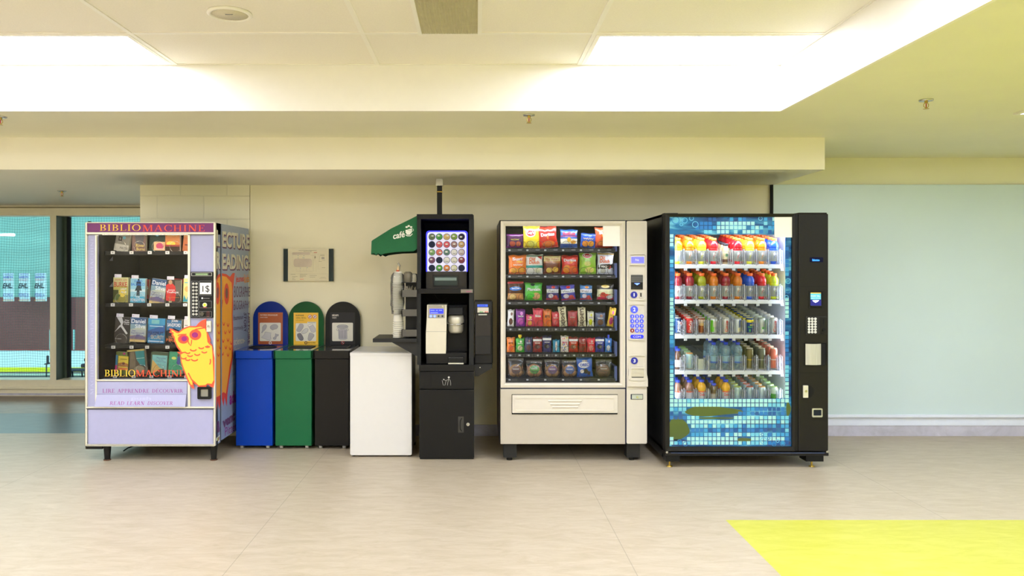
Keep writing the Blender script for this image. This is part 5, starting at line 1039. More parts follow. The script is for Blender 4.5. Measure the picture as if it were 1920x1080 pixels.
for a, b in ((762, 425.5), (766, 423.5), (770.5, 425.5)): m.flat(circ(*c0(a, b), 0.009, 12, 0.007), YT_+0.0185, WHT)
m.line([c0(761, 430), c0(771, 433)], 0.002, YT_+0.018, AW); m.build('cafe_logo', t7, 'white lettering and steaming cup logo')
m = MB(); m.tube([(s(781), YT_+0.05, z(412)), (s(700), YT_+0.05, z(454)), (s(700), YT_+0.27, z(454)), (s(781), YT_+0.27, z(412))], 0.005, BLACK); m.build('awning_frame', t7)

# ================================================================== SNACK MACHINE
Y2 = 5.735
X = lambda p: wx(p, Y2); Z = lambda p: wz(p, Y2)
SM = M((212, 204, 188), 0.4, noise=0.015, coat=0.1); SMD = M((184, 175, 158), 0.42, noise=0.02); NAVY = M((30, 34, 60), 0.5); CAVD = M((26, 27, 30), 0.6); RAIL = M((60, 74, 120), 0.4)
sn = thing('snack_vending_machine', 'cream snack vending machine with glass front full of chips and bars', 'vending machine', (X(1075), 6.1, 0))
sx0, sx1, st, sb = X(938), X(1213), Z(413), Z(833); YSB = 6.56
m = MB(); SB = M((26, 24, 26), 0.4)
m.box(sx0-0.003, sx0+0.02, Y2+0.05, YSB, sb, st+0.003, SB); m.box(X(1169.5), X(1172), Y2+0.05, YSB, sb, st, SB); m.box(X(1209), X(1212), Y2+0.05, YSB, sb, st+0.003, SB); m.box(sx0, X(1212), YSB-0.02, YSB, sb, st, CAVD); m.box(sx0, X(1212), Y2+0.05, YSB, st-0.02, st+0.003, SB); m.box(sx0, X(1212), Y2+0.05, YSB, sb, Z(728), SB)
m.build('cabinet', sn)
m = MB(); o_ = [(X(939), Z(727)), (X(1172.5), Z(727)), (X(1172.5), Z(414.5)), (X(939), Z(414.5))]; mid = [(X(944), Z(722)), (X(1167), Z(722)), (X(1167), Z(419)), (X(944), Z(419))]; i_ = [(X(948), Z(718.5)), (X(1163), Z(718.5)), (X(1163), Z(423.5)), (X(948), Z(423.5))]
m.ringp(o_, mid, Y2, Y2+0.05, SM, Y2-0.006); m.ringp(mid, i_, Y2-0.006, Y2+0.05, SM, Y2+0.008); m.build('door_frame', sn)
m = MB(); m.box(X(948), X(1163), Y2+0.014, Y2+0.018, Z(718.5), Z(423.5), GLASS); m.build('glass_pane', sn)
m = MB(); m.box(X(1131), X(1163), Y2+0.0115, Y2+0.0135, Z(461.5), Z(423.5), WHITE); m.build('blank_sticker', sn, 'blank cream square at the glass corner')
m = MB(); m.box(X(938.5), X(1172.5), Y2+0.004, Y2+0.05, sb, Z(729.5), SMD, 0.003); m.box(X(938.5), X(1173), Y2+0.008, Y2+0.05, Z(729.5), Z(727), NAVY); m.build('lower_panel', sn)
m = MB(); m.box(X(959.5), X(1158), Y2+0.002, Y2+0.006, Z(777), Z(739.5), DARK); m.prism(rrect(X(960.5), X(1157.5), Z(774), Z(740.5), 0.003), Y2-0.008, Y2+0.004, SM)
m.ringp(rrect(X(965), X(1153), Z(770.5), Z(744), 0.012), rrect(X(967.5), X(1150.5), Z(768.5), Z(746.5), 0.010), Y2-0.0125, Y2-0.008, SM)
for a, b, c_ in ((1028, 1090, 751.5), (1031.5, 1086.5, 757.5), (1035.5, 1083.5, 763)): m.tube([(X(a), Y2-0.008, Z(c_)), (X(b), Y2-0.008, Z(c_))], 0.006, SM, 10)
m.build('delivery_flap', sn)
m = MB(); m.prism(rrect(X(1175), X(1213), Z(832), Z(414.5), 0.01), Y2, Y2+0.05, SM); m.box(X(1173), X(1175), Y2+0.01, Y2+0.05, sb, st, NAVY)
for k in range(30): m.box(X(1177), X(1211), Y2-0.0008, Y2+0.0005, Z(418+1.9*k)-0.0008, Z(418+1.9*k), SMD)
col = m.build('control_column', sn)
def bez(x0, x1, z0, z1, r, w=2.2, h=0.010):
    b = MB(); b.ringp(rrect(X(x0), X(x1), Z(z1), Z(z0), r), rrect(X(x0+w), X(x1-w), Z(z1-w), Z(z0+w), r*.7), Y2-h, Y2+0.002, SM); return b
b = bez(1178, 1212, 475, 563, 0.022); b.box(X(1180.5), X(1209.5), Y2-0.016, Y2, Z(498), Z(479), SM, 0.006); b.build('upper_bezel', col)
m = MB(); m.box(X(1183), X(1206.5), Y2-0.019, Y2-0.015, Z(493.3), Z(481.7), M((96, 96, 240), 0.3, em=0.9, noise=0, key='lcd3')); m.text('Prêt', X(1190.5), X(1197), Z(489.5), Z(485.5), Y2-0.0198, M((220, 220, 255), 0.3, em=0.5, noise=0, key='lt3')); m.build('screen', col, 'violet-blue lit display')
m = MB(); m.box(X(1183), X(1205), Y2-0.010, Y2, Z(542.5), Z(515.5), BLACK, 0.002)
for k in range(6): m.box(X(1183.5), X(1204.5), Y2-0.0115, Y2-0.0095, Z(518+2.2*k), Z(517+2.2*k), GREY)
BLU_E = M((90, 120, 255), 0.3, em=3, noise=0, key='blue_e')
m.flat([(X(1188.5), Z(531)), (X(1199.5), Z(531)), (X(1194), Z(534.5))], Y2-0.0125, BLU_E); m.box(X(1184), X(1204), Y2-0.014, Y2-0.01, Z(541), Z(539), BLACKM); m.build('bill_acceptor', col)
BL = M((28, 36, 150), 0.4); BLB = M((70, 84, 235), 0.35, em=0.25, noise=0.02)
def rnd(x, y, r, mat, txt, h=0.0065, nm='badge', tm=WHITE, par=col):
    k = MB(); k.prism(circ(X(x), Z(y), r*Y2/F, 24), Y2-h, Y2+0.001, mat)
    if txt: k.text(txt, X(x-r*.32), X(x+r*.32), Z(y+r*.5), Z(y-r*.5), Y2-h-0.0007, tm, bold=0.03)
    return k.build(nm, par)
rnd(1188.6, 552.7, 6.3, BL, '1', nm='step_badge')
m = MB(); m.ringp(rrect(X(1198), X(1205), Z(559), Z(547.3), 0.006), rrect(X(1199.5), X(1203.5), Z(557.5), Z(548.8), 0.004), Y2-0.006, Y2+0.001, SM); m.box(X(1200.6), X(1202.4), Y2-0.003, Y2, Z(556.5), Z(549.5), DARK); m.build('coin_slot', col)
bez(1178, 1210.5, 569, 638, 0.022).build('keypad_bezel', col)
rnd(1189, 580.3, 7, BLB, '2', nm='step_badge'); 
for r in range(4):
    for q in range(3):
        red = (r == 3 and q == 0); rnd(1185.3+8.8*q, 593.3+8.8*r, 3.8, M((140, 30, 40), 0.4) if red else BLB, '×' if red else '123456789*0#'[r*3+q], nm='key_button')
m = MB(); m.prism(rrect(X(1182), X(1206.5), Z(634.5), Z(627.5), 0.013), Y2-0.0065, Y2+0.001, M((40, 50, 225), 0.35, em=0.3)); m.text('COM', X(1187), X(1201), Z(633), Z(629.3), Y2-0.0072, WHITE); m.build('enter_button', col)
b = bez(1178, 1211.5, 665, 716, 0.022); b.prism([(X(1176), Z(724.5)), (X(1214), Z(724.5)), (X(1214), Z(712)), (X(1212), Z(700)), (X(1212), Z(692)), (X(1178), Z(692)), (X(1178), Z(700)), (X(1176.5), Z(712))], Y2-0.016, Y2+0.001, SM); b.build('change_bezel', col)
rnd(1189.3, 676.3, 6.4, BL, '3', nm='step_badge')
m = MB(); m.ringp(rrect(X(1180), X(1209), Z(713), Z(688), 0.012), rrect(X(1182.5), X(1206.5), Z(707.5), Z(690.5), 0.008), Y2-0.022, Y2-0.012, SM); m.box(X(1182.5), X(1206.5), Y2-0.018, Y2-0.0155, Z(707.5), Z(690.5), M((196, 188, 166), 0.3)); m.box(X(1183), X(1206), Y2-0.0195, Y2-0.018, Z(707.6), Z(706), DARK); m.build('change_cup', col)
m = MB(); m.box(X(1182.5), X(1205.5), Y2-0.003, Y2+0.001, Z(748.8), Z(739), NAVY); m.box(X(1184.5), X(1204.5), Y2-0.006, Y2, Z(747.8), Z(740), M((190, 196, 190), 0.3, 0.4)); m.cyl((X(1194.5), Y2-0.009, Z(744.5)), (X(1194.5), Y2-0.005, Z(744.5)), 0.008, CHROME); m.build('lock', col)
for px in (944.5, 1176.5):
    for yy in (Y2+0.03, YSB-0.14):
        m = MB(); x0 = X(px); m.box(x0, x0+0.098, yy, yy+0.1, Z(860), Z(832.5), BLACKM, 0.002); m.cyl((x0+0.045, yy+0.04, Z(860)), (x0+0.045, yy+0.04, 0.012), 0.006, CHROME, 10); m.cyl((x0+0.045, yy+0.04, 0.0), (x0+0.045, yy+0.04, 0.012), 0.022, BLACK, 16); m.build('leg', sn)
# trays, coils
YS = Y2+0.11; xq = lambda p: wx(p, YS); zq = lambda p: wz(p, YS)
trays = [466.5, 515.5, 565.0, 613.8, 662.0, 707.5]
TR = M((52, 52, 54), 0.5); LBL = M((190, 194, 200), 0.5); COIL = M((22, 22, 26), 0.35, 0.3)
def coil_mesh(R, n=40, depth=0.09):
    c_ = MB(); pts = []
    for tn in range(2):
        for i in range(20): a = 2*PI*i/20; 
        for i in range(20):
            a = PI+2*PI*(i+0.5)/20
            pts.append((R*math.sin(a)*-1, depth*tn, -R*math.cos(a)*-1 if False else R*math.cos(a)))
    # two turns joined along the bottom
    pts = [(R*math.sin(PI+2*PI*i/20), 0.0, R*math.cos(PI+2*PI*i/20)) for i in range(21)]+[(0.001, depth*.5, -R)]+[(R*math.sin(PI+2*PI*i/20), depth, R*math.cos(PI+2*PI*i/20)) for i in range(21)]
    c_.tube(pts, 0.0013, COIL, 6); return c_.mesh('coil')
Rw = 7.0*YS/F; Rn = 6.6*YS/F
cmw, cmn = coil_mesh(Rw), coil_mesh(Rn)
for r, zr in enumerate(trays):
    m = MB(); m.box(X(949), X(1157), YS-0.035, YSB-0.12, zq(zr)-0.008, zq(zr)-0.001, TR); m.box(xq(951), xq(1152), YS-0.046, YS-0.04, zq(zr+6.5), zq(zr+0.4), TR, 0.001); m.box(xq(1150), xq(1155), YS-0.045, YS+0.2, zq(zr+5), zq(zr-22), RAIL)
    tr = m.build('product_tray', sn)
    m = MB(); rr = random.Random(r)
    if r in (3, 4):
        for k in range(12): m.box(xq(955+16.9*k), xq(958.5+16.9*k), YS-0.0472, YS-0.046, zq(zr+4.3), zq(zr+1.6), LBL); m.text(str((r+1)*100+k+1) if False else '%d' % (10*(r+1)+k), xq(955.4+16.9*k), xq(958.1+16.9*k), zq(zr+3.9), zq(zr+2), YS-0.0478, GREY)
        for k in range(36): m.box(xq(960+5.3*k), xq(960.6+5.3*k), YS-0.047, YS-0.046, zq(zr+5.4), zq(zr+1), M((110, 110, 108), 0.5))
    else:
        for k in range(6):
            m.box(xq(953+33.2*k), xq(957+33.2*k), YS-0.0472, YS-0.046, zq(zr+4.3), zq(zr+1.6), LBL)
            m.box(xq(970+33.2*k), xq(978+33.2*k), YS-0.0472, YS-0.046, zq(zr+3.4), zq(zr+1.6), M((130, 130, 134), 0.5)) if r < 3 else 0
            for q in range(5): m.box(xq(959.5+33.2*k+2.1*q), xq(960.1+33.2*k+2.1*q), YS-0.047, YS-0.046, zq(zr+5), zq(zr+1), M((100, 100, 98), 0.5))
    m.build('price_strip', tr)
    xsC = [955+16.9*k+7 for k in range(12)] if r in (3, 4) else [a for k in range(6) for a in ((960.5+33.2*k), (978.5+33.2*k))]
    for xc in xsC:
        R = Rn if r in (3, 4) else Rw; attach('coil', cmn if r in (3, 4) else cmw, tr, (xq(xc), YS-0.036, zq(zr)+R+0.001))
m = MB(); m.box(xq(953), xq(1148), Y2+0.06, Y2+0.075, Z(423), Z(419.5), M((240, 245, 255), 0.5, em=26, noise=0, key='snlamp')); m.build('lamp_tube', sn)
for a in (1166.2, 941.5): m = MB(); m.box(X(a), X(a+2.5), Y2+0.052, Y2+0.062, Z(716), Z(426), M((235, 240, 255), 0.5, em=13.0, noise=0, key='snfill')); m.build('hidden_side_lamp', sn)  # added behind both sides of the frame, unseen, to brighten the snacks

# ------------------------------------------------------------------ snack bags: puffed pillow packs with crimped ends
def pack(px0, px1, py0, py1, base, bands=(), ell=(), txt=(), label='', tilt=0, dy=0.0, puff=0.32, cat='snack bag', name='snack_bag', polys=(), rough=0.24, group='snacks in the glass-front machine', ring=True):
    Y = YS+0.012+dy; w = (px1-px0)*Y/F; h = (py1-py0)*Y/F; d = min(w, h)*puff
    rr = random.Random(int(px0*7+py0)); ph = [rr.uniform(0, 6) for _ in range(5)]
    NU_, NV_ = 14, 22
    def sf(u, v, side=-1):
        vv = max(0.0, min(1.0, (v-0.05)/0.90)); prof = max(0.0, math.sin(PI*vv))**0.55; e = max(0.0, 1-abs(u)**2.6)
        th = d/2*prof*e**0.6
        x = u*w/2*(1-0.07*prof+0.02*math.sin(v*9+ph[0])); 
        wr = 0.0022*math.sin(9*u+ph[1]+3*v)*math.exp(-((v-0.93)/0.1)**2)+0.0022*math.sin(10*u+ph[2])*math.exp(-((v-0.07)/0.1)**2)+0.0012*math.sin(13*u*v+7*v+ph[3])*e
        z_ = v*h+(0.003*math.sin(5*u+ph[4]) if v > 0.97 else 0)
        return (x, side*th+wr, z_)
    m = MB()
    def mat_at(v):
        for a, b, c_ in bands:
            if a <= v < b: return M(c_, rough, noise=0.10, scale=45, bump=0.6, coat=0.3)
        return M(base, rough, noise=0.10, scale=45, bump=0.6, coat=0.3)
    V = [sf(-1+2*i/NU_, j/NV_) for j in range(NV_+1) for i in range(NU_+1)]; n = NU_+1
    for j in range(NV_): m.add(V[j*n:(j+2)*n], [(i, i+1, i+1+n, i+n) for i in range(NU_)], mat_at((j+.5)/NV_), True)
    B = [sf(-1+2*i/NU_, j/NV_, 1) for j in range(NV_+1) for i in range(NU_+1)]
    m.add(B, [(j*n+i, j*n+n+i, j*n+n+i+1, j*n+i+1) for j in range(NV_) for i in range(NU_)], M(base, rough, noise=0.10, scale=45, bump=0.6, coat=0.3), True)
    # crimp lines at the ends
    def onb(u, v, e):
        p = sf(u, v); return (p[0], p[1]-e, p[2])
    e = 0.0012
    for a, b, c_, dd, mt in [(q[0], q[1], q[2], q[3], M(q[4], rough, noise=0.25, scale=90, coat=0.3)) for q in ell]:
        K = 20; Vv = [onb(a, b, e)]
        for ri in (0.33, 0.66, 1.0): Vv += [onb(a+c_*ri*math.cos(2*PI*k/K), b+dd*ri*math.sin(2*PI*k/K), e) for k in range(K)]
        Fc = [(0, 1+k, 1+(k+1) % K) for k in range(K)]+[(1+q*K+k, 1+(q+1)*K+k, 1+(q+1)*K+(k+1) % K, 1+q*K+(k+1) % K) for q in range(2) for k in range(K)]
        m.add(Vv, Fc, mt, True); e += 0.0005
    for pts, c_ in polys:
        cx_ = sum(p[0] for p in pts)/len(pts); cy_ = sum(p[1] for p in pts)/len(pts); K = len(pts); Vv = [onb(cx_, cy_, e)]
        dense = []
        for i in range(K):
            a, b = pts[i], pts[(i+1) % K]
            for q in range(4): dense.append((a[0]+(b[0]-a[0])*q/4, a[1]+(b[1]-a[1])*q/4))
        K = len(dense)
        for ri in (0.5, 1.0): Vv += [onb(cx_+(p[0]-cx_)*ri, cy_+(p[1]-cy_)*ri, e) for p in dense]
        m.add(Vv, [(0, 1+k, 1+(k+1) % K) for k in range(K)]+[(1+k, 1+K+k, 1+K+(k+1) % K, 1+(k+1) % K) for k in range(K)], M(c_, rough, noise=0.1, scale=60, coat=0.3), True); e += 0.0005
    for q in txt:
        if q[0] == '~':
            L_ = []
            for i in range(81):
                u = q[1]+(q[2]-q[1])*i/80; v = (q[3]+q[4])/2+(q[4]-q[3])*0.38*math.sin(i*0.42)*(0.65+0.35*math.sin(i*0.13+ph[0]))
                L_.append((u, v))
            Vv = []
            for i, (a, b) in enumerate(L_): Vv += [onb(a, b-0.012-0.008*abs(math.cos(i*0.42)), 0.0026+e), onb(a, b+0.012+0.008*abs(math.cos(i*0.42)), 0.0026+e)]
            m.add(Vv, [(2*i, 2*i+2, 2*i+3, 2*i+1) for i in range(80)], M(q[5], 0.4)); continue
        s_, u0, u1, v0, v1, c_ = q[:6]; rot = q[6] if len(q) > 6 else False; sh = q[7] if len(q) > 7 else 0.12
        m.text(s_, u0, u1, v0, v1, 0, M(c_, 0.4), bold=0.03, rot=rot, surf=lambda a, b: onb(a, b, 0.0026+e), shear=0 if rot else sh)
    o = m.build(name, local=True); o.location = (wx((px0+px1)/2, Y), Y, wz(py1, Y)+0.002); o.rotation_euler = (0, math.radians(tilt), 0)
    tag(o, label, cat, group); return o
W_ = (240, 238, 232)
pack(949, 982, 439, 465.3, (70, 24, 70), [(0, .1, (150, 40, 140)), (.85, 1, (110, 30, 110))], [(-.3, .3, .35, .2, (170, 70, 50)), (.4, .28, .3, .18, (190, 90, 60))], [('~', -.5, .5, .5, .68, (210, 200, 60))], 'small dark purple chip bag with yellow lettering, top tray far left')
pack(980.5, 1012, 424.5, 465.5, (236, 206, 40), [(.9, 1, (214, 190, 50))], [(-.1, .68, .62, .19, (240, 236, 220)), (-.1, .68, .52, .14, (206, 30, 36)), (.1, .2, .6, .14, (240, 214, 90))], [("Lay's", -.5, .35, .6, .76, W_)], 'bright yellow chip bag with red oval logo on the top tray', 0, 0.005)
pack(1011, 1047, 425, 465.5, (192, 36, 22), [(.88, 1, (150, 60, 40))], [(.0, .2, .7, .14, (226, 110, 40))], [('Doritos', -.75, .75, .55, .7, W_)], 'red chip bag leaning left on the top tray', -6, 0.005, polys=[([(-.2, .56), (.1, .56), (.0, .38)], (230, 120, 30))])
pack(1050, 1083, 431, 465.5, (50, 96, 170), [(.0, .22, (40, 80, 160)), (.24, .52, (226, 222, 206)), (.6, .68, (120, 50, 110)), (.22, .25, (190, 60, 60))], [(.0, .45, .24, .13, (240, 170, 50)), (.5, .32, .34, .1, (226, 150, 60))], [('Ruffles', -.75, .75, .7, .88, (190, 40, 60))], 'blue and white ridged chip bag on the top tray centre', 0, 0.005)
pack(1087, 1116, 438, 465.3, (40, 80, 170), [(0, .06, (30, 60, 140))], [(-.35, .28, .45, .2, (226, 140, 50)), (.4, .3, .42, .2, (230, 150, 60))], [('~', -.7, .7, .55, .7, (240, 200, 60))], 'small blue bag with orange pretzels on the top tray', 4)
pack(1115, 1149, 427, 465.5, (214, 84, 40), [(.85, 1, (150, 90, 60)), (0, .12, (190, 60, 60))], [(-.2, .25, .5, .14, (236, 130, 60))], [('Sun', -.6, .3, .66, .82, W_), ('Chips', -.3, .6, .52, .64, (240, 210, 60))], 'orange-red chip bag half hidden by the blank square, top tray', 0, 0.005)
pack(953, 987, 479, 514.6, (236, 124, 40), [(.0, .08, (200, 90, 60)), (.9, 1, (226, 120, 50))], [(-.35, .2, .5, .13, (246, 160, 60)), (.45, .22, .4, .14, (246, 150, 50))], [('Sun', -.6, .5, .72, .88, W_), ('Chips', -.1, .6, .6, .7, (250, 220, 60)), ('~', -.5, .6, .45, .52, W_)], 'orange chip bag with white and yellow lettering, second tray far left')
pack(985.5, 1018, 478, 514.6, (232, 230, 220), [(.9, 1, (30, 110, 70)), (0, .05, (30, 100, 60)), (.3, .45, (40, 160, 150))], [(.4, .2, .4, .13, (226, 220, 180))], [('Old', -.65, .1, .68, .86, (230, 110, 30)), ('Dutch', -.65, .6, .52, .7, (226, 100, 30))], 'white chip bag with orange lettering and teal wave, second tray', 0, 0.004, polys=[([(.3, .9), (.9, .92), (.9, .74)], (190, 60, 50))])
pack(1018.5, 1051.5, 479, 514.6, (110, 44, 26), [(.7, 1, (226, 206, 140)), (.6, .7, (170, 110, 60))], [(-.35, .22, .38, .14, (230, 180, 80)), (.4, .25, .36, .14, (226, 170, 70))], [("Miss Vickie's", -.8, .8, .72, .86, (170, 60, 40))], 'brown chip bag with cream top and script title, second tray', 0, 0.004)
pack(1052.5, 1084, 479.5, 514.6, (206, 40, 26), [(.92, 1, (170, 30, 30))], [(-.4, .28, .45, .22, (240, 130, 30)), (.35, .25, .5, .2, (230, 90, 40))], [('Doritos', -.75, .75, .68, .82, W_)], 'red chip bag with flame triangles on the second tray', 0, 0.004, polys=[([(-.1, .7), (.6, .7), (.1, .55)], (240, 140, 40))])
pack(1085.5, 1118, 475, 514.6, (140, 186, 50), [(.9, 1, (110, 160, 50))], [(-.05, .88, .6, .13, (240, 236, 200)), (-.05, .87, .5, .1, (200, 30, 40)), (-.05, .5, .4, .12, (200, 200, 110)), (.2, .2, .55, .14, (214, 206, 110))], [("Lay's", -.4, .35, .82, .92, W_)], 'lime green chip bag with red logo on the second tray', 0, 0.004)
pack(1118.5, 1149.5, 474, 514.6, (226, 228, 236), [(.93, 1, (210, 170, 60)), (0, .04, (90, 80, 70))], [(.5, .33, .2, .09, (200, 40, 40)), (-.3, .14, .3, .1, (200, 200, 190))], [('Old', -.75, -.1, .66, .84, (230, 110, 30)), ('Dutch', -.75, .5, .52, .68, (226, 100, 30)), ('BBQ', -.55, .2, .28, .4, W_)], 'white chip bag with orange lettering and black BBQ band, second tray', 2, 0.004, polys=[([(-.95, .22), (-.95, .42), (.95, .5), (.95, .3)], (40, 34, 36))])
pack(951, 982, 527, 563.7, (72, 40, 26), [(.85, 1, (190, 60, 60)), (0, .35, (196, 140, 76))], [(0, .6, .75, .1, (30, 110, 200)), (-.35, .2, .4, .16, (226, 180, 110)), (.45, .22, .35, .15, (206, 140, 80))], [('~', -.5, .5, .56, .66, W_)], 'brown nut mix bag with blue oval on the third tray', 0)
pack(983.5, 1017, 531, 563.7, (66, 180, 40), [(.88, 1, (70, 170, 60))], [(-.1, .9, .25, .07, (30, 60, 40)), (.3, .25, .5, .2, (214, 170, 110)), (-.35, .3, .45, .16, (60, 200, 40))], [('Plantain', -.75, .8, .55, .72, W_)], 'bright green plantain chip bag on the third tray')
for a, b, tl, c_, lb in ((1024, 1048, 0, (60, 50, 120), 'navy and red fruit snack pouch standing straight, third tray'), (1052.5, 1080, -6, (60, 56, 160), 'navy and white fruit snack pouch leaning left, third tray'), (1087, 1110.5, 0, (50, 110, 170), 'blue fruit snack pouch with orange crest, third tray')):
    pack(a, b, 535, 563.7, c_, [(.5, .74, (236, 236, 240)), (0, .12, (190, 40, 60))], [(.1, .86, .3, .08, (206, 40, 50) if c_[1] < 100 else (230, 140, 50)), (-.3, .3, .4, .14, (210, 200, 220)), (.4, .2, .4, .14, (200, 60, 70))], [("Welch's", -.8, .8, .54, .7, (40, 40, 90))], lb, tl, 0.002)
pack(1118.5, 1150.5, 533, 563.7, (40, 34, 30), [(0, .22, (210, 40, 80)), (.22, .68, (226, 222, 180))], [(0, .85, .5, .1, (206, 180, 90)), (0, .3, .7, .1, (226, 60, 60)), (-.3, .4, .3, .1, (190, 40, 40)), (.5, .2, .4, .12, (240, 230, 230))], [], 'black, cream and red snack bag at the right end of the third tray')
# fourth tray: bars
bars4 = [((951, 963.5, 581), (230, 226, 220), (90, 50, 36), 'Crisp', W_, 'white and brown wrapped chocolate bar, fourth tray far left', 2), ((967, 985, 580), (120, 30, 140), (190, 70, 170), 'Gummies', W_, 'purple candy pouch, second from left on the fourth tray', 0), ((986, 1000.5, 590), (200, 40, 90), (240, 150, 60), 'Sour', W_, 'short pink and red candy pouch on the fourth tray', 0),
 ((999, 1018, 578.5), (220, 50, 80), (200, 30, 50), 'Skittles', W_, 'rose-red candy pouch with yellow burst, fourth tray', 0), ((1018, 1034, 580.5), (236, 120, 40), (240, 90, 20), 'BITS', (70, 40, 20), 'orange candy pouch on the fourth tray left of the small red one', 0), ((1034.5, 1048.5, 585), (200, 30, 50), (226, 80, 90), 'Kit', W_, 'small red pouch left of the cream chocolate bar, fourth tray', 0),
 ((1049, 1064, 575.5), (236, 228, 190), (236, 228, 190), None, None, 'cream chocolate bar leaning left with tall brown letters, fourth tray', -5), ((1064.5, 1082.5, 583), (170, 40, 50), (150, 30, 40), 'NIBS', (206, 180, 170), 'dark red candy pouch between the two cream bars, fourth tray', 0), ((1084, 1099, 576.5), (236, 228, 190), (236, 228, 190), None, None, 'upright cream chocolate bar with tall brown letters, fourth tray', -2),
 ((1101, 1113.5, 584), (226, 224, 200), (206, 210, 40), 'A', (130, 60, 150), 'white and yellow candy box pouch with purple patch, fourth tray', 0), ((1115.5, 1135, 586), (80, 90, 120), (100, 60, 44), 'Bar', W_, 'grey-blue brownie pack second from right, fourth tray', 0), ((1137, 1150, 577), (236, 190, 50), (190, 50, 110), 'REESE', (120, 40, 30), 'yellow and purple bar leaning right at the end of the fourth tray', 10)]
for (a, b, tp), c1, c2, wd, wc, lb, tl in bars4:
    if wd is None: pack(a, b, tp, 612.7, c1, (), (), [("HERSHEY'S", -.55, .5, .06, .94, (66, 36, 26), 2)], lb, tl, 0.002, 0.3, 'chocolate bar', 'chocolate_bar', rough=.4)
    else: pack(a, b, tp, 612.7, c1, [(.9, 1, [int(v*.8) for v in c1])], [(0, .3, .6, .2, c2), (.2, .75, .3, .1, [min(255, v+50) for v in c2])], [(wd if wd in ('Skittles', 'BITS') else '~', -.6, .6, .52, .66, wc)], lb, tl, 0.0, 0.3, 'candy', 'candy_pack')
bars5 = [((950, 965.5, 633), (236, 130, 40), (240, 90, 30), 'BITS', (70, 40, 20), 'orange candy pouch at the far left of the fifth tray'), ((967, 983, 634), (60, 170, 60), (190, 200, 150), 'Mott', W_, 'green fruit purée pouch with a yellow cap, fifth tray'), ((984, 998, 632.5), (60, 60, 100), (90, 50, 60), 'Oh', (180, 190, 220), 'dark blue wrapped bar beside the yellow-capped pouch, fifth tray'),
 ((999, 1016.5, 632.5), (150, 40, 40), (70, 30, 26), 'JERKY', W_, 'white and red meat snack pouch left of the navy one, fifth tray'), ((1017, 1034, 630), (50, 50, 110), (40, 36, 44), 'JERKY', W_, 'white and navy meat snack pouch with teal bar at its right, fifth tray'), ((1036, 1049.5, 637), (40, 140, 180), (30, 120, 170), 'Bounty', W_, 'short teal blue bar in the middle of the fifth tray'),
 ((1051, 1066, 630), (236, 226, 214), (240, 230, 210), 'Nerds', (200, 60, 120), 'white pouch with colourful confetti dots, fifth tray'), ((1066.5, 1084, 632.5), (190, 50, 40), (110, 60, 40), 'JERKY', W_, 'white, red and brown meat snack pouch right of the confetti pouch'), ((1085, 1100, 633), (150, 30, 40), (120, 24, 30), 'NIBS', (196, 160, 150), 'dark red candy pouch on the fifth tray'),
 ((1100.5, 1115.5, 634), (214, 30, 60), (236, 120, 120), 'Kit', W_, 'pinkish red candy pouch on the fifth tray'), ((1116, 1133, 632.5), (50, 56, 150), (36, 36, 40), 'JERKY', W_, 'white and bright blue meat snack pouch on the fifth tray'), ((1134, 1147, 634), (60, 130, 210), (206, 220, 240), 'Aqua', (40, 50, 140), 'light blue drink pouch with blue cap at the right end, fifth tray')]
for k, ((a, b, tp), c1, c2, wd, wc, lb) in enumerate(bars5):
    bd = [(.9, 1, [int(v*.8) for v in c1])]; pol = []
    if wd == 'JERKY': bd = [(.72, .86, (236, 234, 230)), (.9, .94, (40, 40, 44)), (.94, 1, (230, 228, 224))]
    el = [(0, .3, .6, .2, c2), (.2, .75, .25, .08, [min(255, v+50) for v in c2])]
    if wd == 'JERKY': el = [(-.1, .38, .6, .15, c2), (.2, .36, .35, .1, [min(255, v+60) for v in c2])]
    if wd == 'Nerds': el = [(random.Random(q).uniform(-.8, .8), random.Random(q+50).uniform(.1, .9), .1, .05, ((230, 80, 60), (60, 120, 220), (240, 190, 40), (120, 60, 170))[q % 4]) for q in range(16)]
    if wd == 'Bounty': el = [(0, .5, .3, .38, (226, 232, 230))]
    o = pack(a, b, tp, 661, c1, bd, el, [(wd if wd in ('BITS', 'Nerds') else '~', -.6, .6, .56, .68, wc)] if wd not in ('Bounty',) else [('~', -.2, .3, .45, .6, (90, 70, 60))], lb, 0, 0.0, 0.3, 'candy' if wd != 'JERKY' else 'snack bag', 'candy_pack' if wd != 'JERKY' else 'snack_bag')
    if k in (1, 11):
        c_ = MB(); h_ = (661-tp)*YS/F; cc = M((240, 210, 40) if k == 1 else (50, 70, 200), 0.35); c_.cyl((0, 0, h_-0.003), (0, 0, h_+0.008), 0.007, cc, 12); c_.cyl((0, 0, h_+0.006), (0, 0, h_+0.024), 0.013 if k == 1 else 0.008, cc, 16); c_.build('spout_cap', o, 'yellow cap' if k == 1 else 'blue cap', local=True)
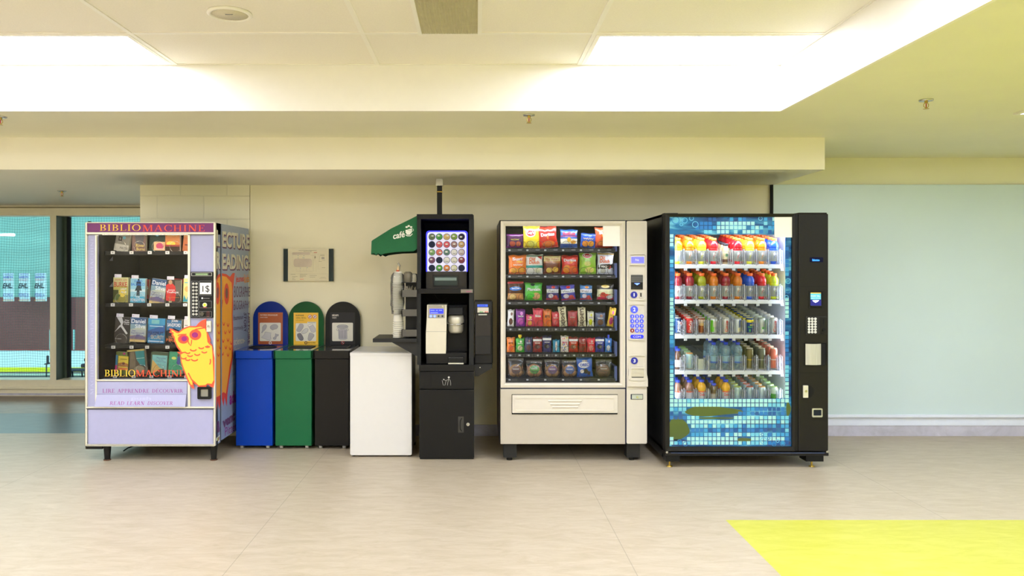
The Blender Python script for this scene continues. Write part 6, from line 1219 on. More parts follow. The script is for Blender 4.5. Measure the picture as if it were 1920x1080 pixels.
# bottom tray: cookies in clear film
def cookie_pack(px0, px1, py0, colr, lb, brown=False):
    Y = YS+0.02; x = wx((px0+px1)/2, Y); z0 = wz(707, Y); r = (px1-px0)*Y/F*0.42; h = (707-py0)*Y/F
    t = thing('cookie_pack', lb, 'cookies', (x, Y, z0), 'snacks in the glass-front machine')
    CK = M((110, 66, 40) if brown else (196, 140, 76), 0.8, noise=0.3, scale=60, bump=0.4)
    for k, (dx, dz_) in enumerate(((0, r*1.02), (-r*.35, r*.75), (r*.4, r*.72))):
        m = MB(); rr_ = r*(1, .72, .7)[k]; y0 = (0.012, 0.0, 0.002)[k]; m.lathe([(0.0, -0.006), (rr_*.8, -0.005), (rr_, 0.0), (rr_*.9, 0.006), (0, 0.006)], CK, (dx, y0, dz_), 20, axis='y')
        m.build('cookie', t, local=True)
    m = MB(); m.prism(circ(0.002, r*1.18, r*.74, 22, r*.66), -0.012, -0.0105, M(colr, 0.3, noise=0.08)); m.line([(-r*.5+r*i/60, r*1.31+r*.07*math.sin(i*0.45)) for i in range(61)], r*.06, -0.0128, W2); m.rect(-r*.5, r*.6, r*.85, r*.95, -0.0128, M([int(v*.5) for v in colr], 0.4)); m.build('round_label', t, local=True)
    w = (px1-px0)*Y/F; f = MB(); V = []; nu, nv = 12, 14; rr = random.Random(int(px0))
    for sd in (-1, 1):
        for j in range(nv+1):
            for i in range(nu+1):
                u = -1+2*i/nu; v = j/nv; th = 0.021*max(0, math.sin(PI*min(1, v/.86)))**.5*max(0, 1-abs(u)**3)**.5 if v < .86 else 0
                V.append((u*w/2*(1+0.04*math.sin(v*8)), sd*th+rr.uniform(-.0012, .0012)*(1 if abs(u) < 1 else 0), v*h))
    n = nu+1; o2 = (nv+1)*n
    f.add(V, [(j*n+i, j*n+i+1, j*n+n+i+1, j*n+n+i) for j in range(nv) for i in range(nu)]+[(o2+j*n+i, o2+j*n+n+i, o2+j*n+n+i+1, o2+j*n+i+1) for j in range(nv) for i in range(nu)], glass_mat('film2', (0.96, 0.96, 0.98), 1.0, 0.08, 1.55, 0.05, (0.75, 0.78, 0.85)), True)
    f.build('clear_wrapper', t, local=True)
W2 = M((235, 232, 226), 0.4)
cookie_pack(953, 981, 672, (110, 50, 40), 'cookies in clear wrapper with brown round label, bottom tray left')
cookie_pack(987, 1016, 676, (70, 170, 40), 'cookies in clear wrapper with green round label, bottom tray')
cookie_pack(1021.5, 1049, 674, (110, 50, 130), 'cookies in clear wrapper with purple round label, bottom tray')
cookie_pack(1054, 1081.5, 675, (40, 90, 180), 'cookies in clear wrapper with blue round label, bottom tray')
pack(1082, 1112, 670, 707, (40, 90, 190), [(.8, 1, (60, 110, 200))], [(-.1, .62, .75, .16, (226, 234, 245)), (.1, .3, .3, .13, (50, 46, 50)), (-.4, .3, .25, .1, (226, 226, 230)), (.5, .2, .2, .1, (60, 50, 60))], [('OREO', -.65, .6, .55, .7, (40, 80, 180)), ('MINI', -.3, .3, .78, .86, (240, 210, 60))], 'blue bag of mini sandwich cookies, bottom tray', -3, 0.0)
cookie_pack(1117, 1146, 674, (110, 56, 44), 'dark brown striped cookie in clear wrapper, bottom tray right end', True)

# ================================================================== DRINKS MACHINE
Y3 = 5.55
X = lambda p: wx(p, Y3); Z = lambda p: wz(p, Y3)
DB = M((29, 27, 24), 0.38, noise=0.05, scale=90, bump=0.05); DBS = M((20, 20, 19), 0.3, noise=0.04)
dk = thing('drinks_vending_machine', 'tall black drinks vending machine with blue mosaic glass front', 'vending machine', (X(1400), 6.0, 0))
dx0, dx1, dt, db = X(1247), X(1554), Z(400), Z(848); YDB = 6.54
LIN = M((232, 236, 240), 0.35, noise=0.01)
m = MB()
m.box(dx0, dx0+0.02, Y3+0.09, YDB, Z(862), dt, DBS); m.box(dx1-0.02, dx1, Y3+0.09, YDB, db, dt, DBS); m.box(dx0, dx1, YDB-0.02, YDB, db, dt, DBS); m.box(dx0, dx1, Y3+0.09, YDB, dt-0.02, dt, DBS); m.box(dx0, dx1, Y3+0.09, YDB, db, db+0.02, DBS)
m.box(dx0-0.001, dx0+0.1, Y3+0.03, Y3+0.09, dt-0.02, dt+0.004, BLACK); m.box(X(1500), dx1-0.004, Y3+0.02, Y3+0.12, dt-0.01, dt+0.007, BLACK, 0.003)
m.build('cabinet', dk)
m = MB(); lx0, lx1, lz0, lz1 = X(1257), X(1488), Z(757), Z(430)
m.box(lx0, lx0+0.01, Y3+0.07, YDB-0.1, lz0, lz1, LIN); m.box(lx1-0.01, lx1, Y3+0.07, YDB-0.1, lz0, lz1, LIN); m.box(lx0, lx1, YDB-0.11, YDB-0.1, lz0, lz1, M((120, 130, 136), 0.4)); m.box(lx0, lx1, Y3+0.07, YDB-0.1, lz1, lz1+0.01, LIN); m.box(lx0, lx1, Y3+0.07, YDB-0.1, lz0-0.01, lz0, LIN)
m.build('inner_liner', dk, 'bright white inner lining')
m = MB(); m.ringp([(X(1247.5), Z(846)), (X(1491), Z(846)), (X(1491), Z(400.5)), (X(1247.5), Z(400.5))], [(X(1256), Z(838)), (X(1486), Z(838)), (X(1486), Z(406.5)), (X(1256), Z(406.5))], Y3, Y3+0.08, DB, Y3+0.006); m.box(X(1491), X(1497), Y3+0.004, Y3+0.08, Z(846), Z(400.5), DBS, 0.003)
m.build('door_frame', dk)
EMG = 0.34
def graphic_base():
    m = bpy.data.materials.new('mosaic_base'); m.use_nodes = True; nt = m.node_tree; L = nt.links.new; b = nt.nodes['Principled BSDF']
    tc = nt.nodes.new('ShaderNodeTexCoord'); mp = nt.nodes.new('ShaderNodeMapping'); mp.inputs['Scale'].default_value = (2.2, 1, 9); mp.inputs['Rotation'].default_value = (0, 0.1, 0)
    nz = nt.nodes.new('ShaderNodeTexNoise'); nz.inputs['Scale'].default_value = 1.6; nz.inputs['Detail'].default_value = 3; nz.inputs['Distortion'].default_value = 0.8
    cr = nt.nodes.new('ShaderNodeValToRGB'); e = cr.color_ramp.elements
    e[0].position = 0.32; e[0].color = (*[lin(v) for v in (12, 44, 92)], 1); e[1].position = 0.72; e[1].color = (*[lin(v) for v in (110, 196, 214)], 1)
    q = e.new(0.46); q.color = (*[lin(v) for v in (20, 80, 134)], 1); q = e.new(0.58); q.color = (*[lin(v) for v in (34, 120, 170)], 1)
    L(tc.outputs['Object'], mp.inputs[0]); L(mp.outputs[0], nz.inputs[0]); L(nz.outputs[0], cr.inputs[0]); L(cr.outputs[0], b.inputs['Base Color']); L(cr.outputs[0], b.inputs['Emission Color'])
    b.inputs['Emission Strength'].default_value = EMG; b.inputs['Roughness'].default_value = 0.2
    return m
GB = graphic_base(); yg = Y3+0.024
m = MB(); m.ringp(rrect(X(1255.5), X(1486.5), Z(838.5), Z(406), 0.002), rrect(X(1267), X(1475), Z(748.5), Z(439.5), 0.016), yg, yg+0.004, GB)
OL = M((92, 112, 52), 0.3, em=0.15, noise=0.06); OLD = M((34, 52, 72), 0.3, em=0.1, noise=0.1); NV = M((28, 62, 120), 0.3, em=0.2, noise=0.1)
yq = yg-0.0012
def blobp(cx, cy, rx, ry, seed, mat, x0=1256.5, x1=1485.5, n=48, sq=1.0, lo=406, hi=837.5):
    rr = random.Random(seed); a1, a2 = rr.uniform(0, 6), rr.uniform(0, 6); P = []
    for i in range(n):
        a = 2*PI*i/n; k = 1+0.05*math.sin(3*a+a1)+0.03*math.sin(5*a+a2)
        P.append((X(min(x1, max(x0, cx+rx*k*math.cos(a)))), Z(min(hi, max(lo, cy+ry*k*math.sin(a)*(1-0.35*math.cos(a)*sq))))))
    m.flat(P, yq, mat)
OLV = [(1340, 772, 54, 9, 1), (1274, 806, 21, 21, 2), (1481, 768, 4.5, 13, 3), (1400, 826, 16, 3.5, 4), (1345, 785, 40, 1.6, 5)]
for a, b, c_, d, sd in OLV: blobp(a, b, c_, d, sd, OL)
blobp(1280, 832, 24, 7, 12, NV); blobp(1462, 832, 26, 7, 13, NV)
m.build('mosaic_print', dk, 'backlit blue mosaic border')
SQ = [M(c_, 0.25, em=EMG*1.15, noise=0.05) for c_ in ((172, 228, 222), (118, 204, 220), (60, 160, 208), (38, 122, 190), (24, 88, 156))]
m = MB(); pit = 8.04
def inol(x, y):
    for a, b, c_, d, sd in OLV:
        if ((x-a)/(c_*1.02))**2+((y-b)/(d*1.02))**2 < 1: return True
    return False
def sqv(x, y):
    v = 0.5+0.33*math.sin(x*0.021+y*0.11+1.0)+0.25*math.sin(x*0.05-y*0.06+2.0)+0.12*math.sin(y*0.33+x*0.02)
    if y > 748: v = 0.62-0.42*math.cos((y-757+(x-1370)*0.02)*2*PI/34)*-1*0.9-(0.25 if x > 1440 else 0)-(0.3 if x < 1290 and y > 775 else 0)+0.1*math.sin(x*.3)
    if 1476 < x: v = 0.62+0.4*math.sin(y*0.035+0.5)
    if x < 1267 and y < 748: v = 0.62+0.42*math.sin(y*0.045)
    return v
ix = 0
for i in range(29):
    for j in range(55):
        x = 1260.8+pit*i; y = 410.5+7.95*j
        if x > 1483 or y > 834: continue
        if 1263 < x < 1477 and 436 < y < 751.5: continue
        rr = random.Random(i*99+j)
        if y < 437 and (x < 1308 or rr.random() < 0.18+0.5*(y < 416)): continue
        if inol(x, y): continue
        if x < 1266 and (466 < y < 490 or 662 < y < 676): continue
        if x > 1476 and (596 < y < 618 or 440 < y < 466 or 520 < y < 560): continue
        v = sqv(x, y)+rr.uniform(-.14, .14)
        if v < 0.0: continue
        k = 4 if v < .2 else 3 if v < .38 else 2 if v < .52 else 1 if v < .68 else 0
        hw_ = 3.3
        m.rect(X(x-hw_), X(x+hw_), Z(y+hw_), Z(y-hw_), yq-0.0012, SQ[k])
m.build('mosaic_squares', dk); 
m = MB(); RG = M((96, 196, 224), 0.3, em=0.25, noise=0.03); RD = M((40, 140, 200), 0.3, em=0.2, noise=0.03)
a4 = lambda a, b: (X(1205+a/5.142), Z(390+b/5.142)); a6 = lambda a, b: (X(1205+a/5.333), Z(700+b/5.333)); u4 = Y3/F/5.142
def clipring(c_, r, w, mt):
    m.annulus(c_[0], c_[1], r, w, yq-0.003, mt, 24)
for a, b, r, mt in ((325, 116, 34, RD), (412, 118, 25, RG), (380, 157, 14, RG), (515, 157, 28, RG), (478, 98, 20, RG), (1145, 100, 18, RG), (1413, 705, 24, RG), (1412, 795, 26, RD), (1398, 860, 16, RG), (292, 990, 22, RG)): clipring(a4(a, b), r*u4, 7*u4, mt)
for a, b, r, mt in ((1220, 680, 30, RG), (1360, 682, 15, RG), (1325, 712, 20, RD), (1410, 706, 24, RD), (375, 687, 17, RD), (435, 712, 20, RD), (1270, 655, 12, RD), (1207, 618, 12, RD)): clipring(a6(a, b), r*u4, 7*u4, mt)
m.build('bubble_print', dk)
m = MB(); m.box(X(1256), X(1486), Y3+0.012, Y3+0.016, Z(838), Z(406.5), GLASS); m.build('glass_pane', dk)
m = MB(); m.box(X(1453), X(1486), Y3+0.0095, Y3+0.0115, Z(445), Z(406.8), WHITE); m.build('blank_sticker', dk, 'blank white square at the glass corner')
m = MB(); m.box(X(1247), X(1554), Y3+0.0, Y3+0.14, Z(855), Z(848.5), DB, 0.003); m.box(X(1258), X(1546), Y3-0.001, Y3+0.003, Z(849.8), Z(849), M((70, 90, 130), 0.3)); m.build('base_rail', dk)
m = MB(); m.cyl((X(1250.5), Y3-0.002, Z(848)), (X(1250.5), Y3+0.03, Z(848)), 0.008, CHROME, 12); m.cyl((X(1551), Y3-0.002, Z(847)), (X(1551), Y3+0.03, Z(847)), 0.008, CHROME, 12); m.build('hinge_pin', dk)
for x0, x1 in ((1249, 1275), (1512, 1545)):
    for yy in (Y3+0.005, YDB-0.16):
        g = MB(); g.box(X(x0), X(x1), yy, yy+0.12, Z(866), Z(854.5), DBS, 0.002); cx_ = X(x0+10) if x0 < 1300 else X(1528)
        g.cyl((cx_, yy+0.05, 0.006), (cx_, yy+0.05, Z(865)), 0.0065, BRASS, 10); g.cyl((cx_, yy+0.05, 0), (cx_, yy+0.05, 0.007), 0.022, BRASS, 16, 0.018); g.build('leg', dk)
# control column
m = MB(); m.box(X(1497), X(1553.5), Y3, Y3+0.08, Z(846.5), Z(400.5), DB, 0.008); m.box(X(1499), X(1552), Y3-0.001, Y3+0.001, Z(537.6), Z(537), DARK); m.box(X(1499), X(1552), Y3-0.001, Y3+0.001, Z(699), Z(698.4), DARK); cc = m.build('control_column', dk)
m = MB(); m.prism(rrect(X(1518.5), X(1543), Z(491.5), Z(482.5), 0.005), Y3-0.004, Y3+0.001, M((10, 14, 50), 0.2)); m.text('Selection', X(1522.5), X(1536), Z(489.5), Z(485.5), Y3-0.0046, M((60, 150, 255), 0.3, em=2.5, noise=0, key='seltxt')); m.build('display', cc, 'small dark display reading Selection')
m = MB(); m.ringp(rrect(X(1516.5), X(1544.5), Z(578), Z(545.5), 0.004), rrect(X(1518.5), X(1542.5), Z(576.5), Z(547), 0.003), Y3-0.004, Y3+0.001, BLACK); m.box(X(1518.5), X(1542.5), Y3-0.001, Y3+0.0012, Z(576.5), Z(547), DARK)
m.rect(X(1519.5), X(1539), Z(561.5), Z(548.5), Y3-0.0022, M((70, 170, 190), 0.3, em=0.5)); m.rect(X(1519.5), X(1539), Z(550.5), Z(548.5), Y3-0.0028, M((220, 190, 90), 0.3)); m.text('INSERT BILL', X(1520), X(1538), Z(556.5), Z(553.2), Y3-0.003, WHITE); m.text('INSEREZ UN BILLET', X(1520.5), X(1538), Z(560), Z(558.3), Y3-0.003, WHITE)
m.rect(X(1519.5), X(1539.5), Z(573), Z(561.8), Y3-0.0022, M((24, 26, 110), 0.3, em=0.5)); m.flat([(X(1523), Z(563)), (X(1535.5), Z(563)), (X(1532), Z(566)), (X(1529), Z(567.5)), (X(1526), Z(566))], Y3-0.003, M((225, 225, 255), 0.3, em=3, noise=0, key='arr')); m.box(X(1519.5), X(1540), Y3-0.010, Y3, Z(576), Z(573), DBS, 0.002); m.build('bill_acceptor', cc)
m = MB(); m.prism(rrect(X(1510), X(1550.5), Z(627), Z(593), 0.006), Y3-0.006, Y3+0.001, BLACKM); m.box(X(1536), X(1550), Y3-0.009, Y3-0.005, Z(626), Z(594), BLACK, 0.002); m.box(X(1542.3), X(1543.6), Y3-0.0098, Y3-0.0088, Z(608), Z(598), DARK); m.cyl((X(1543.5), Y3-0.014, Z(618)), (X(1543.5), Y3-0.008, Z(618)), 0.012, DARK, 18); kp = m.build('keypad_plate', cc)
for r in range(6):
    for q in range(3):
        k = MB(); x, z = X(1516.2+5.9*q), Z(597.6+5.0*r); k.prism(circ(x, z, 0.0087, 16), Y3-0.009, Y3-0.005, M((222, 220, 210), 0.35, em=0.1)); k.text('ABCDEF123456789*0#'[r*3+q], x-0.0028, x+0.0028, z-0.004, z+0.004, Y3-0.0095, BLACK); k.build('key_button', kp)
m = MB(); m.ringp(rrect(X(1508), X(1550.5), Z(686), Z(642.5), 0.006), rrect(X(1509.5), X(1549), Z(684.5), Z(644), 0.004), Y3-0.004, Y3+0.001, DBS); m.box(X(1509.5), X(1549), Y3-0.001, Y3+0.0012, Z(684.5), Z(644), DARK)
mm = MB(); V = []; xa_, xb2 = X(1510), X(1539)
for i in range(13):
    t_ = i/12; V += [(xa_+(xb2-xa_)*t_, Y3-0.002-0.016*math.sin(PI*t_), Z(684)), (xa_+(xb2-xa_)*t_, Y3-0.002-0.016*math.sin(PI*t_), Z(644.5))]
m.add(V, [(2*i, 2*i+2, 2*i+3, 2*i+1) for i in range(12)], M((186, 184, 170), 0.18, 0.2, noise=0.12, scale=30, stretch=(8, 1, 0.2)), True); m.build('bottle_hatch', cc, 'rounded translucent delivery hatch')
m = MB(); m.flat([(X(1512), Z(746.5))]+[(X(1512)+(X(1526)-X(1512))*math.cos(a), Z(734)+(Z(721.5)-Z(734))*math.sin(a)) for a in [-PI/2+PI*i/16 for i in range(17)]], Y3-0.002, DARK); m.box(X(1505), X(1514.5), Y3-0.012, Y3+0.001, Z(745.5), Z(722.5), M((214, 210, 190), 0.3, 0.3), 0.003); m.cyl((X(1510), Y3-0.015, Z(733)), (X(1510), Y3-0.011, Z(733)), 0.008, CHROME); m.build('door_lock', cc, 'silver door lock')
m = MB(); m.ringp(rrect(X(1522), X(1541.5), Z(782), Z(765.5), 0.008), rrect(X(1524.5), X(1539.5), Z(779), Z(768), 0.005), Y3-0.008, Y3+0.001, M((190, 188, 180), 0.3, 0.6)); m.box(X(1524.5), X(1539.5), Y3-0.003, Y3+0.0012, Z(779), Z(768), M((24, 30, 44), 0.2)); m.build('coin_return', cc)
# lamps of the cabinet: a tube along the right jamb, one over the top shelf
m = MB(); m.box(X(1483), X(1486), Y3+0.06, Y3+0.08, Z(752), Z(436), M((235, 242, 255), 0.4, em=34, noise=0, key='dklamp')); m.build('hidden_side_lamp', dk, 'added lamp tube hidden behind the left border')
m = MB(); m.box(X(1265), X(1470), Y3+0.05, Y3+0.07, Z(437), Z(433), M((240, 245, 255), 0.4, em=48, noise=0, key='dklamp2')); m.build('top_lamp', dk, 'added lamp tube hidden behind the left border')
m = MB(); m.box(X(1259), X(1261), Y3+0.05, Y3+0.07, Z(752), Z(436), M((240, 245, 255), 0.4, em=20, noise=0, key='dkfill')); m.build('hidden_side_lamp', dk, 'added lamp tube hidden behind the left border')  # extra tube added out of sight on the left to brighten the drinks

# trays (sloping down to the glass), lane guides
YD = Y3+0.10; xd = lambda p: wx(p, YD); zd = lambda p: wz(p, YD)
TH = math.radians(8.5); TT = math.tan(TH); DEP = 0.72
lips = [496.5, 562.5, 627.5, 694.5, 757.0]
WP = M((236, 240, 244), 0.4, noise=0.01); CLR = glass_mat('clear_plastic', (0.98, 0.99, 1.0), 1.0, 0.06, 1.5, 0.24, (0.95, 0.97, 1.0))
gm = MB()
for q in (-2.1, -1.0, 0.2, 1.3): gm.box(q*0.0115-0.0024, q*0.0115+0.0024, -0.012+abs(q)*0.004, 0.012, 0.0, 0.118-abs(q)*0.010, CLR, 0.0015)
gm.box(-0.0045, 0.0045, -0.016, -0.010, -0.006, 0.10, CLR, 0.002)
gme = gm.mesh('lane_guide')
cl = MB()
for q in (-1, 0, 1): cl.box(q*0.008-0.0028, q*0.008+0.0028, -0.004, 0.0, -0.016, 0, WP)
clm = cl.mesh('tag_clip')
LN0, LNP = 1270.0, 22.55
for r, zr in enumerate(lips):
    z0 = zd(zr); m = MB(); x0, x1 = X(1259), xd(1466.5)
    V = [(x0, YD-0.012, z0), (x1, YD-0.012, z0), (x1, YD+DEP, z0+TT*DEP), (x0, YD+DEP, z0+TT*DEP), (x0, YD-0.012, z0-0.010), (x1, YD-0.012, z0-0.010), (x1, YD+DEP, z0+TT*DEP-0.01), (x0, YD+DEP, z0+TT*DEP-0.01)]
    m.add(V, [(0, 1, 2, 3), (7, 6, 5, 4), (0, 4, 5, 1), (1, 5, 6, 2), (2, 6, 7, 3), (3, 7, 4, 0)], WP); m.box(x0, x1, YD-0.022, YD-0.012, z0-0.026, z0+0.001, WP, 0.002)
    for k in range(10):
        x = xd(LN0+LNP*(k+.5)); m.add([(x-0.0015, YD, z0), (x+0.0015, YD, z0), (x+0.0015, YD+DEP, z0+TT*DEP), (x-0.0015, YD+DEP, z0+TT*DEP), (x-0.0015, YD, z0+0.02), (x+0.0015, YD, z0+0.02), (x+0.0015, YD+DEP, z0+0.02+TT*DEP), (x-0.0015, YD+DEP, z0+0.02+TT*DEP)], [(0, 3, 7, 4), (1, 5, 6, 2), (4, 7, 6, 5), (0, 4, 5, 1)], CLR) if k < 9 else 0
    tr = m.build('drinks_tray', dk)
    for k in range(9):
        attach('lane_guide', gme, tr, (xd(LN0+LNP*(k+.5)), YD-0.008, z0))
        if r < 4: attach('tag_clip', clm, tr, (xd(LN0+LNP*(k+.62)), YD-0.018, z0-0.026))
# ------------------------------------------------------------------ drinks
def lid_ring(c): return c
ORC = M((250, 110, 40), 0.4); ORC2 = M((242, 96, 30), 0.4); CAPB = M((44, 70, 200), 0.35)
LBG = M((156, 160, 152), 0.35, noise=0.05); 
def cyl_text(m, t, r, z0, z1, wdt, mat, rot=False, off=0.0, bold=0.03):
    rr_ = r+0.0006
    m.text(t, off-wdt/2, off+wdt/2, z0, z1, 0, mat, bold=bold, rot=rot, surf=lambda a, b: (rr_*math.sin(a/rr_), -rr_*math.cos(a/rr_), b))
def sports(c, cap, letter='G', label=None, coll=True):
    liq = M(c, 0.18, noise=0.03, coat=0.5); out = []
    b = MB(); b.lathe([(0.0, 0.0), (0.027, 0.0), (0.031, 0.005), (0.0325, 0.012), (0.0325, 0.02), (0.0315, 0.022), (0.0315, 0.098), (0.0325, 0.102), (0.034, 0.108), (0.0335, 0.112), (0.031, 0.116), (0.034, 0.121), (0.0345, 0.132), (0.032, 0.147), (0.025, 0.160), (0.016, 0.169), (0.0155, 0.174)], liq, n=20); out.append(('bottle_body', b.mesh('bottle_body')))
    b = MB(); b.lathe([(0.0325, 0.021), (0.0328, 0.022), (0.0328, 0.098), (0.0325, 0.099)], label or LBG, n=20)
    cyl_text(b, letter, 0.0332, 0.058, 0.092, 0.030, WHITE, off=0.002, bold=0.09); 
    b.add([(0.0334*math.sin(a), -0.0334*math.cos(a), q) for a, q in ((-.35, .03), (-.05, .062), (-.15, .064), (.25, .098), (.05, .068), (.12, .066))], [(0, 1, 2), (2, 4, 5), (1, 5, 3), (2, 1, 5, 4)], liq); out.append(('bottle_label', b.mesh('bottle_label')))
    b = MB(); b.lathe([(0.0, 0.170), (0.0195, 0.170), (0.0205, 0.172), (0.0205, 0.186), (0.019, 0.190), (0.0, 0.190)], cap, n=20); out.append(('bottle_cap', b.mesh('bottle_cap')))
    return out
def canm(c, lidc, txt_=None, tc=None, rot=False, h=0.118, r=0.0285, bands=(), pan=None):
    body = M(c, 0.25, 0.25, noise=0.04); sil = M((190, 186, 166), 0.3, 0.6, noise=0.06); out = []
    def mf(i): return sil if i in (0, 1) or i >= 4 else body
    b = MB(); pr = [(0.0, 0.002), (r*.78, 0.0), (r*.95, 0.007), (r, 0.013), (r, h-0.014), (r*.84, h-0.004)]
    if bands:
        pr = [(0.0, 0.002), (r*.78, 0.0), (r, 0.010)]+[(r, 0.010+(h-0.024)*q) for q, _ in bands]+[(r, h-0.014), (r*.84, h-0.004)]
        cols = [sil, sil]+[body]+[M(cq, 0.25, 0.25, noise=0.04) for _, cq in bands]+[body]
        b.lathe(pr, body, n=20, matf=lambda i: cols[min(i, len(cols)-1)])
    else: b.lathe(pr, body, n=20, matf=lambda i: (sil, sil, body, body, body)[i])
    for a0, a1, q0, q1, pc in (pan or ()):
        Vp = []
        for i in range(9): a = a0+(a1-a0)*i/8; Vp += [((r+.0004)*math.sin(a), -(r+.0004)*math.cos(a), q0), ((r+.0004)*math.sin(a), -(r+.0004)*math.cos(a), q1)]
        b.add(Vp, [(2*i, 2*i+2, 2*i+3, 2*i+1) for i in range(8)], M(pc, 0.3))
    if txt_: cyl_text(b, txt_, r, h*.12 if rot else h*.5, h*.82 if rot else h*.66, (r*.75 if rot else r*1.2), M(tc, 0.4), rot=rot)
    out.append(('can_body', b.mesh('can_body')))
    b = MB(); lm = M(lidc, 0.3, 0.5 if lidc[0] == lidc[1] else 0.1, noise=0.05); b.lathe([(r*.84, h-0.005), (r*.86, h), (r*.78, h+0.0005), (r*.76, h-0.003), (0, h-0.003)], lm, n=20, matf=lambda i: lm if i < 3 else M((196, 194, 182), 0.3, 0.5)); b.box(-0.006, 0.006, -0.006, 0.010, h-0.003, h-0.0015, M((206, 204, 190), 0.3, 0.6)); out.append(('can_lid', b.mesh('can_lid')))
    return out
WG = glass_mat('water_bottle', (0.80, 0.92, 0.95), 1.0, 0.04, 1.45, 0.22, (0.62, 0.82, 0.88))
def water():
    out = []; b = MB(); b.lathe([(0.0, 0.0), (0.026, 0.0), (0.031, 0.006), (0.031, 0.05), (0.029, 0.056), (0.031, 0.062), (0.031, 0.118), (0.033, 0.126), (0.033, 0.146), (0.026, 0.165), (0.013, 0.176), (0.012, 0.184)], WG, n=20); out.append(('bottle_body', b.mesh('bottle_body')))
    b = MB(); b.lathe([(0.0316, 0.045), (0.0318, 0.046), (0.0318, 0.100), (0.0316, 0.101)], glass_mat('wlabel', (0.6, 0.85, 0.95), 0.5, 0.2, 1.3, 0.6, (0.5, 0.78, 0.88)), n=20); b.lathe([(0.0319, 0.048), (0.0319, 0.060)], M((70, 110, 200), 0.4), n=20); out.append(('bottle_label', b.mesh('bottle_label')))
    b = MB(); b.lathe([(0.0, 0.180), (0.0155, 0.180), (0.0155, 0.197), (0.0, 0.198)], CAPB, n=18); out.append(('bottle_cap', b.mesh('bottle_cap'))); return out
def juice(c, lab, h=0.165, r=0.030, mid=(240, 90, 50), txt_='Dole'):
    out = []; k = h/0.165; liq = M(c, 0.2, noise=0.05, coat=0.5); b = MB(); b.lathe([(0.0, 0.0), (r*.85, 0.0), (r, 0.006), (r, 0.085*k), (r*1.02, 0.09*k), (r*.97, 0.095*k), (r*1.03, 0.105*k), (r*.98, 0.118*k), (r*.7, 0.135*k), (0.014, 0.145*k), (0.014, 0.15*k)], liq, n=20); out.append(('bottle_body', b.mesh('bottle_body')))
    b = MB(); b.lathe([(r*1.01, 0.02*k), (r*1.015, 0.021*k), (r*1.015, 0.076*k), (r*1.02, 0.077*k), (r*1.02, 0.084*k), (r*1.01, 0.085*k)], M(lab, 0.4), n=20, matf=lambda i: M(mid, 0.4) if i in (3, 4) else M(lab, 0.4)); cyl_text(b, txt_, r*1.015, 0.052*k, 0.072*k, r*1.1, M((226, 60, 40), 0.4)) if txt_ else None; out.append(('bottle_label', b.mesh('bottle_label')))
    b = MB(); b.lathe([(0.0, 0.148*k), (0.0185, 0.148*k), (0.019, 0.15*k), (0.019, h), (0.0, h+0.001)], CAPB, n=18); out.append(('bottle_cap', b.mesh('bottle_cap'))); return out
def coffee():
    out = []; b = MB(); gl = M((206, 186, 140), 0.2, noise=0.1, coat=0.4); b.lathe([(0.0, 0.0), (0.024, 0.0), (0.026, 0.006), (0.026, 0.09), (0.024, 0.105), (0.018, 0.125), (0.017, 0.14)], gl, n=20); out.append(('bottle_body', b.mesh('bottle_body')))
    b = MB(); b.lathe([(0.0263, 0.012), (0.0265, 0.013), (0.0265, 0.035), (0.0265, 0.088), (0.0263, 0.089)], gl, n=20, matf=lambda i: M((96, 60, 40), 0.4) if i == 1 else M((214, 200, 160), 0.4)); a = [(0.027*math.sin(q), p) for q, p in ((0, 0),)]; b.add([(0.0272*math.sin(.45*math.cos(t_)), -0.0272*math.cos(.45*math.cos(t_)), 0.066+0.0115*math.sin(t_)) for t_ in [2*PI*i/14 for i in range(14)]], [tuple(range(14))], M((60, 120, 80), 0.4)); out.append(('bottle_label', b.mesh('bottle_label')))
    b = MB(); b.lathe([(0.0, 0.134), (0.020, 0.134), (0.0205, 0.136), (0.0205, 0.15), (0, 0.151)], M((40, 42, 46), 0.35), n=18); out.append(('bottle_cap', b.mesh('bottle_cap'))); return out
def kit_join(parts): return parts
SPN = {'lime': (206, 220, 40), 'orange': (245, 140, 20), 'yellow': (238, 236, 60), 'red': (214, 24, 40), 'blue': (30, 90, 210), 'crimson': (150, 24, 44), 'amber': (214, 120, 20), 'olive': (160, 166, 20)}
KIT = {k: sports(v, ORC) for k, v in SPN.items()}
KIT['coffee'] = coffee(); KIT['water'] = water()
KIT['navy_can'] = canm((24, 60, 110), (190, 188, 176), 'pepsi', (230, 230, 235), 2, pan=((0.35, 1.0, .066, .09, (214, 50, 50)), (0.35, 1.0, .060, .066, W_)))
KIT['red_can'] = canm((214, 40, 34), (200, 190, 170), 'Coca-Cola', (240, 236, 230), 2)
KIT['rust_can'] = canm((150, 80, 40), (200, 190, 170), 'CRUSH', (236, 190, 90), bands=((.55, (200, 176, 150)),))
KIT['green_white_can'] = canm((206, 214, 204), (206, 200, 170), pan=((-1.1, -.35, .014, .1, (110, 200, 40)), (-.35, -.1, .014, .05, (110, 200, 40)), (-.05, .5, .05, .095, (226, 220, 196))))
KIT['silver_red_can'] = canm((206, 206, 196), (206, 200, 170), 'Coke', (214, 60, 40), 2)
KIT['yellow_blue_can'] = canm((206, 214, 214), (206, 200, 120), pan=((.1, .75, .05, .1, (50, 90, 160)), (-.1, .6, .016, .045, (236, 230, 190)), (.75, 1.2, .016, .1, (226, 210, 40))))
KIT['nestea_can'] = canm((36, 76, 150), (206, 200, 120), bands=((.78, (236, 220, 50)),), pan=((-.7, .4, .045, .055, (70, 170, 90)), (-.2, .8, .06, .07, (226, 220, 90)), (-.4, .0, .016, .035, (70, 170, 90))))
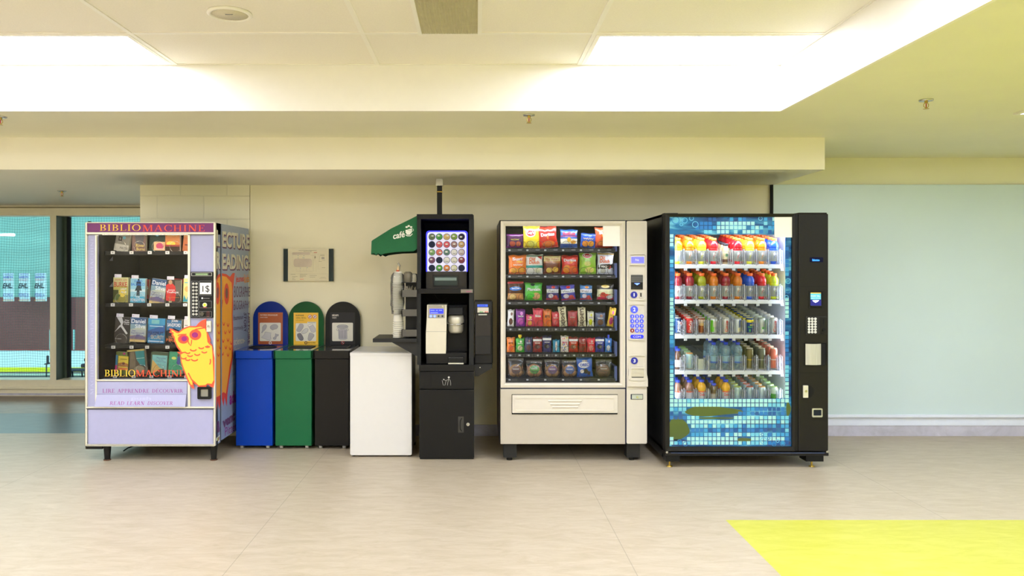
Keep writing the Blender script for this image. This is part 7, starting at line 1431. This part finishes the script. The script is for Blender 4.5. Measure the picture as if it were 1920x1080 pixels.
KIT['green_can'] = canm((196, 206, 196), (190, 196, 160), pan=((.55, 1.2, .016, .104, (60, 160, 60)), (-.2, .55, .035, .05, (70, 170, 60)), (-.1, .4, .016, .035, W_)))
KIT['silver_can'] = canm((202, 206, 204), (200, 196, 176), 'Coke', (206, 60, 60), 2)
KIT['milk'] = juice((90, 60, 44), (214, 206, 196), 0.15, 0.028, (80, 50, 40), '')
KIT['orange_top_can'] = canm((176, 206, 206), (246, 170, 60), bands=((.35, (240, 150, 40)), (.36, (176, 206, 206))))
for k_, c_ in (('gold_tall_can', (120, 110, 60)), ('olive_tall_can', (100, 104, 84)), ('pink_tall_can', (220, 120, 96))): KIT[k_] = canm(c_, (206, 196, 160), h=0.155, r=0.0265, bands=((.45, {'gold_tall_can': (206, 170, 40), 'olive_tall_can': (170, 176, 170), 'pink_tall_can': (226, 216, 206)}[k_]), (.5, c_)))
KIT['juice_red'] = juice((150, 110, 90), (226, 216, 210), txt_=''); KIT['juice_orange'] = juice((240, 180, 40), (232, 224, 210), 0.168, 0.033); KIT['juice_dark'] = juice((110, 90, 60), (206, 196, 170), 0.14, 0.026, (150, 120, 80), '')
KIT['lime_top_can'] = canm((186, 214, 210), (200, 224, 60)); KIT['red_top_can'] = canm((176, 200, 206), (230, 96, 66)); KIT['amber_top_can'] = canm((186, 206, 206), (240, 170, 60)); KIT['leaf_can'] = canm((190, 214, 186), (150, 200, 90), bands=((.2, (90, 170, 60)), (.6, (200, 220, 190))))
DESC = {'lime': ('lime green sports drink bottle', 'bottle'), 'orange': ('orange sports drink bottle', 'bottle'), 'yellow': ('yellow sports drink bottle', 'bottle'), 'red': ('red sports drink bottle', 'bottle'), 'blue': ('blue sports drink bottle', 'bottle'), 'crimson': ('dark red sports drink bottle', 'bottle'), 'amber': ('amber sports drink bottle', 'bottle'), 'olive': ('yellow-green sports drink bottle', 'bottle'), 'coffee': ('black-capped iced coffee bottle', 'bottle'), 'water': ('blue-capped water bottle', 'bottle'),
 'navy_can': ('navy soda can', 'can'), 'red_can': ('red soda can', 'can'), 'rust_can': ('rust brown soda can', 'can'), 'green_white_can': ('green and white soda can', 'can'), 'silver_red_can': ('silver soda can with red script', 'can'), 'yellow_blue_can': ('white, blue and yellow soda can', 'can'), 'nestea_can': ('blue and yellow iced tea can', 'can'), 'green_can': ('silver and green soda can', 'can'), 'silver_can': ('plain silver soda can', 'can'),
 'milk': ('blue-capped chocolate milk bottle', 'bottle'), 'orange_top_can': ('orange-lidded juice can', 'can'), 'gold_tall_can': ('tall gold and black can', 'can'), 'olive_tall_can': ('tall olive can', 'can'), 'pink_tall_can': ('tall salmon pink can', 'can'), 'juice_red': ('blue-capped clear juice bottle', 'bottle'), 'juice_orange': ('round orange juice bottle', 'bottle'), 'juice_dark': ('small dark tea bottle', 'bottle'), 'lime_top_can': ('pale can with lime rim', 'can'), 'red_top_can': ('pale can with red rim', 'can'), 'amber_top_can': ('pale can with amber rim', 'can'), 'leaf_can': ('leafy green can', 'can')}
KIT['milk'] = [(a, b) for a, b in KIT['milk']]
SHN = ['top shelf', 'second shelf', 'can shelf', 'fourth shelf', 'bottom shelf']
plan = [
 [('lime', 6), ('orange', 6), ('yellow', 6), ('red', 6), ('coffee', 6), ('red', 6), ('yellow', 6), ('orange', 6), ('blue', 6)],
 [('crimson', 4), ('crimson', 4), ('olive', 4), ('amber', 4), ('crimson', 4), ('amber', 4), ('blue', 4), ('red', 4), ('lime', 4)],
 [('navy_can', 8), ('red_can', 8), ('rust_can', 8), ('green_white_can', 8), ('silver_red_can', 8), ('yellow_blue_can', 8), ('nestea_can', 8), ('green_can', 8), ('silver_can', 8)],
 [('milk', 2), ('orange_top_can', 4), None, ('water', 3), ('water', 3), ('water', 3), ('gold_tall_can', 6), ('olive_tall_can', 6), ('pink_tall_can', 6)],
 [('juice_red', 3), ('juice_red', 3), ('juice_orange', 3), ('juice_dark', 4), ('juice_orange', 3), ('lime_top_can', 6), ('red_top_can', 6), ('amber_top_can', 6), ('leaf_can', 6)]]
for r, row in enumerate(plan):
    for q, it in enumerate(row):
        if it is None: continue
        kd, n = it; pitch = 0.071 if DESC[kd][1] == 'bottle' else 0.067
        for k in range(n):
            kk = kd
            if r == 3 and q == 1 and k > 0: kk = 'leaf_can'
            d = 0.036+pitch*k; y = YD+d; zz = zd(lips[r])+TT*d+0.0015
            Yf = YD+0.036; x = wx(LN0+LNP*q+(-0.5 if q else 0), Yf)
            ds, ct = DESC[kk]
            lb = '%s, %s, %s lane from left, %s' % (ds, SHN[r], ORD[q], 'front of its lane' if k == 0 else ORD[k]+' from glass')
            if len(lb.replace(',', '').split()) > 16: lb = '%s, %s, lane %s, %s' % (ds, SHN[r], ORD[q], 'front' if k == 0 else ORD[k]+' from glass')
            t = thing('drink_'+ct if ct == 'can' else 'drink_bottle', lb, ct, (x, y, zz), 'drinks on the %s of the drinks machine' % SHN[r], (TH*0.45, 0, 0))
            for nm, me in KIT[kk]:
                o = bpy.data.objects.new(nm, me); COL.objects.link(o); o.parent = t
m = MB(); m.box(-0.024, 0.024, 0, 0.02, 0, 0.078, M((206, 210, 190), 0.4)); m.box(-0.021, 0.021, 0.02, 0.05, 0, 0.02, WP)
o = m.build('lane_pusher', local=True); o.parent = None; o.location = (xd(1270+22.55*2-0.5), YD+0.02, zd(lips[3])+0.004); tag(o, 'white plastic lane pusher in the empty lane of the fourth shelf', 'pusher')
